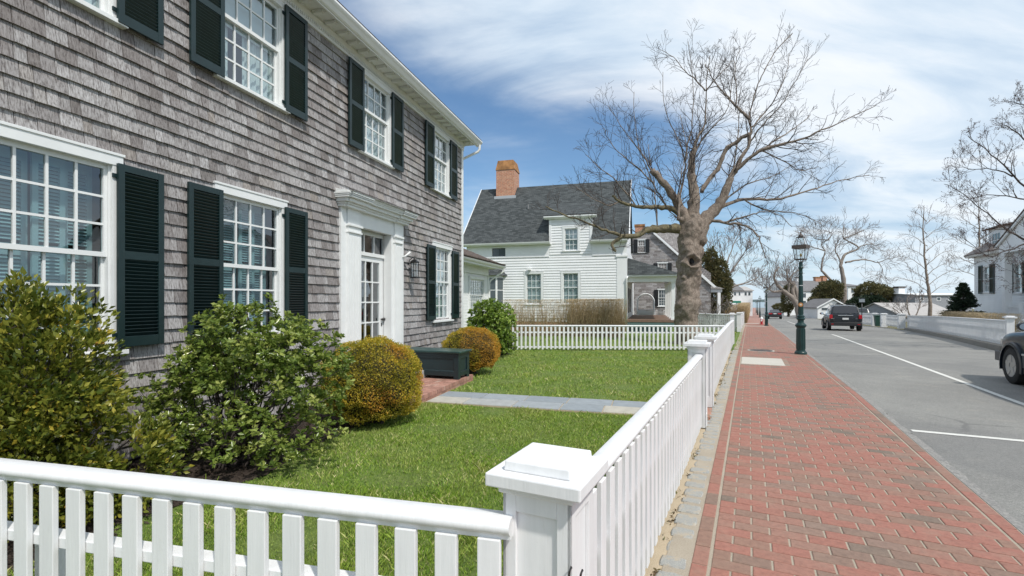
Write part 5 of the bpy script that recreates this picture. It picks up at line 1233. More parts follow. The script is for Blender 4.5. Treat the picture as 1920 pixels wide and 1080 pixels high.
# upright shoots
for P, r0 in (([(1274, 395), (1276, 365), (1285, 311, .2), (1270, 258, .3), (1248, 208, .4), (1243, 135, .5)], .055), ([(1250, 390), (1240, 370), (1226, 345, -.3), (1207, 300, -.4), (1193, 252, -.5), (1189, 172, -.5)], .04),
              ([(1303, 290, .1), (1315, 262, 0), (1340, 235, -.2), (1365, 200, -.4), (1377, 115, -.5)], .04), ([(1322, 171, .2), (1305, 150, .2), (1285, 134, .2), (1262, 108, .3), (1237, 93, .3)], .032),
              ([(1324, 171, .2), (1340, 150, .1), (1360, 128, 0), (1376, 112, 0)], .03), ([(1285, 305, .2), (1290, 270, .1), (1297, 230, 0), (1300, 170, -.1), (1290, 78, -.2)], .04),
              ([(1222, 322, -.4), (1205, 290, -.5), (1170, 245, -.6), (1140, 198, -.7)], .03), ([(1226, 345, -.3), (1190, 310, -.7), (1150, 275, -.9), (1132, 240, -1)], .028),
              ([(1232, 430, -.3), (1230, 385, -.3), (1227, 350, -.3), (1215, 270, -.2)], .035), ([(1278, 412, -.5), (1272, 405, -.55), (1274, 350, -.5), (1283, 300, -.4)], .10),
              ([(1193, 387, -.6), (1160, 345, -.8), (1120, 310, -.9), (1098, 290, -1)], .03), ([(1163, 378, -.8), (1140, 385, -.9), (1110, 372, -1), (1080, 350, -1.1)], .03),
              ([(1300, 400), (1299, 372, -.3), (1292, 340, -.4), (1288, 280, -.4), (1275, 215, -.4)], .035), ([(1408, 240, -.3), (1440, 205, 0), (1470, 150, .2), (1480, 100, .3)], .035),
              ([(1380, 205, 0), (1382, 170, .3), (1378, 130, .4), (1388, 90, .4)], .028), ([(1404, 271, -.3), (1430, 235, -.5), (1470, 190, -.7), (1515, 110, -.9)], .036), ([(1374, 330, -.2), (1385, 250, .5), (1383, 200, .7)], .04),
              ([(1426, 282, -.8), (1465, 300, -.9), (1500, 320, -1), (1535, 312, -1)], .03), ([(1360, 375, 0), (1400, 345, .4), (1450, 330, .7), (1500, 300, .9)], .04)):
    limb(lm, tw, T(*P), r0, .010, rg, 12, 1.15, .1, up=.10, sides=5, wig=.14, fork=(3, 4), spread=(.5, 1.0))
lm.build('limb', M['bark'], tree, smooth=True, recalc=False); ms.build('mossy_limb', M['mosslimb'], tree, smooth=True, recalc=False); tw.build('twigs', M['twig'], tree, smooth=False, recalc=False)

def bare_tree(label, x, Y, limbs, seed, mat='palebark', group=None, twm='hazetwig', name='bare_tree', buds=False, kl=1.2, tr=None, minr=.006, fork=(3, 5), up=.2, maxlev=3, kids=10, wig=.12, spread=(.5, 1.0)):
    b = ground_at(x, Y); root = thing(name, b, label, 'tree', group); rg = random.Random(seed); lm = MB(); tw = MB(); bl = [] if buds else None
    for P, r0, r1 in limbs: limb(lm, tw, [px(p[0], p[1], Y + (p[2] if len(p) > 2 else 0)) if p[1] is not None else b - Vector((0, 0, .3)) for p in P], r0, r1, rg, kids, kl, .25, up=up, sides=8, maxlev=maxlev, fork=fork, minr=minr, buds=bl, wob=.04, wig=wig, spread=spread)
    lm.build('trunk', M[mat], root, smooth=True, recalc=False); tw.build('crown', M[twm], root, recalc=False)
    if buds and bl:
        r = np.random.default_rng(seed); B = np.array([tuple(q) for q in bl]); n = len(B); B = np.repeat(B, 3, 0) + r.normal(0, .018, (n * 3, 3)); D = r.normal(size=(n * 3, 3)); V, F = leaf_arrays(B, D, .03, r, aspect=.7); np_mesh('buds', V, F, M['bud'], r.random(len(F)), parent=root)
    return root
M['bud'] = leaves('red_buds', [(0, (.06, .03, .025)), (.6, (.13, .06, .05)), (1, (.18, .10, .07))], .8)
# young street tree on the right, with buds: trunk stands right of the picture
bare_tree('budding bare tree reaching in from the right in front of the portico house', 2085, 16.5, [
    ([(2085, None), (2080, 520), (2060, 400), (2030, 280), (1990, 160), (1960, 60)], .16, .04),
    ([(2075, 470), (2010, 430), (1950, 380), (1900, 330), (1860, 290), (1815, 255)], .07, .010),
    ([(2065, 430), (2000, 330), (1950, 290), (1910, 250), (1885, 235)], .06, .012),
    ([(2072, 500), (2000, 480), (1930, 452), (1880, 425), (1820, 375), (1770, 345)], .06, .008),
    ([(2040, 320), (1985, 240), (1940, 205), (1895, 190)], .05, .010), ([(1930, 452), (1890, 470), (1850, 480), (1800, 440, -.5)], .03, .008),
    ([(2076, 520), (2000, 540), (1940, 530), (1900, 505)], .05, .01), ([(1950, 380), (1900, 370), (1850, 365), (1800, 380)], .03, .008), ([(1900, 330), (1860, 315), (1820, 318), (1790, 305)], .025, .006)],
    5, mat='twig', twm='twig', buds=True, kl=.85, minr=.0035, fork=(3, 5), kids=13, up=.18)
# slim straight sapling
bare_tree('slim straight bare sapling behind the long white street fence', 1745, 45, [([(1745, None), (1743, 560), (1738, 520), (1734, 480), (1731, 440), (1732, 400), (1733, 385)], .17, .02)] +
    [([(1745 + (y - 500) * .02 - 6, y), (1745 + (y - 500) * .02 - 6 + dx * .5, y - abs(dx) * .30 - 4), (1745 - 6 + dx, y - abs(dx) * .42 - 6)], .035, .012) for y, dx in ((555, 45), (548, -50), (535, 60), (528, -40), (515, 45), (508, -55), (495, 50), (488, -38), (470, 35), (462, -42), (445, 30), (438, -28), (420, 20), (415, -22))],
    6, mat='bark', kl=1.3, minr=.009, kids=7, up=.1, maxlev=2)
bare_tree('second slim bare tree between the sapling and the portico house', 1838, 50, [([(1838, None), (1836, 500), (1836, 440), (1835, 400), (1834, 370)], .16, .02)] + [([(1836, y), (1836 + dx * .6, y - 14), (1836 + dx, y - 22)], .04, .012) for y, dx in ((520, -60), (500, -50), (500, 40), (470, -45), (450, 35), (430, -35), (410, -25))], 16, kl=1.6, minr=.010, kids=7, maxlev=2)
# umbrella shaped twin trunk tree far right of the lamp
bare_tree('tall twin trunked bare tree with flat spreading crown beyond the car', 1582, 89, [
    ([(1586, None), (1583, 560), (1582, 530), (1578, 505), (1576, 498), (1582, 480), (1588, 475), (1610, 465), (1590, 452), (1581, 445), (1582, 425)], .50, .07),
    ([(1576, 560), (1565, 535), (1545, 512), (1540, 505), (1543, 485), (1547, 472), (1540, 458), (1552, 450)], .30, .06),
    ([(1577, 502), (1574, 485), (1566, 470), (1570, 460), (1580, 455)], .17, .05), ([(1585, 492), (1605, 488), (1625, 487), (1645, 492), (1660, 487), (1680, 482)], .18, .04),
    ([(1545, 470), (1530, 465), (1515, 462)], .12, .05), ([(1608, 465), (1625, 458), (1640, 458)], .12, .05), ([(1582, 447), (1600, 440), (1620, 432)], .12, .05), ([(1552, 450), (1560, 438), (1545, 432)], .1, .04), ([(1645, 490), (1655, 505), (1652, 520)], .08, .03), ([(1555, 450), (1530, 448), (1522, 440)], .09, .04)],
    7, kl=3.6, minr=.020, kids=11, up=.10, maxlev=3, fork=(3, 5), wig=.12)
# bare tree by the left lamp + leaning limbs
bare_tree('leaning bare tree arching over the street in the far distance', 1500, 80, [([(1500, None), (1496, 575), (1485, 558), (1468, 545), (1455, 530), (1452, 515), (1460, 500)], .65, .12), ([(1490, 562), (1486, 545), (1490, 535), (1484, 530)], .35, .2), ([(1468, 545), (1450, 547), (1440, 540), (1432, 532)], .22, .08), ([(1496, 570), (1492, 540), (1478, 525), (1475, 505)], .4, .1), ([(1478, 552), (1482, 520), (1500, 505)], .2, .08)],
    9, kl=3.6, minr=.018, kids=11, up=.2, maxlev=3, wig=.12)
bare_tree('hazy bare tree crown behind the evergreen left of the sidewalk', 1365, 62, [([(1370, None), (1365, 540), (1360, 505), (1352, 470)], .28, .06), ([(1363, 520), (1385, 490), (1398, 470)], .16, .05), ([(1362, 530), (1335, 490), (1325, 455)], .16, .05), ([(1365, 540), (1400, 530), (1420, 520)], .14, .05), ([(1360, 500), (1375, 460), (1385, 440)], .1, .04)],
    10, kl=2.8, minr=.02, kids=9, up=.2)
bare_tree('small bare shrubby tree beside the low grey roofs on the right', 1715, 60, [([(1712, None), (1705, 590), (1700, 565), (1708, 550)], .12, .03), ([(1712, 600), (1690, 590), (1672, 575)], .1, .03), ([(1712, 600), (1725, 575), (1722, 555)], .1, .03)], 12, kl=1.6, minr=.014, kids=8)
# ornamental bare shrub by the second fence
bare_tree('thin bare lilac shrub between the white fences left of the sidewalk', 1335, 30, [([(1335, None), (1325, 590), (1312, 578)], .02, .01), ([(1337, None), (1345, 585), (1355, 568)], .02, .01), ([(1335, None), (1336, 590), (1332, 570)], .02, .01), ([(1334, None), (1360, 592), (1368, 575)], .02, .01)], 13, kl=.6, minr=.006, kids=9, name='bare_shrub', mat='twig')

# ---------------------------------------------------------------- evergreens
def conifer(label, x, Y, ytop, wpx, seed, mat='needle', n=9000, size=.10, name='conifer', shape=1.0, layers=True, group=None):
    rg = np.random.default_rng(seed); b = ground_at(x, Y); top = px(x, ytop, Y).z; H_ = top - b.z; R_ = wpx / 2 / FPX * Y
    root = thing(name, b, label, 'evergreen tree', group)
    mb = MB(); mb.tube([b - Vector((0, 0, .2)), b + Vector((.02, 0, H_ * .5)), b + Vector((0, 0, H_ * .97))], [R_ * .09 + .03, R_ * .05 + .02, .01], 8)
    nb = 150; P = []; D = []
    for i in range(nb):
        f = .06 + .94 * rg.random() ** .8; f = round(f * 11) / 11 + rg.normal(0, .012) if layers else f; f = min(max(f, .04), .985); a = rg.uniform(0, 2 * PI); L = R_ * (1 - f) ** shape * rg.uniform(.75, 1.12) + .05; z = b.z + H_ * f
        d = np.array([math.cos(a), math.sin(a), rg.uniform(-.1, .35)]); st = np.array([b.x, b.y, z]); mb.tube([st, st + d * L], [.012 + .01 * (1 - f), .004], 4, cap=False)
        k = int(n / nb * (L / R_ * 1.6 + .15)); t = rg.uniform(.15, 1, k) ** .8; P.append(st + d * (L * t)[:, None] + rg.normal(0, 1, (k, 3)) * np.array([.06, .06, .035]) * (L + .2)); D.append(d * .9 + rg.normal(0, .55, (k, 3)))
    mb.build('trunk', M['twig'], root, recalc=False); P = np.concatenate(P); D = np.concatenate(D); V, F = leaf_arrays(P, D, size, rg, aspect=.35); r = rg.random(len(P)); np_mesh('crown', V, F, M[mat], np.concatenate([r, r]), parent=root); return root
conifer('small dark green spruce in front of the portico house', 1806, 30, 531, 74, 3, n=20000, size=.14, layers=False, shape=.9)
def mass(label, boxes, mat, seed, name='evergreen_bush', cat='bush', n=9000, size=.2, group=None, stem=True, lump=.35):
    """boxes: (x, y_centre, half w px, half h px, Y, depth)"""
    rg = np.random.default_rng(seed); x, yc, wx, hy, Y, dp = boxes[0]; b = ground_at(x, Y); root = thing(name, b, label, cat, group); P = []; D = []
    mb = MB()
    for x, yc, wx, hy, Y, dp in boxes:
        c = px(x, yc, Y); rx = wx / FPX * Y; rz = hy / FPX * Y; k = int(n * rx * rz / sum(q[2] * q[3] / FPX ** 2 * q[4] ** 2 for q in boxes))
        d = rg.normal(size=(k, 3)); d /= np.linalg.norm(d, axis=1)[:, None]; nz = np.array([noise.noise((a * 2.2 + seed, b_ * 2.2, c_ * 2.2 + x)) + .5 * noise.noise((a * 6 + seed, b_ * 6, c_ * 6)) for a, b_, c_ in d])
        r = rg.uniform(.55, 1, k) ** .5 * (1 + lump * nz); P.append(np.array(c) + d * r[:, None] * np.array([rx, dp, rz])); D.append(d + rg.normal(0, .6, (k, 3)) + np.array([0, 0, .4]))
        for j in range(7): q = np.array(c) + rg.normal(0, .35, 3) * np.array([rx, dp, rz]); g = (c.x + rg.normal() * rx * .2, c.y, zr(c.x, c.y) - .1); mb.tube([g, q], [.05, .02], 5, cap=False)
    P = np.concatenate(P); D = np.concatenate(D); k = P[:, 2] > zr(P[0, 0], P[0, 1]) - .05; P = P[k]; D = D[k]
    V, F = leaf_arrays(P, D, size, rg, aspect=.5); r = np.clip(rg.beta(2, 2.4, len(P)) + .1 * np.array([noise.noise(Vector(p) * .6) for p in P]), 0, 1); np_mesh('crown', V, F, M[mat], np.concatenate([r, r]), parent=root)
    mb.build('trunk', M['twig'], root, recalc=False); return root
mass('tall shaggy evergreen with several spires behind the old tree', [(1338, 545, 28, 50, 48, 1.6), (1323, 510, 8, 40, 48, .7), (1335, 500, 9, 35, 48, .8), (1352, 520, 12, 35, 48, .9)], 'cedar', 4, 'evergreen_tree', 'evergreen tree', 16000, .22)
mass('rounded dark evergreen beside the small white garage', [(1552, 552, 20, 22, 84, 2.5), (1540, 565, 16, 15, 84, 2.5), (1560, 540, 13, 14, 84, 2)], 'cedar', 5, 'evergreen_tree', 'evergreen tree', 9000, .35)
mass('long dark green hedge mass behind the dark suv', [(1610, 572, 22, 14, 80, 2), (1635, 568, 22, 14, 80, 2)], 'needle', 6, n=9000, size=.3)
mass('broad brown green cedar to the right of the dark suv', [(1650, 560, 30, 24, 82, 3), (1630, 550, 20, 20, 82, 3), (1668, 575, 18, 15, 82, 3)], 'cedar', 7, 'evergreen_tree', 'evergreen tree', 12000, .35)
mass('dark ivy clad bush by the white gable at the far bend', [(1478, 560, 9, 26, 95, 1.5)], 'cedar', 8, n=4000, size=.3)
mass('clipped dark round bush beside the far sidewalk', [(1462, 578, 9, 9, 110, 2)], 'cedar', 11, n=2500, size=.3)
mass('low dark bush at the far end of the street', [(1474, 572, 5, 12, 120, 2), (1450, 572, 12, 6, 130, 2)], 'cedar', 12, n=2500, size=.3)
# twiggy hedges
def twig_hedge(label, F, L, W_, h, seed, n=2600, name='hedge', z0=0.0, r=.006, gaps=None, group=None, top=True):
    rg = random.Random(seed); c = F.w(L / 2, 0, z0); root = thing(name, c, label, 'hedge', group); mb = MB()
    for i in range(n):
        a = rg.uniform(0, L)
        if gaps and any(g0 < a < g1 for g0, g1, pr_ in gaps if rg.random() < pr_): continue
        b = rg.uniform(-W_ / 2, W_ / 2); hh = h * rg.uniform(.45, 1.0); p = Vector(F.w(a, b * .4, z0)); 
        tp = Vector(F.w(a + rg.gauss(0, .18), b * 1.15, z0 + hh)); md = p.lerp(tp, .5) + Vector((rg.gauss(0, .05), rg.gauss(0, .05), 0)); mb.tube([p, md, tp], [r * 1.4, r, r * .4], 3, cap=False)
    for i in range(int(n * 3.2)):
        a = rg.uniform(0, L); z = h * (1 - rg.random() ** 1.6 * (.8 if not gaps else .5)); b = rg.uniform(-W_ / 2, W_ / 2)
        if gaps and any(g0 < a < g1 for g0, g1, pr_ in gaps if rg.random() < pr_): continue
        p = Vector(F.w(a, b, z0 + z - .05)); d = Vector((rg.gauss(0, 1), rg.gauss(0, 1), rg.uniform(0, 1.6))).normalized() * rg.uniform(.06, .2)
        q = p + d; q.z = min(q.z, z0 + h + rg.uniform(-.01, .03)); mb.tube([p, q], [r * .6, r * .3], 3, cap=False)
    mb.build('branches', M['hedgetwig'], root, recalc=False); return root
hp = ground_at(1066, 23.0); HG = Frame(hp.x, hp.y, math.radians(90 + 6))
twig_hedge('dense clipped leafless brown hedge in front of the clapboard house', HG, 2.55, .8, 1.82, 3, n=2400, z0=-.1)
hp = ground_at(945, 23.4); HG2 = Frame(hp.x, hp.y, math.radians(90 + 6))
twig_hedge('thin see-through leafless hedge left of the dense brown hedge', HG2, 3.1, .6, 1.80, 4, n=1000, z0=-.1, gaps=[(0, 3.1, .35)])
hp = ground_at(1392, 52); twig_hedge('tall brown hedge beside the far sidewalk near the green street sign', Frame(hp.x, hp.y, TS + .02), 14, 1.0, 2.1, 5, n=2000, z0=hp.z, r=.012)
hp = ground_at(1385, 50); twig_hedge('brown hedge seen end on under the green street sign', Frame(hp.x - 2.5, hp.y, math.radians(96)), 3.2, 1.0, 1.9, 6, n=1200, z0=hp.z, r=.012)
hp = ground_at(1318, 40); twig_hedge('clipped brown hedge inside the far white porch', Frame(hp.x - .6, hp.y + 6, math.radians(96)), 2.6, 1.0, 2.1, 7, n=900, z0=-.3, r=.012)
hp = ground_at(1690, 27.5); q0 = S.w(33, 10.4); twig_hedge('low reddish brown leafless shrubs in front of the portico house', Frame(*S.w(29.5, 10.4)[:2], TS), 6.5, 1.4, 1.25, 8, n=1600, z0=-.2, r=.008)
# ================================================================ street lamps
def street_lamp(s, t, label, sticker=False):
    p = S.w(s, t); z = zr(p[0], p[1]); root = thing('street_lamp', (p[0], p[1], z), label, 'street lamp', 'green lamp posts along the kerb'); o = Vector((p[0], p[1], z))
    mb = MB(); mb.lathe(o, [(.165, -.02), (.168, .05), (.155, .075), (.135, .09), (.128, .12)], 24)
    mb.lathe(o, [(.118, .12), (.112, .80)], 24)
    for k in range(12): a = 2 * PI * k / 12; mb.tube([o + Vector((math.cos(a) * .117, math.sin(a) * .117, .16)), o + Vector((math.cos(a) * .112, math.sin(a) * .112, .76))], .010, 5)
    mb.lathe(o, [(.115, .80), (.13, .82), (.155, .86), (.152, .89), (.125, .92), (.085, .96), (.083, 1.03), (.105, 1.045), (.118, 1.07), (.112, 1.10), (.095, 1.115), (.11, 1.14), (.105, 1.165), (.07, 1.19)], 24)
    mb.build('base', M['lampgreen'], root, smooth=True, auto=.6)
    mb = MB(); mb.lathe(o, [(.068, 1.19), (.048, 2.42), (.047, 2.44)], 20)
    for k in range(10): a = 2 * PI * k / 10; mb.tube([o + Vector((math.cos(a) * .067, math.sin(a) * .067, 1.22)), o + Vector((math.cos(a) * .049, math.sin(a) * .049, 2.38))], .006, 4)
    mb.lathe(o, [(.047, 2.42), (.058, 2.45), (.05, 2.48), (.048, 2.56), (.062, 2.60), (.066, 2.63), (.05, 2.66), (.052, 2.78), (.03, 2.80)], 20); mb.build('pole', M['lampgreen'], root, smooth=True, auto=.6)
    LFr = Frame(p[0], p[1], TS + .35, z); mb = MB()
    # lantern: tapered glass box, overhanging band, upper cage, finial
    zb, zm1, zm2, zt = 2.87, 3.20, 3.30, 3.54; rb, rm, rt = .125, .165, .085
    for sa in (-1, 1):
        for sb in (-1, 1):
            mb.tube([LFr.w(sa * rb, sb * rb, zb), LFr.w(sa * rm, sb * rm, zm1)], .009, 4); mb.tube([LFr.w(sa * rm * .9, sb * rm * .9, zm2), LFr.w(sa * rt, sb * rt, zt)], .008, 4)
            mb.tube([LFr.w(0, 0, 2.79), LFr.w(sa * .07, sb * .07, 2.82), LFr.w(sa * rb, sb * rb, zb)], .008, 4)
    for r0, z0, z1 in ((rb + .006, zb - .012, zb + .018), (rt + .012, zt - .01, zt + .015)):
        mb.box(LFr, -r0, r0, -r0, -r0 + .022, z0, z1); mb.box(LFr, -r0, r0, r0 - .022, r0, z0, z1); mb.box(LFr, -r0, -r0 + .022, -r0 + .022, r0 - .022, z0, z1); mb.box(LFr, r0 - .022, r0, -r0 + .022, r0 - .022, z0, z1)
    r0 = rm + .03
    for q in ((-r0, r0, -r0, -r0 + .03), (-r0, r0, r0 - .03, r0), (-r0, -r0 + .03, -r0 + .03, r0 - .03), (r0 - .03, r0, -r0 + .03, r0 - .03)): mb.box(LFr, *q, zm1, zm2)
    mb.tube([o + Vector((0, 0, 2.79)), o + Vector((0, 0, 3.0))], .01, 6)
    mb.build('lantern_frame', M['lampbrown'], root)
    mb = MB(); mb.lathe(o + Vector((0, 0, zt)), [(.10, .0), (.06, .035), (.075, .045), (.05, .06), (.025, .12), (.012, .135), (.022, .155), (.018, .175), (.002, .185)], 14); mb.build('finial', M['lampbrown'], root, smooth=True)
    mb = MB()
    for (r0, z0, r1, z1) in ((rb, zb, rm, zm1), (rm * .9, zm2, rt, zt)):
        c0 = [LFr.w(a * r0, b * r0, z0) for a, b in ((-1, -1), (1, -1), (1, 1), (-1, 1))]; c1 = [LFr.w(a * r1, b * r1, z1) for a, b in ((-1, -1), (1, -1), (1, 1), (-1, 1))]
        for i in range(4): mb.face([c0[i], c0[(i + 1) % 4], c1[(i + 1) % 4], c1[i]])
    mb.build('glass', M['lampglass'], root, recalc=False)
    mb = MB(); mb.lathe(o + Vector((0, 0, 2.95)), [(.012, 0), (.03, .02), (.035, .06), (.02, .09), (.001, .11)], 10); mb.build('burner', flat('brass', (.45, .30, .08), .35, .6), root, smooth=True)
    mb = MB(); mb.lathe(o + Vector((0, 0, 2.07)), [(.057, 0), (.057, .018)], 18); mb.build('band', M['farwhite'], root)
    if sticker:
        c = o + Vector((0, 0, 1.50)); dvec = Vector((-o.x, -o.y, 0)).normalized(); Fd = Frame(c.x + dvec.x * .062, c.y + dvec.y * .062, math.atan2(-dvec.y, dvec.x), c.z)
        ang = math.atan2(dvec.x, dvec.y); Fd = Frame(c.x + dvec.x * .055, c.y + dvec.y * .055, ang - PI / 2, c.z)
        mb = MB(); mb.lathe(Fd.w(0, 0, 0), [(.001, 0), (.06, .0), (.062, .012), (.001, .014)], 18, axis='b', F=Fd); mb.build('sticker', paint('orange_sticker', (.55, .24, .07), .5, .1, 0), root)
        mb = MB(); mb.lathe(Fd.w(0, 0, 0), [(.001, .016), (.03, .016), (.001, .018)], 12, axis='b', F=Fd); mb.build('sticker_mark', paint('sticker_cream', (.7, .6, .45), .5, .1, 0), root)
    return root
street_lamp(17.03, 1.40, 'nearest green lamp post with orange round sticker on its pole', True)
street_lamp(46.6, 1.31, 'second green lamp post, behind the red and white hydrant')
street_lamp(92, 1.6, 'third green lamp post down the sidewalk'); street_lamp(128, 1.75, 'fourth green lamp post, small in the distance'); street_lamp(166, 1.9, 'farthest green lamp post at the end of the sidewalk')
# hydrant
p = S.w(50.6, 1.02); o = Vector((p[0], p[1], zr(p[0], p[1]))); root = thing('fire_hydrant', o, 'small red fire hydrant with white top on the sidewalk edge', 'fire hydrant')
mb = MB(); mb.lathe(o, [(.16, 0), (.16, .05), (.10, .06), (.10, .42), (.13, .43), (.13, .47)], 16); mb.build('barrel', paint('hydrant_red', (.45, .02, .03), .4, .1, 0), root, smooth=True, auto=.6)
mb = MB(); mb.lathe(o, [(.12, .47), (.13, .52), (.11, .62), (.06, .68), (.03, .70), (.03, .74)], 16)
for sg in (-1, 1): q = Vector(S.da + (0,)) * sg; mb.tube([o + Vector((0, 0, .40)) + q * .08, o + Vector((0, 0, .40)) + q * .19], .055, 10)
mb.tube([o + Vector((0, 0, .36)), o + Vector((-.10, -.17, .36))], .07, 12)
mb.build('bonnet', M['farwhite'], root, smooth=True, auto=.6)

# ================================================================ vehicles
def car(name, F, L, Wd, H, body, glassp, label, colr, rough=.28, wheel=.34, wx=(.85, 3.5), clad=None, rear=True, lights=True, rack=True, cat='car', z_sill=.32, trimc=(.02, .02, .022), group=None, lod=1):
    """F: a forward from the rear bumper, b to the right, centred; body: (a, z_low, z_shoulder, half_w)"""
    g = thing(name, F.w(L / 2, 0, 0), label, cat, group)
    pm = NT('car_paint'); pm.col(colr).set(Roughness=rough, Metallic=0.0); pm.b.inputs['Coat Weight'].default_value = .25; pm.b.inputs['Coat Roughness'].default_value = .05; pm = pm.m
    tm = flat('black_trim', trimc, .55)
    def ring(a, zl, zsd, hw, topin=.86, crown=.02):
        m_ = zl + (zsd - zl) * .45
        half = [(hw * .80, zl), (hw * .95, zl + .05), (hw, m_ - .1), (hw * 1.0, m_ + .06), (hw * .985, zsd - .10), (hw * .95, zsd - .03), (hw * topin, zsd)]
        pts = [(-b, z) for b, z in half] + [(-hw * .4, zsd + crown), (0, zsd + crown * 1.2), (hw * .4, zsd + crown)] + [(b, z) for b, z in reversed(half)]
        return [F.w(a, b, z) for b, z in pts]
    mb = MB(); prev = None; n = None
    for st in body:
        r = ring(*st); k = len(mb.v); mb.v += r; n = len(r)
        if prev is not None:
            for i in range(n): j = (i + 1) % n; mb.f.append((prev + i, prev + j, k + j, k + i)); mb.c.append(.5)
        prev = k
    mb.f.append(tuple(range(n))); mb.f.append(tuple(range(prev, prev + n))); mb.c += [.5, .5]
    bo = mb.build('body', pm, g, smooth=True, auto=.5); md = bo.modifiers.new('s', 'SUBSURF'); md.levels = md.render_levels = 1
    # greenhouse
    G0 = glassp      # list (a, z_top, hw_belt, hw_top, z_belt)
    mb = MB(); prev = None
    for a, zt, hb, ht, zb in G0:
        sh = min(.07, (zt - zb) * .3)
        r = [(-hb, zb - .03), (-(hb + (ht - hb) * .95), zt - sh), (-ht * .88, zt - sh * .25), (-ht * .4, zt), (0, zt + .005), (ht * .4, zt), (ht * .88, zt - sh * .25), ((hb + (ht - hb) * .95), zt - sh), (hb, zb - .03)]
        k = len(mb.v); mb.v += [F.w(a, b, z) for b, z in r]; n = len(r)
        if prev is not None:
            for i in range(n): j = (i + 1) % n; mb.f.append((prev + i, prev + j, k + j, k + i)); mb.c.append(.5)
        prev = k
    mb.f.append(tuple(range(n))); mb.f.append(tuple(range(prev, prev + n))); mb.c += [.5, .5]
    mb.build('cabin', pm, g, smooth=True, auto=.5)
    # windows: side panels between belt and roof
    def gh(a):
        for q, r in zip(G0, G0[1:]):
            if a <= r[0]: f = (a - q[0]) / max(1e-6, r[0] - q[0]); return [q[i] + (r[i] - q[i]) * f for i in range(5)]
        return list(G0[-1])
    def sidep(a, f, sg, e=.008):
        _, zt, hb, ht, zb = gh(a); zt2 = zt - min(.07, (zt - zb) * .3); z = zb + .02 + (zt2 - zb - .03) * f; b = hb + (hb + (ht - hb) * .95 - hb) * ((z - zb + .03) / (zt2 - zb + .03)); return F.w(a, sg * (b + e), z)
    def seg(mb, a0, a1, a2, a3, sg):   # bottom a0..a1, top a2..a3
        N = 6
        for i in range(N):
            f0, f1 = i / N, (i + 1) / N
            for j in range(3):
                g0, g1 = j / 3, (j + 1) / 3
                A = lambda f, h: (a0 + (a1 - a0) * f) * (1 - h) + (a2 + (a3 - a2) * f) * h
                mb.face([sidep(A(f0, g0), g0, sg), sidep(A(f1, g0), g0, sg), sidep(A(f1, g1), g1, sg), sidep(A(f0, g1), g1, sg)])
    rr, re, fe, ff = G0[0][0], G0[1][0], G0[-2][0], G0[-1][0]
    for sg in (-1, 1):
        cuts = [re + .08, re + (fe - re) * .30, re + (fe - re) * .66, fe - .02]
        for i in range(3):
            mb = MB(); a0, a1 = cuts[i] + .03, cuts[i + 1] - .03; a3 = a1; b1 = a1
            if i == 2: b1 = ff - .14
            if i == 0: a0 -= (re - rr) * .4
            seg(mb, a0, b1, cuts[i] + .03, a3, sg); mb.build('window', M['cglass'], g, recalc=False)
    for nm, (q, r, e) in (('rear_window', (G0[0], G0[1], -1)), ('windscreen', (G0[-1], G0[-2], 1))):
        mb = MB(); ia = .10; d = Vector((r[0] - q[0], r[1] - q[1], 0)); ln = math.hypot(d.x, d.y); nx, nz = abs(d.y) / ln * e * .012, abs(d.x) / ln * .012 + .004
        z0, z1 = q[1] + (.10 if nm == 'rear_window' else .04) * 1, r[1] - .05
        if q[1] < q[4] + .1: z0 = q[4] + .06
        A = lambda z: q[0] + (r[0] - q[0]) * (z - q[1]) / (r[1] - q[1])
        W_ = lambda z: (q[3] + (r[3] - q[3]) * (z - q[1]) / (r[1] - q[1])) * .88
        for i in range(4):
            za, zb = z0 + (z1 - z0) * i / 4, z0 + (z1 - z0) * (i + 1) / 4; mb.face([F.w(A(za) + nx, -W_(za), za + nz), F.w(A(za) + nx, W_(za), za + nz), F.w(A(zb) + nx, W_(zb), zb + nz), F.w(A(zb) + nx, -W_(zb), zb + nz)])
        mb.build(nm, M['cglass'], g, recalc=False)
    hw = Wd / 2
    # wheels, arches
    for wa in wx:
        for sg in (-1, 1):
            c = F.w(wa, sg * (hw - .082), wheel); mb = MB()
            pr_ = [(wheel * .62, -.105), (wheel * .90, -.112), (wheel * .98, -.095), (wheel, -.06), (wheel, .06), (wheel * .98, .095), (wheel * .90, .112), (wheel * .62, .105)]
            mb.lathe(c, pr_, 36, axis='b', F=F, cap=False); w = mb.build('wheel', M['tyre'], g, smooth=True, auto=.7)
            mb = MB(); fo = .088 * sg; mb.lathe(c, [(wheel * .64, fo * 1.15), (wheel * .60, fo * 1.2), (wheel * .57, fo * .75), (wheel * .20, fo * .7), (wheel * .18, fo * 1.1), (.001, fo * 1.15)], 30, axis='b', F=F)
            cv = Vector(c); A_ = Vector(F.da + (0,)); B_ = Vector(F.db + (0,))
            for k in range(5):
                t = 2 * PI * k / 5 + .3; d = A_ * math.cos(t) + Vector((0, 0, math.sin(t))); e = A_ * -math.sin(t) + Vector((0, 0, math.cos(t)))
                P = []
                for off in (fo * .7, fo * 1.22):
                    for (rr_, ww) in ((.16, .055), (.60, .035)): P += [cv + B_ * off + d * wheel * rr_ + e * ww, cv + B_ * off + d * wheel * rr_ - e * ww]
                P = [P[i] for i in (0, 1, 3, 2, 4, 5, 7, 6)]; mb.hexa(P)
            mb.build('rim', M['rim'], w)
            mb = MB(); ra = wheel * 1.16; n0 = len(mb.v)
            for (rad, bb) in ((ra, hw * .97), (ra + .055, hw * .99), (ra + .05, hw + .035), (ra, hw + .045)): 
                for k in range(17): t = -.25 + (PI + .5) * k / 16; mb.v.append(F.w(wa + math.cos(t) * rad, sg * bb, wheel + math.sin(t) * rad))
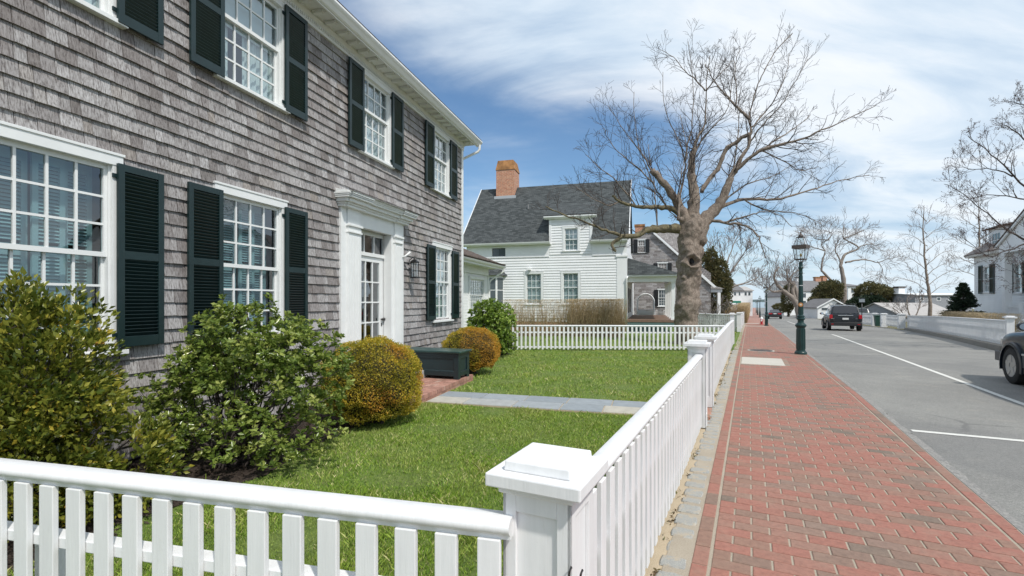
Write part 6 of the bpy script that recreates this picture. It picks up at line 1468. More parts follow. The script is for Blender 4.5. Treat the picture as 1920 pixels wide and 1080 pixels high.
            for q in range(4):
                for k in range(16): mb.f.append((n0 + q * 17 + k, n0 + q * 17 + k + 1, n0 + ((q + 1) % 4) * 17 + k + 1, n0 + ((q + 1) % 4) * 17 + k)); mb.c.append(.5)
            mb.build('wheel_arch', pm, g, smooth=True, auto=.7)
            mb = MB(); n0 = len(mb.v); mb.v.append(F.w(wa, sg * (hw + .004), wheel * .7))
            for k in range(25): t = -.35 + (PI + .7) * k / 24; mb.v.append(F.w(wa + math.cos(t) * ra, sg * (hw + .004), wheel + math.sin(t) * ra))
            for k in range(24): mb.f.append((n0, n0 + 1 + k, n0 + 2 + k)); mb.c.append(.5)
            mb.build('wheel_well_shade', M['well_shade'], g, recalc=False)  # flat black panel on the body, painted stand-in for the arch's shade
            o = mb
    # mirrors
    am = fe + (ff - fe) * .45
    for sg in (-1, 1):
        mb = MB(); c = Vector(F.w(am, sg * (hw + .11), G0[-2][4] + .10)); A_ = Vector(F.da + (0,)); B_ = Vector(F.db + (0,)) * sg; n0 = len(mb.v)
        for i in range(7):
            t = -PI / 2 + PI * i / 6
            for j in range(12): u = 2 * PI * j / 12; mb.v.append(tuple(c + A_ * (.075 * math.sin(t) + .03) + (B_ * math.cos(u) * .125 + Vector((0, 0, math.sin(u) * .085))) * max(.05, math.cos(t * (.9 if t < 0 else 1))) ** .45))
        for i in range(6):
            for j in range(12): j2 = (j + 1) % 12; mb.f.append((n0 + i * 12 + j, n0 + i * 12 + j2, n0 + i * 12 + 12 + j2, n0 + i * 12 + 12 + j)); mb.c.append(.5)
        mb.f.append(tuple(n0 + j for j in range(12))); mb.c.append(.5)
        mb.tube([c - B_ * .06 + Vector((0, 0, -.05)), c - B_ * .17 + Vector((0, 0, -.08))], .03, 6)
        mi = mb.build('mirror', M['black'], g, smooth=True, auto=.8)
        mb = MB(); mb.face([tuple(c + A_ * -.047 + B_ * (.11 * math.cos(u)) + Vector((0, 0, .07 * math.sin(u)))) for u in [2 * PI * j / 16 for j in range(16)]]); mb.build('mirror_glass', M['mirror'], mi, recalc=False)
    # bumpers, sills
    mb = MB(); mb.box(F, -.03, .14, -hw * .97, hw * .97, .36, .60); mb.box(F, L - .2, L + .02, -hw * .88, hw * .88, .34, .56); mb.build('bumper', tm if clad != 2 else pm, g, bevel=.03, smooth=True, auto=.5)
    mb = MB()
    for sg in (-1, 1): mb.box(F, wx[0] + wheel * 1.2, wx[1] - wheel * 1.2, *sorted((sg * (hw - .02), sg * (hw + .012))), .26, .36)
    mb.build('side_sill', tm, g, bevel=.008)
    if clad == 2:
        mb = MB()
        for sg in (-1, 1):
            lo, hi = sorted((sg * (hw - .01), sg * (hw + .018))); mb.box(F, wx[0] + wheel * 1.25, wx[1] - wheel * 1.22, lo, hi, .361, .60); mb.box(F, wx[1] + wheel * 1.25, L - .2, lo, hi, .40, .60)
        mb.build('cladding', M['cladding'], g, bevel=.012)
        mb = MB()
        for sg in (-1, 1): lo, hi = sorted((sg * (hw - .0), sg * (hw + .026))); mb.box(F, wx[0] + wheel * 1.25, wx[1] - wheel * 1.22, lo, hi, .60, .635)
        mb.build('side_moulding', M['silver'], g, bevel=.004)
    for a in (re + (fe - re) * .30, re + (fe - re) * .66, fe + .22):
        for sg in (-1, 1): mb = MB(); mb.box(F, a, a + .008, *sorted((sg * (hw * .985), sg * (hw + .003))), .42, G0[-2][4] - .10); mb.build('door_seam', M['black'], g)
    return g, pm
M['tyre'] = paint('tyre_rubber', (.018, .018, .018), .8, .2, .2, 20); M['well_shade'] = flat('well_shade_black', (.006, .006, .006), .9); M['rim'] = flat('alloy_rim', (.42, .42, .42), .35, .7)
M['mirror'] = flat('mirror_glass', (.6, .62, .65), .05, 1); M['silver'] = flat('silver_moulding', (.50, .51, .52), .35, .4); M['cladding'] = paint('lower_cladding', (.07, .073, .08), .45, .1, 0)
M['red'] = flat('tail_light_red', (.42, .012, .02), .15); M['plate'] = flat('licence_plate', (.70, .70, .68), .4); M['chrome'] = flat('chrome', (.65, .66, .67), .15, .9); M['clearl'] = flat('clear_lamp', (.6, .6, .6), .1)
# dark suv driving away
s0, t0 = 38.5, 5.72; pz = zs_(40) - .035
VF = Frame(*S.w(s0, t0)[:2], TS + .015, pz)
body = [(.0, .48, .98, .84), (.06, .40, 1.04, .90), (.5, .34, 1.06, .925), (1.4, .32, 1.06, .925), (2.6, .32, 1.05, .925), (3.25, .32, 1.03, .92), (3.45, .33, 1.00, .91), (4.1, .36, .93, .87), (4.38, .42, .80, .78)]
gp = [(.02, 1.10, .86, .80, 1.00), (.30, 1.68, .86, .70, 1.02), (.9, 1.74, .875, .70, 1.03), (2.0, 1.74, .875, .70, 1.03), (2.55, 1.66, .875, .69, 1.02), (3.35, 1.06, .86, .76, .99)]
g, pm = car('dark_suv', VF, 4.42, 1.86, 1.74, body, gp, 'black sport utility vehicle driving away in the right lane', (.012, .014, .018), wx=(.80, 3.42), wheel=.35)
mb = MB()
for sg in (-1, 1): mb.box(VF, -.02, .12, *sorted((sg * .70, sg * .885)), .86, 1.07)
for sg in (-1, 1): q = MB(); q.box(VF, -.025, .10, *sorted((sg * .72, sg * .90)), .84, 1.10); q.build('tail_light', M['red'], g, bevel=.015)
mb = MB(); mb.box(VF, -.035, .03, -.17, .17, .78, .90); mb.build('licence_plate', M['plate'], g)
mb = MB(); mb.box(VF, -.03, .05, -.42, .42, 1.035, 1.085); mb.build('chrome_bar', M['chrome'], g, bevel=.01)
mb = MB(); mb.box(VF, -.038, -.02, -.80, -.62, .965 - .13, .985 - .13); mb.box(VF, -.038, -.02, .55, .66, .835, .855); mb.build('badge', M['chrome'], g)
mb = MB()
for sg in (-1, 1): mb.tube([VF.w(.5, sg * .62, 1.74), VF.w(.6, sg * .62, 1.80), VF.w(2.3, sg * .62, 1.80), VF.w(2.4, sg * .62, 1.74)], .018, 6)
mb.tube([VF.w(.9, -.62, 1.80), VF.w(.9, .62, 1.80)], .014, 6); mb.tube([VF.w(2.0, -.62, 1.80), VF.w(2.0, .62, 1.80)], .014, 6); mb.build('roof_rack', M['black'], g, smooth=True)
mb = MB(); mb.box(VF, -.045, .0, -.80, -.66, .455, .50); mb.box(VF, -.045, .0, .66, .80, .455, .50); mb.build('reflector', M['red'], g)
mb = MB(); mb.tube([VF.w(.1, .55, .30), VF.w(-.02, .55, .28)], .03, 8); mb.build('exhaust', M['chrome'], g)
mb = MB(); mb.tube([VF.w(-.03, .05, 1.10), VF.w(-.01, .20, 1.17), VF.w(.03, .33, 1.19)], .012, 5); mb.build('wiper', M['black'], g)
# dark saloon parked
pz = zs_(83) - .035; SF_ = Frame(*S.w(81.5, 3.42)[:2], TS, pz)
body = [(.0, .42, .78, .80), (.08, .34, .92, .86), (.6, .28, .98, .89), (1.6, .26, .98, .89), (2.8, .26, .96, .89), (3.6, .28, .92, .88), (4.4, .32, .82, .84), (4.72, .38, .70, .72)]
gp = [(.75, 1.0, .80, .76, .96), (1.35, 1.36, .80, .60, .96), (1.9, 1.42, .80, .58, .96), (2.5, 1.41, .80, .58, .96), (3.35, 1.0, .80, .74, .94)]
g, pm2 = car('parked_saloon', SF_, 4.75, 1.8, 1.42, body, gp, 'black saloon car parked at the kerb behind the second lamp post', (.012, .013, .016), wx=(.95, 3.75), wheel=.31, rack=False)
for sg in (-1, 1): q = MB(); q.box(SF_, -.03, .10, *sorted((sg * .36, sg * .84)), .74, .92); q.build('tail_light', M['red'], g, bevel=.01)
mb = MB(); mb.box(SF_, -.04, .03, -.2, .2, .76, .88); mb.build('licence_plate', M['plate'], g)
# dark blue suv at the right edge
DF = Frame(*S.w(9.15, 5.63)[:2], TS, -.035)
body = [(.0, .46, 1.02, .88), (.08, .38, 1.08, .93), (.6, .34, 1.10, .945), (1.6, .33, 1.10, .945), (2.8, .33, 1.09, .945), (3.25, .33, 1.09, .942), (3.6, .34, 1.07, .938), (4.2, .38, 1.02, .92), (4.55, .42, .96, .87), (4.72, .46, .84, .80)]
gp = [(.05, 1.14, .88, .82, 1.06), (.35, 1.74, .88, .72, 1.07), (1.0, 1.82, .89, .72, 1.07), (2.1, 1.82, .89, .72, 1.07), (2.65, 1.74, .89, .71, 1.07), (3.45, 1.10, .885, .80, 1.05)]
g, pmd = car('blue_suv', DF, 4.76, 1.89, 1.82, body, gp, 'dark blue sport utility vehicle with silver side moulding, cut off by the right edge', (.007, .013, .022), wx=(.95, 3.85), wheel=.355, clad=2)
for sg in (-1, 1): mb = MB(); mb.box(DF, 4.45, 4.70, *sorted((sg * .62, sg * .83)), .72, .86); mb.build('headlight', M['clearl'], g, bevel=.02)
cu = bpy.data.curves.new('badge_lettering', 'FONT'); cu.body = 'DURANGO'; cu.size = .075; cu.extrude = .003; cu.space_character = 1.15; cu.materials.append(M['silver'])
to0 = bpy.data.objects.new('lettering_source', cu); C.objects.link(to0); bpy.context.view_layer.update(); tme = bpy.data.meshes.new_from_object(to0.evaluated_get(bpy.context.evaluated_depsgraph_get())); bpy.data.objects.remove(to0); to = bpy.data.objects.new('badge_lettering', tme); tme.materials.clear(); tme.materials.append(M['silver']); C.objects.link(to); to.parent = g
from mathutils import Matrix
bp = Vector(DF.w(3.15, -.957, .70)) - Vector(ORG[g.name]); xa = -Vector(DF.da + (0,)) * -1; za = -Vector(DF.db + (0,)); ya = Vector((0, 0, 1))
xa = ya.cross(za); to.matrix_local = Matrix((( xa.x, ya.x, za.x, bp.x), (xa.y, ya.y, za.y, bp.y), (xa.z, ya.z, za.z, bp.z), (0, 0, 0, 1)))
# another dark vehicle parked behind the white fence
pz = zs_(76); XF = Frame(*S.w(75.3, 12.9)[:2], TS, pz)
body = [(.0, .46, .98, .84), (.06, .40, 1.04, .90), (.5, .34, 1.06, .9), (1.4, .32, 1.06, .9), (3.25, .32, 1.03, .9), (4.1, .36, .93, .87), (4.38, .42, .80, .78)]
gp = [(.02, 1.10, .86, .80, 1.00), (.30, 1.60, .86, .70, 1.02), (.9, 1.66, .875, .70, 1.03), (2.0, 1.66, .875, .70, 1.03), (2.55, 1.58, .875, .69, 1.02), (3.35, 1.06, .86, .76, .99)]
car('parked_wagon', XF, 4.42, 1.8, 1.68, body, gp, 'dark green car parked behind the white fence to the right of the black vehicle', (.01, .03, .025), wx=(.80, 3.42), wheel=.34, rack=False)

# ================================================================ right side of the street
def seg_frame(sa, ta, sb, tb_):
    A = S.w(sa, ta); B = S.w(sb, tb_); ang = math.atan2(B[0] - A[0], B[1] - A[1]); return Frame(A[0], A[1], ang), math.hypot(B[0] - A[0], B[1] - A[1])
F_, L_ = seg_frame(22.3, 7.95, 43.8, 10.25); FO = Flip(F_)
zf = lambda a: zs_(22.3 + a) + .10
picket_fence('picket_fence', FO, L_, 'long white picket fence on a stone kerb across the street', group='white picket fences around the gardens', top=.92, pitch=.15, pw=.10, low=.62, bot=.2, zfun=zf, ped=.02)
mb = MB()
for i in range(14):
    a0, a1 = L_ * i / 14, L_ * (i + 1) / 14 - .01
    mb.hexa([FO.w(a0, .02, zs_(22.3 + a0) - .1), FO.w(a1, .02, zs_(22.3 + a1) - .1), FO.w(a1, .24, zs_(22.3 + a1) - .1), FO.w(a0, .24, zs_(22.3 + a0) - .1), FO.w(a0, .02, zf(a0) + .06), FO.w(a1, .02, zf(a1) + .06), FO.w(a1, .20, zf(a1) + .04), FO.w(a0, .20, zf(a0) + .04)])
o = mb.build('stone_kerb', M['kerbstone'], bevel=.02); tag(o, 'low rough stone retaining kerb under the long fence across the street', 'stone kerb')
P1 = F_.w(-.1, 0); cap_post('fence_post', Frame(P1[0], P1[1], F_.ang, 0), 'white capped gate post at the near end of the fence across the street', z=zs_(22) + .05, h=1.12, w=.2, cap=.30, panel=False, group='white fence posts')
P2 = F_.w(-1.05, .25); cap_post('fence_post', Frame(P2[0], P2[1], F_.ang, 0), 'white capped gate post just above the mirror of the blue vehicle', z=zs_(21) + .0, h=1.10, w=.2, cap=.32, panel=False, group='white fence posts')
F3, L3 = seg_frame(17.2, 8.1, 21.1, 8.15); picket_fence('picket_fence', Flip(F3), L3 - .1, 'short white picket fence behind the blue vehicle at the right edge', group='white picket fences around the gardens', top=.90, low=.6, bot=.2, pitch=.15)
F4, L4 = seg_frame(46.8, 10.42, 49.7, 10.18); z4 = lambda a: zs_(48); picket_fence('picket_fence', Flip(F4), L4, 'short white picket panel between two posts at the street corner', group='white picket fences around the gardens', top=1.0, pitch=.20, pw=.11, low=.75, bot=.25, zfun=z4, ped=.12)
for k, (s_, t_, lb) in enumerate(((46.4, 10.45, 'white gate post at the right end of the short corner panel'), (50.05, 10.1, 'pale blue white gate post beside the green bin'), (52.2, 9.9, 'grey white gate post left of the green bin'))):
    P = S.w(s_, t_); cap_post('fence_post', Frame(P[0], P[1], TS, 0), lb, z=zs_(s_), h=1.15, w=.42, cap=.5, panel=False, simple=True, group='white fence posts')
F5, L5 = seg_frame(52.6, 9.85, 60, 8.7); picket_fence('picket_fence', Flip(F5), L5, 'white picket fence half hidden by the black vehicle', group='white picket fences around the gardens', top=1.15, pitch=.22, pw=.12, low=.85, bot=.3, zfun=lambda a: zs_(56), ped=.1)
P = S.w(51.1, 9.98); Bf = Frame(P[0], P[1], TS, zs_(52)); bn = thing('green_bin', P[:2] + (zs_(52),), 'dark green wheeled bin standing between two white gate posts', 'bin')
mb = MB(); mb.hexa([Bf.w(a, b, z) for z, q in ((.05, .26), (.92, .33)) for a, b in ((-q, -q), (q, -q), (q, q), (-q, q))]); mb.build('body', paint('bin_green', (.02, .07, .05), .5, .1, 0), bn, bevel=.02)
mb = MB(); mb.box(Bf, -.36, .36, -.36, .38, .92, .99); mb.build('lid', paint('bin_lid', (.025, .08, .055), .4, .1, 0), bn, bevel=.02)
mb = MB(); [mb.lathe(Bf.w(a, .30, .1), [(.10, -.03), (.10, .03)], 12, axis='b', F=Bf) for a in (-.25, .25)]; mb.build('wheel', M['tyre'], bn)
F6, L6 = seg_frame(50, 14, 62, 26); picket_fence('picket_fence', F6, L6, 'far white picket fence behind the slim sapling', group='white picket fences around the gardens', top=1.05, pitch=.22, pw=.12, low=.8, zfun=lambda a: zs_(52) + .0)
# pole lantern sign on the right
P = S.w(42.8, 7.35); z = zs_(42.8); sg_ = thing('post_lantern', (P[0], P[1], z), 'thin black post with small grey box sign beside the black vehicle', 'sign post')
mb = MB(); mb.tube([(P[0], P[1], z), (P[0], P[1], z + 2.0)], .03, 8); mb.build('post', M['black'], sg_, smooth=True)
mb = MB(); q = Frame(P[0], P[1], TS, z); mb.box(q, -.03, .03, -.17, .17, 1.95, 2.22); mb.build('sign_board', flat('sign_grey', (.32, .36, .38), .5), sg_, bevel=.01); mb = MB(); mb.box(q, -.05, .05, -.21, .21, 2.22, 2.26); mb.box(q, -.05, .05, -.19, .19, 1.91, 1.95); mb.build('sign_frame', M['black'], sg_)

# portico house
class LF2(Frame):
    def __init__(s, o, da, db): s.o = o; s.da = da; s.db = db; s.ang = math.atan2(da[0], da[1])
pz = -.45
RFp = LF2(S.w(44.1, 14, 0), (-S.da[0], -S.da[1]), (-S.db[0], -S.db[1]))
ph = thing('portico_house', RFp.w(4, 0, pz), 'white clapboard house with gabled portico, dormer and dark shutters at the right edge', 'house')
wl = [(1.93, 2.25, 3.05, 3.80, .95, 3, 2, 2)]
hl = [(a - w / 2 - .05, a + w / 2 + .05, z0 - .07, z1 + .05) for a, z0, zm, z1, w, c, rl, ru in wl] + [(5.55, 6.65, 2.1, 3.75)]
mb = MB(); wall_holes(mb, RFp, 0, 17, -.5, 4.5, hl, .1); mb.box(RFp, 0, .1, -7.9, -.101, -.5, 4.5); mb.box(RFp, 16.9, 17, -7.9, -.101, -.5, 4.5); mb.box(RFp, 0, 17, -8, -7.9, -.5, 4.5)
for a0 in (0, 16.9): mb.prism_b(RFp, [(-.1, 4.5), (-7.9, 4.5), (-4, 7.9)], a0, a0 + .1)
mb.build('wall', M['farwhite'], ph)
mb = MB(); lap(mb, RFp, .25, 4.35, -.1, 4.2, .15, .035, [(p - .14, q + .14, r - .06, s + .14) for p, q, r, s in hl]); lap(mb, RFp, 4.7, 17, .3, 4.3, .15, .035, [(p - .14, q + .14, r - .06, s + .14) for p, q, r, s in hl]); mb.build('siding', M['farwhite'], ph)
window(RFp, ph, 1.93, 2.25, 3.05, 3.80, .95, 3, 2, 2, cas=.10, head=.12, shutters=(-1, 1), shw=.62, shz=(2.1, 4.0))
window(RFp, ph, 6.10, 2.15, 2.95, 3.70, 1.0, 3, 2, 2, cas=.10, head=.12, shutters=(-1, 1), shw=.55, shz=(2.05, 3.85))
mb = MB(); mb.box(RFp, -.02, .25, 0, .035, -.5, 4.25); mb.box(RFp, -.02, 17, 0, .05, 4.25, 4.6); mb.box(RFp, -.35, 17.3, -.1, .42, 4.60, 4.72); mb.prism_b(RFp, [(.42, 4.62), (.50, 4.74), (.42, 4.74)], -.35, 6.0)
mb.box(RFp, 4.35, 4.75, 0, .10, -.5, 4.5); mb.build('trim', M['farwhite'], ph, bevel=.004)
mb = MB(); z_ = lambda b: 4.78 + (b + .5) * (7.95 - 4.78) / 4.5
mb.prism_b(RFp, [(.5, 4.72), (.5, 4.80), (-4, 8.0), (-8.5, 4.80), (-8.5, 4.72), (-4, 7.90)], -.35, 17.3)
mb.build('roof', M['roofpale'] if 'roofpale' in M else M.setdefault('roofpale', brickmat('pale_wood_shingle', (.20, .17, .15), (.34, .30, .27), (.10, .08, .07), 1, .2, .14, .01, .9)), ph)
dm = MB(); dm.box(RFp, 1.05, 3.25, -2.4, -.35, 4.9, 6.35); dm = dm.build('dormer', M['farwhite'], ph)
DFm = RFp.sub(0, 0); DFm = LF2(RFp.w(0, -.35, 0), RFp.da, RFp.db)
mb = MB()
for x0 in (1.72, 2.10, 2.46): mb.face([DFm.w(x0 - .0, .012, 5.15), DFm.w(x0 + .32, .012, 5.15), DFm.w(x0 + .32, .012, 5.98), DFm.w(x0, .012, 5.98)])
mb.build('dormer_pane', M['farglass'], dm, recalc=False)
mb = MB()
for (a0, a1, z0, z1) in ((1.64, 1.71, 5.08, 6.05), (2.05, 2.09, 5.08, 6.05), (2.43, 2.455, 5.08, 6.05), (2.79, 2.86, 5.08, 6.05)): mb.box(DFm, a0, a1, 0, .03, z0, z1)
mb.box(DFm, 1.71, 2.79, 0, .028, 5.08, 5.14); mb.box(DFm, 1.71, 2.79, 0, .028, 5.99, 6.05); mb.box(DFm, 1.71, 2.79, .013, .026, 5.54, 5.58); mb.build('dormer_frame', M['farwhite'], dm)
mb = MB(); P = [(.8, .25, 6.32), (3.5, .25, 6.32), (3.5, -3.2, 6.95), (.8, -3.2, 6.95)]; mb.hexa([RFp.w(a, b - .35, z) for a, b, z in P] + [RFp.w(a, b - .35, z + .09) for a, b, z in P]); mb.build('dormer_roof', M['brownshingle'], dm)
# portico: projecting gable on columns
mb = MB(); pa0, pa1 = 6.1, 15.9; pm_ = (pa0 + pa1) / 2; pk = 4.70 + (pm_ - pa0) * .47
mb.prism(RFp, [(pa0 + .25, 4.85), (pa1 - .25, 4.85), (pm_, pk - .17)], -.3, .95); mb.box(RFp, pa0 + .3, pa1 - .3, .0, .97, 4.35, 4.85); mb.build('portico_gable', M['farwhite'], ph)
mb = MB()
mb.hexa([RFp.w(pa0 - .1, b, 4.74) for b in (-1.5, 1.1)] + [RFp.w(pm_, b, pk) for b in (1.1, -1.5)] + [RFp.w(pa0 - .1, b, 4.84) for b in (-1.5, 1.1)] + [RFp.w(pm_, b, pk + .1) for b in (1.1, -1.5)])
mb.hexa([RFp.w(pa1 + .1, b, 4.74) for b in (-1.5, 1.1)] + [RFp.w(pm_, b, pk) for b in (1.1, -1.5)] + [RFp.w(pa1 + .1, b, 4.84) for b in (-1.5, 1.1)] + [RFp.w(pm_, b, pk + .1) for b in (1.1, -1.5)])
mb.build('portico_roof', M['brownshingle'], ph)
mb = MB()
for q in (0,): mb.hexa([RFp.w(pa0 + .08, b, 4.70) for b in (.98, 1.08)] + [RFp.w(pm_, b, pk - .14) for b in (1.08, .98)] + [RFp.w(pa0 - .08, b, 4.80) for b in (.98, 1.08)] + [RFp.w(pm_, b, pk - .01) for b in (1.08, .98)])
mb.build('rake_board', M['farwhite'], ph)
for a0 in (6.6, 11, 15): mb = MB(); mb.box(RFp, a0, a0 + .34, .6, .92, .35, 4.35); mb.box(RFp, a0 - .04, a0 + .38, .56, .96, .35, .5); mb.box(RFp, a0 - .04, a0 + .38, .56, .96, 4.2, 4.349); mb.build('column', M['farwhite'], ph)
mb = MB(); mb.box(RFp, pa0 + .2, pa1 - .2, .05, 1.1, -.5, .34); mb.build('portico_floor', M['farwhite'], ph)
mb = MB(); [mb.box(RFp, 7.10 + k * .15, 7.17 + k * .15, .74, .79, .45, 1.25) for k in range(9)]; mb.box(RFp, 6.96, 8.5, .72, .81, 1.25, 1.33); mb.box(RFp, 8.5, 8.9, .6, .92, .35, 1.5); mb.build('baluster', M['farwhite'], ph)

# low grey building and pale roofs beyond
def bx_house(name, label, cat, x0, x1, Y, ytop, yeave, depth, wall, roof, wins=(), chim=(), ang=0.0, group=None, gable=False, zb=None):
    """small far building; x0,x1 and heights taken at its front distance Y"""
    A = px(x0, yeave, Y); wd = (x1 - x0) / FPX * Y; F = Frame(A.x, A.y, math.radians(90) + ang); F = LF2((A.x, A.y, 0), (math.cos(ang), math.sin(ang)), (math.sin(ang), -math.cos(ang)))
    zg = (zr(A.x, A.y) if zb is None else zb) - .2; ze = A.z; zt = px(x0, ytop, Y + depth / 2 if not gable else Y).z
    h = thing(name, F.w(wd / 2, 0, zg), label, cat, group); mb = MB(); mb.box(F, 0, wd, -depth, 0, zg, ze)
    if gable: mb.prism(F, [(0, ze), (wd, ze), (wd / 2, zt)], -depth, 0)
    elif zt > ze + .2:
        for a in (0, wd - .1): mb.prism_b(F, [(0, ze), (-depth, ze), (-depth / 2, zt)], a, a + .1)
    mb.build('wall', M[wall], h); mb = MB(); o_ = .25; t_ = .12
    if gable:
        for sg in (0, 1):
            e0, pk_ = ((-o_, ze - .1), (wd / 2, zt + .06)) if sg == 0 else ((wd + o_, ze - .1), (wd / 2, zt + .06))
            mb.hexa([F.w(e0[0], b, e0[1]) for b in (-depth - .1, .25)] + [F.w(pk_[0], b, pk_[1]) for b in (.25, -depth - .1)] + [F.w(e0[0], b, e0[1] + t_) for b in (-depth - .1, .25)] + [F.w(pk_[0], b, pk_[1] + t_) for b in (.25, -depth - .1)])
    elif zt > ze + .2: mb.prism_b(F, [(o_, ze - .05), (o_, ze + .08), (-depth / 2, zt + .1), (-depth - o_, ze + .08), (-depth - o_, ze - .05), (-depth / 2, zt)], -.2, wd + .2)
    else: mb.box(F, -.2, wd + .2, -depth - .2, .2, ze, ze + .15)
    mb.build('roof', M[roof], h)
    if gable:
        mb = MB()
        for sg in (0, 1):
            e0, pk_ = ((-o_, ze - .12), (wd / 2, zt + .04)) if sg == 0 else ((wd + o_, ze - .12), (wd / 2, zt + .04))
            mb.hexa([F.w(e0[0], b, e0[1]) for b in (.25, .30)] + [F.w(pk_[0], b, pk_[1]) for b in (.30, .25)] + [F.w(e0[0], b, e0[1] + .2) for b in (.25, .30)] + [F.w(pk_[0], b, pk_[1] + .2) for b in (.30, .25)])
        mb.build('rake_board', M['farwhite'], h)
    for (xa, xb, ya, yb) in wins:
        a0, a1 = (xa - x0) / FPX * Y, (xb - x0) / FPX * Y; z1, z0 = px(0, ya, Y).z, px(0, yb, Y).z
        mb = MB(); e = .08; mb.box(F, a0 - e, a1 + e, 0, .03, z0 - e, z1 + e); w = mb.build('window', M['farwhite'], h); mb = MB(); mb.face([F.w(a0, .035, z0), F.w(a1, .035, z0), F.w(a1, .035, z1), F.w(a0, .035, z1)]); mb.build('pane', M['farglass'], w, recalc=False)
    for (xa, xb, yt, mat) in chim:
        a0, a1 = (xa - x0) / FPX * Y, (xb - x0) / FPX * Y; mb = MB(); mb.box(F, a0, a1, -depth / 2 - .5, -depth / 2 + .5, ze - .2, px(0, yt, Y + depth / 2).z); c = mb.build('chimney', M[mat], h)
        mb = MB(); zt_ = px(0, yt, Y + depth / 2).z; mb.box(F, a0 - .1, a1 + .1, -depth / 2 - .6, -depth / 2 + .6, zt_, zt_ + .25); mb.build('chimney_cap', M['lichen'] if mat == 'chimney' else M['iron'], c)
    return h, F
M['greywall'] = paint('grey_shingle_wall', (.30, .31, .33), .9, .15, .2, 3); M['paleroof'] = paint('pale_weathered_roof', (.40, .38, .36), .9, .08, .1, 2); M['fargreyroof'] = paint('far_grey_roof', (.17, .165, .165), .9, .15, .1, 1.5)
bx_house('grey_building', 'long low flat roofed grey building with small square windows on the right', 'building', 1716, 1822, 75, 551, 553, 8, 'greywall', 'farwhite', wins=((1726, 1731, 558, 563), (1740, 1744, 558, 563), (1757, 1763, 558, 563), (1779, 1786, 558, 563)), chim=((1719, 1731, 540, 'farwhite'),))
bx_house('pale_roofed_barn', 'low building with broad pale weathered roof behind the white fence', 'building', 1690, 1800, 62, 569, 592, 9, 'greywall', 'paleroof')
bx_house('white_garage', 'small white gabled garage beyond the black vehicle', 'garage', 1533, 1586, 78, 562, 577, 6, 'farwhite', 'fargreyroof', wins=((1540, 1551, 577, 582), (1566, 1572, 568, 571)), gable=True, ang=-.10)
bx_house('large_white_house', 'large white house with grey roof and brick chimneys behind the twin trunked tree', 'house', 1482, 1592, 118, 527, 546, 12, 'farwhite', 'fargreyroof', wins=((1505, 1511, 550, 558), (1521, 1527, 550, 558), (1505, 1511, 564, 572)), chim=((1503, 1508, 524, 'chimney'), (1519, 1526, 521, 'farwhite'), (1556, 1567, 521, 'chimney'), (1570, 1579, 519, 'chimney')))
bx_house('white_side_house', 'white flat topped house wing right of the large white house', 'house', 1590, 1616, 112, 533, 537, 10, 'farwhite', 'fargreyroof', wins=((1596, 1602, 543, 549),))
bx_house('white_gable_house', 'narrow white gable at the far bend left of the ivy bush', 'house', 1470, 1484, 112, 548, 556, 8, 'farwhite', 'fargreyroof', gable=True)
bx_house('far_left_house', 'far white house with grey roof behind the green street sign', 'house', 1370, 1392, 80, 527, 545, 9, 'farwhite', 'fargreyroof', wins=((1376, 1380, 548, 554), (1385, 1388, 548, 554)))
bx_house('far_end_house', 'farthest white house with stacked balconies on the left of the street', 'house', 1392, 1411, 100, 538, 545, 7, 'farwhite', 'paleroof', wins=((1396, 1400, 548, 554), (1403, 1407, 548, 554)))
# grey shingled neighbour
nb_ = thing('grey_neighbour_house', HF.w(46, 1, -.4), 'grey shingled gabled house with black shutters seen past the white porch', 'house')
NFc = FaceF(43.8); mb = MB()
hl = [(-.45 - .32, -.45 + .32, 5.80, 7.0), (1.30 - .36, 1.30 + .36, 1.15, 2.7), (1.30 - .42, 1.30 + .42, 3.6, 5.0)]
pk = (.55, 7.45)
wall_holes(mb, NFc, -4, 5.2, -.6, 4.0, hl, .12)
mb.prism(NFc, [(-3.2, 4.0), (5.2, 3.4), (5.2, 4.0), (pk[0], pk[1]), (-3.9, 4.0)], -.30, -.2)
mb.box(NFc, -4, 4.3, -7.6, -.35, -.6, 4.2); mb.build('wall', M['fargray'], nb_)
rg = random.Random(6); mb = MB(); ed = lambda z: (-4, 5.2) if z < 3.9 else (-4 + max(0, (z - 3.9)) * 0, max(-3.9, min(5.2, pk[0] + (pk[1] - z) * 1.02)))
lap(mb, NFc, -4, 5.2, 0, 7.35, .15, .02, [(p - .1, q + .1, r - .05, s + .1) for p, q, r, s in hl], width=lambda r: r.uniform(.3, .6), rg=rg, edge=lambda z: (-4.0, 5.2) if z < 2.9 else (-4.0, max(-3.8, min(5.2, pk[0] + (pk[1] - z) * 1.02))), jit=.003); mb.build('siding', M['shingle'], nb_)
mb = MB(); mb.prism(NFc, [(-4, 3.8), (4.0, 3.8), (pk[0], pk[1]), (-4, pk[1])], -.12, -.02); mb.build('gable_wall', M['fargray'], nb_)
window(NFc, nb_, -.45, 5.95, 6.45, 6.90, .52, 3, 2, 2, cas=.07, head=.10, simple=True, shutters=(-1, 1), shw=.34, shz=(5.85, 7.0)); window(NFc, nb_, 1.30, 1.25, 1.9, 2.55, .58, 3, 3, 2, cas=.08, head=.10, simple=True, shutters=(-1, 1), shw=.36, shz=(1.2, 2.6)); window(NFc, nb_, 1.30, 3.75, 4.3, 4.85, .66, 3, 2, 2, cas=.08, head=.10, simple=True, shutters=(-1, 1), shw=.36, shz=(3.7, 4.9))
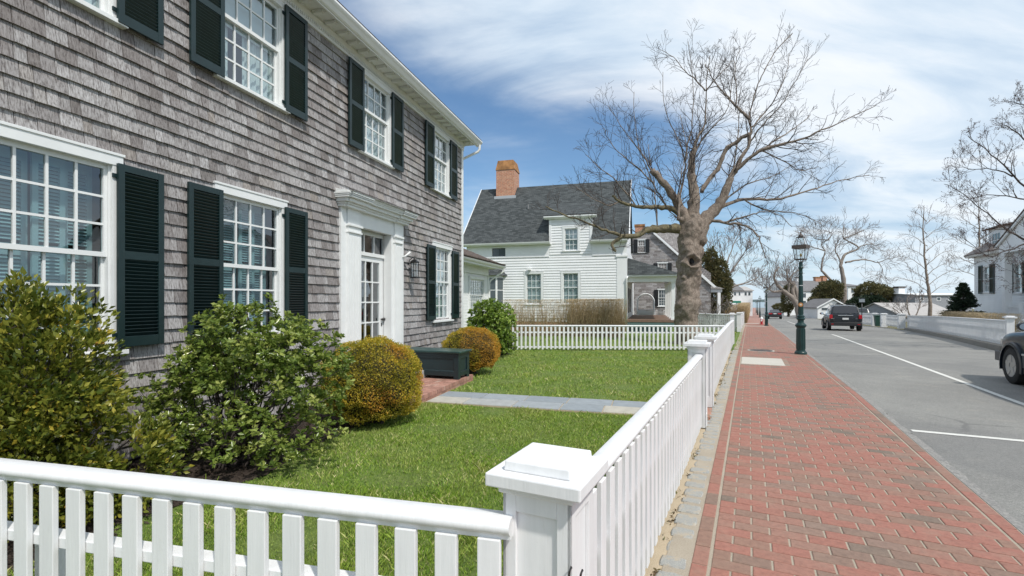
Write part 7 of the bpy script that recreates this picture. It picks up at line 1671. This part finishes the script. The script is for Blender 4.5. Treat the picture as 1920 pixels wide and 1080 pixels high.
mb = MB(); mb.hexa([NFc.w(pk[0], .25, pk[1] + .0), NFc.w(5.4, .25, 2.75), NFc.w(5.4, -.3, 2.75), NFc.w(pk[0], -.3, pk[1] + .0), NFc.w(pk[0], .25, pk[1] + .22), NFc.w(5.6, .25, 2.82), NFc.w(5.6, -.3, 2.82), NFc.w(pk[0], -.3, pk[1] + .22)]); mb.build('rake_board', M['farwhite'], nb_)
mb = MB(); mb.hexa([NFc.w(pk[0], -.3, pk[1] + .1), NFc.w(4.6, -.3, 3.5), NFc.w(4.6, -4, 7.8), NFc.w(-1, -4, 7.8), NFc.w(pk[0], -.3, pk[1] + .22), NFc.w(4.6, -.3, 3.6), NFc.w(4.6, -4, 7.95), NFc.w(-1, -4, 7.95)]); mb.prism_b(NFc, [(-.4, 4.6), (-7.6, 4.6), (-4, 7.8)], 0.6, 4.4); mb.build('roof', M['roofgrey'] if 'roofgrey' in M else M.setdefault('roofgrey', brickmat('grey_wood_shingle', (.17, .16, .155), (.30, .285, .275), (.08, .075, .07), 1, .22, .14, .01, .9)), nb_)
mb = MB(); mb.box(NFc, -1.1, -.25, -4.6, -3.9, 7.0, 8.75); c = mb.build('chimney', M['chimney'], nb_); mb = MB(); mb.box(NFc, -1.16, -.19, -4.66, -3.84, 8.75, 8.95); mb.build('chimney_cap', M['lichen'], c)
# small far porch
fp = thing('far_porch', ground_at(1335, 43), 'small white open porch with grey roof to the right of the old tree', 'porch'); A = px(1300, 545, 43); FPf = LF2((A.x, A.y, 0), (math.cos(.0), 0), (0, -1))
wd = 53 / FPX * 43; mb = MB(); mb.hexa([FPf.w(a, b, z) for a, b, z in ((-1, .3, 2.78), (wd + .15, .3, 2.72), (wd + .15, -3.3, 2.72), (-1, -3.3, 2.78), (-1, -.5, 3.25), (wd - 1.2, -.5, 3.2), (wd - 1.2, -2.5, 3.2), (-1, -2.5, 3.25))]); mb.build('roof', M['roofgrey'], fp)
mb = MB(); mb.box(FPf, -1, wd, -.1, .1, 2.42, 2.72); mb.box(FPf, wd - .2, wd, -3.1, -.1, 2.42, 2.72); mb.build('beam', M['farwhite'], fp)
for a, b in ((wd - .25, .08), (wd - .62, -1.2), (wd - .9, -2.2), (wd - 1.15, -3.0), (-.6, .08)): mb = MB(); mb.box(FPf, a - .13, a + .13, b - .2, b, -.3, 2.42); mb.build('column', M['farwhite'], fp)
mb = MB(); mb.box(FPf, -1, wd, -3.2, .1, -.5, .05); mb.box(FPf, -.9, wd - 1.2, -.02, .02, .35, .5); mb.build('floor', M['farwhite'], fp)
# left side fences in the distance
q = S.w(31.5, -.62); A = px(1290, 600, 31.0); ang = math.atan2(q[0] - A.x, q[1] - A.y); Ff = Frame(A.x, A.y, ang); Lf = math.hypot(q[0] - A.x, q[1] - A.y)
picket_fence('picket_fence', Ff, Lf, 'second white picket fence crossing behind the old tree trunk', group='white picket fences around the gardens', top=1.0, pitch=.13, pw=.06, low=.75, bot=.3, zfun=lambda a: zs_(31))
A2 = px(1290, 600, 38.0); q2 = S.w(38.5, -.6); ang = math.atan2(q2[0] - A2.x, q2[1] - A2.y); Ff = Frame(A2.x, A2.y, ang); picket_fence('picket_fence', Ff, math.hypot(q2[0] - A2.x, q2[1] - A2.y), 'third white picket fence, farthest of those crossing behind the old tree', group='white picket fences around the gardens', top=1.0, pitch=.14, pw=.07, low=.75, bot=.3, zfun=lambda a: zs_(38))
for s_a, s_b, lb in ((31.6, 38.2, 'white street fence between the two far posts left of the sidewalk'), (39, 52, 'white street fence panel nearest the green street sign'), (55, 60.5, 'farthest white street fence panel beside the brown hedge')):
    F7 = S.sub(s_a, -.50); picket_fence('picket_fence', F7, s_b - s_a, lb, group='white picket fences around the gardens', top=1.02, low=.7, bot=.25, pitch=.14, pw=.08, zfun=lambda a, s_a=s_a: zs_(s_a + a))
for s_, lb in ((31.4, 'white capped post where the second cross fence meets the sidewalk'), (38.5, 'white capped post by the far stone slab of the sidewalk'), (52.3, 'white capped post left of the hydrant')): P = S.w(s_, -.55); cap_post('fence_post', Frame(P[0], P[1], TS, 0), lb, z=zs_(s_), h=1.15, w=.22, cap=.3, panel=False, simple=True, group='white fence posts')
# green street sign
P = ground_at(1381.5, 50); sg_ = thing('street_sign', P, 'small green street name sign on a dark post by the brown hedge', 'street sign')
mb = MB(); mb.tube([P, P + Vector((0, 0, 2.05))], .05, 8); mb.build('post', M['lampgreen'], sg_, smooth=True)
mb = MB(); mb.box(W0, P.x - .15, P.x - .15, 0, 0, 0, 0) if False else mb.hexa([(P.x - .50, P.y - .015, P.z + 2.05), (P.x + .42, P.y - .015, P.z + 2.05), (P.x + .42, P.y + .015, P.z + 2.05), (P.x - .50, P.y + .015, P.z + 2.05), (P.x - .50, P.y - .015, P.z + 2.26), (P.x + .42, P.y - .015, P.z + 2.26), (P.x + .42, P.y + .015, P.z + 2.26), (P.x - .50, P.y + .015, P.z + 2.26)]); mb.build('sign_board', paint('sign_green', (.01, .20, .13), .4, .05, 0), sg_)
SUN_AZ, SUN_EL, SUN_E, SUN_ANG, EXPO, SKY_K = 146, 53, 3.1, 2.0, 0.18, 1.25 * .085 * 1.08
CLOUDS = [(1000, 20, .40, .20), (1000, 130, .16, .07), (760, 20, .12, .08), (1350, 360, .22, -.12), (1160, 330, .16, -.10), (1600, 330, .3, -.06), (1450, 150, .2, -.05), (800, 200, .38, -.37), (1030, 290, .28, -.27), (1230, 300, .2, -.10), (1500, 340, .2, -.04), (650, 60, .2, -.12), (900, 60, .2, .10), (1250, 90, .5, .16), (1700, 150, .6, .16), (920, 360, .12, .12)]
# ================================================================ camera, light, sky
cam = bpy.data.cameras.new('camera'); co = bpy.data.objects.new('camera', cam); C.objects.link(co); co.location = (0, 0, EYE); co.rotation_euler = (PI / 2, 0, 0)
cam.sensor_width = 36; cam.lens = FPX / 1920 * 36; cam.shift_y = 25 / 1920; cam.clip_start = .05; cam.clip_end = 20000; bpy.context.scene.camera = co
SAZ, SEL = math.radians(SUN_AZ), math.radians(SUN_EL)     # azimuth from +Y clockwise
sd = Vector((math.sin(SAZ) * math.cos(SEL), math.cos(SAZ) * math.cos(SEL), math.sin(SEL)))
sl = bpy.data.lights.new('sun', 'SUN'); sl.energy = SUN_E; sl.angle = math.radians(SUN_ANG); sl.color = (1, .955, .89); so = bpy.data.objects.new('sun', sl); C.objects.link(so); so.rotation_euler = (-sd).to_track_quat('-Z', 'Y').to_euler(); so.location = (20, -10, 30)
w = bpy.data.worlds.new('World'); bpy.context.scene.world = w; w.use_nodes = True; nt = w.node_tree; bg = nt.nodes['Background']
class WT(NT):
    def __init__(s): s.t = nt; s.N = nt.nodes; s.L = nt.links
W_ = WT(); sky = W_.n('ShaderNodeTexSky', sky_type='NISHITA'); sky.sun_disc = False; sky.sun_elevation = SEL; sky.sun_rotation = SAZ; sky.air_density = 1.0; sky.dust_density = .8; sky.ozone_density = 1.4
tc = W_.n('ShaderNodeTexCoord'); dr = tc.outputs['Generated']
sp = W_.n('ShaderNodeSeparateXYZ'); W_.l(dr, sp.inputs[0]); X, Y, Z = sp.outputs
zc = W_.math('ADD', W_.math('MAXIMUM', Z, 0.0), .24)
u = W_.math('DIVIDE', X, zc); v = W_.math('DIVIDE', Y, zc); cb = W_.n('ShaderNodeCombineXYZ'); W_.l(u, cb.inputs[0]); W_.l(v, cb.inputs[1])
def wn(scale, det, rough, sc, rot=0, dist=.0, off=(0, 0, 0)):
    mp = W_.n('ShaderNodeMapping'); mp.inputs['Scale'].default_value = sc; mp.inputs['Rotation'].default_value = (0, 0, rot); mp.inputs['Location'].default_value = off; W_.l(cb.outputs[0], mp.inputs[0])
    x = W_.n('ShaderNodeTexNoise', i_Scale=scale, i_Detail=det, i_Roughness=rough, i_Distortion=dist); W_.l(mp.outputs[0], x.inputs['Vector']); return x.outputs['Fac']
def blob(px_, py_, size):       # a patch of clear or cloudy sky round a direction of the world
    d = Vector(((px_ - 960) / FPX, 1, (HZ - py_) / FPX)).normalized(); vm = W_.n('ShaderNodeVectorMath', operation='DISTANCE'); W_.l(dr, vm.inputs[0]); vm.inputs[1].default_value = d
    q = W_.math('DIVIDE', vm.outputs['Value'], size); return W_.math('POWER', 2.718, W_.math('MULTIPLY', W_.math('MULTIPLY', q, q), -1.0))
n1 = wn(.9, 9, .55, (1.0, 1.0, 1), .5, .5, (3.1, 1.2, 0)); n2 = wn(2.1, 9, .58, (.62, 1.25, 1), -.75, .7, (0, 5, 0)); n3 = wn(6, 8, .6, (.5, 1.2, 1), -.6, .6)
f = W_.math('ADD', W_.math('MULTIPLY', n1, .54), W_.math('ADD', W_.math('MULTIPLY', n2, .38), W_.math('MULTIPLY', n3, .08)))
f = W_.math('ADD', f, .11)
for a, b, s_, k in CLOUDS: f = W_.math('ADD', f, W_.math('MULTIPLY', blob(a, b, s_), k))
mr = W_.n('ShaderNodeMapRange', interpolation_type='SMOOTHSTEP'); W_.l(f, mr.inputs[0]); mr.inputs[1].default_value = .36; mr.inputs[2].default_value = .74
mr.inputs[3].default_value = .03
skc = W_.mix(1, sky.outputs[0], (SKY_K * .72, SKY_K * .93, SKY_K * 1.06), 'MULTIPLY')
hzn = W_.math('POWER', W_.math('SUBTRACT', 1.0, W_.math('MAXIMUM', Z, 0.0), clamp=True), 9.0)
cl = W_.ramp(n2, [(.3, (.50, .63, .78)), (.47, (.68, .78, .88)), (.60, (.84, .89, .94)), (.75, (.93, .95, .97))])
skc = W_.mix(W_.math('MULTIPLY', hzn, .55), skc, (.42, .62, .76))
cl = W_.mix(W_.math('MULTIPLY', hzn, .6), cl, (.58, .72, .82))
c = W_.mix(W_.math('MULTIPLY', mr.outputs[0], .93), skc, cl)
c10 = W_.mix(1, c, (10.0, 10.0, 10.0), 'MULTIPLY'); W_.l(c10, bg.inputs['Color']); bg.inputs['Strength'].default_value = .1
vs = bpy.context.scene.view_settings; vs.view_transform = 'Standard'; vs.look = 'None'; vs.gamma = 1; vs.exposure = EXPO; vs.use_curve_mapping = False
cy = bpy.context.scene.cycles; cy.max_bounces = 8; cy.transparent_max_bounces = 24; cy.diffuse_bounces = 3; cy.glossy_bounces = 3; cy.caustics_reflective = False; cy.caustics_refractive = False; cy.use_denoising = True; cy.sample_clamp_indirect = 6
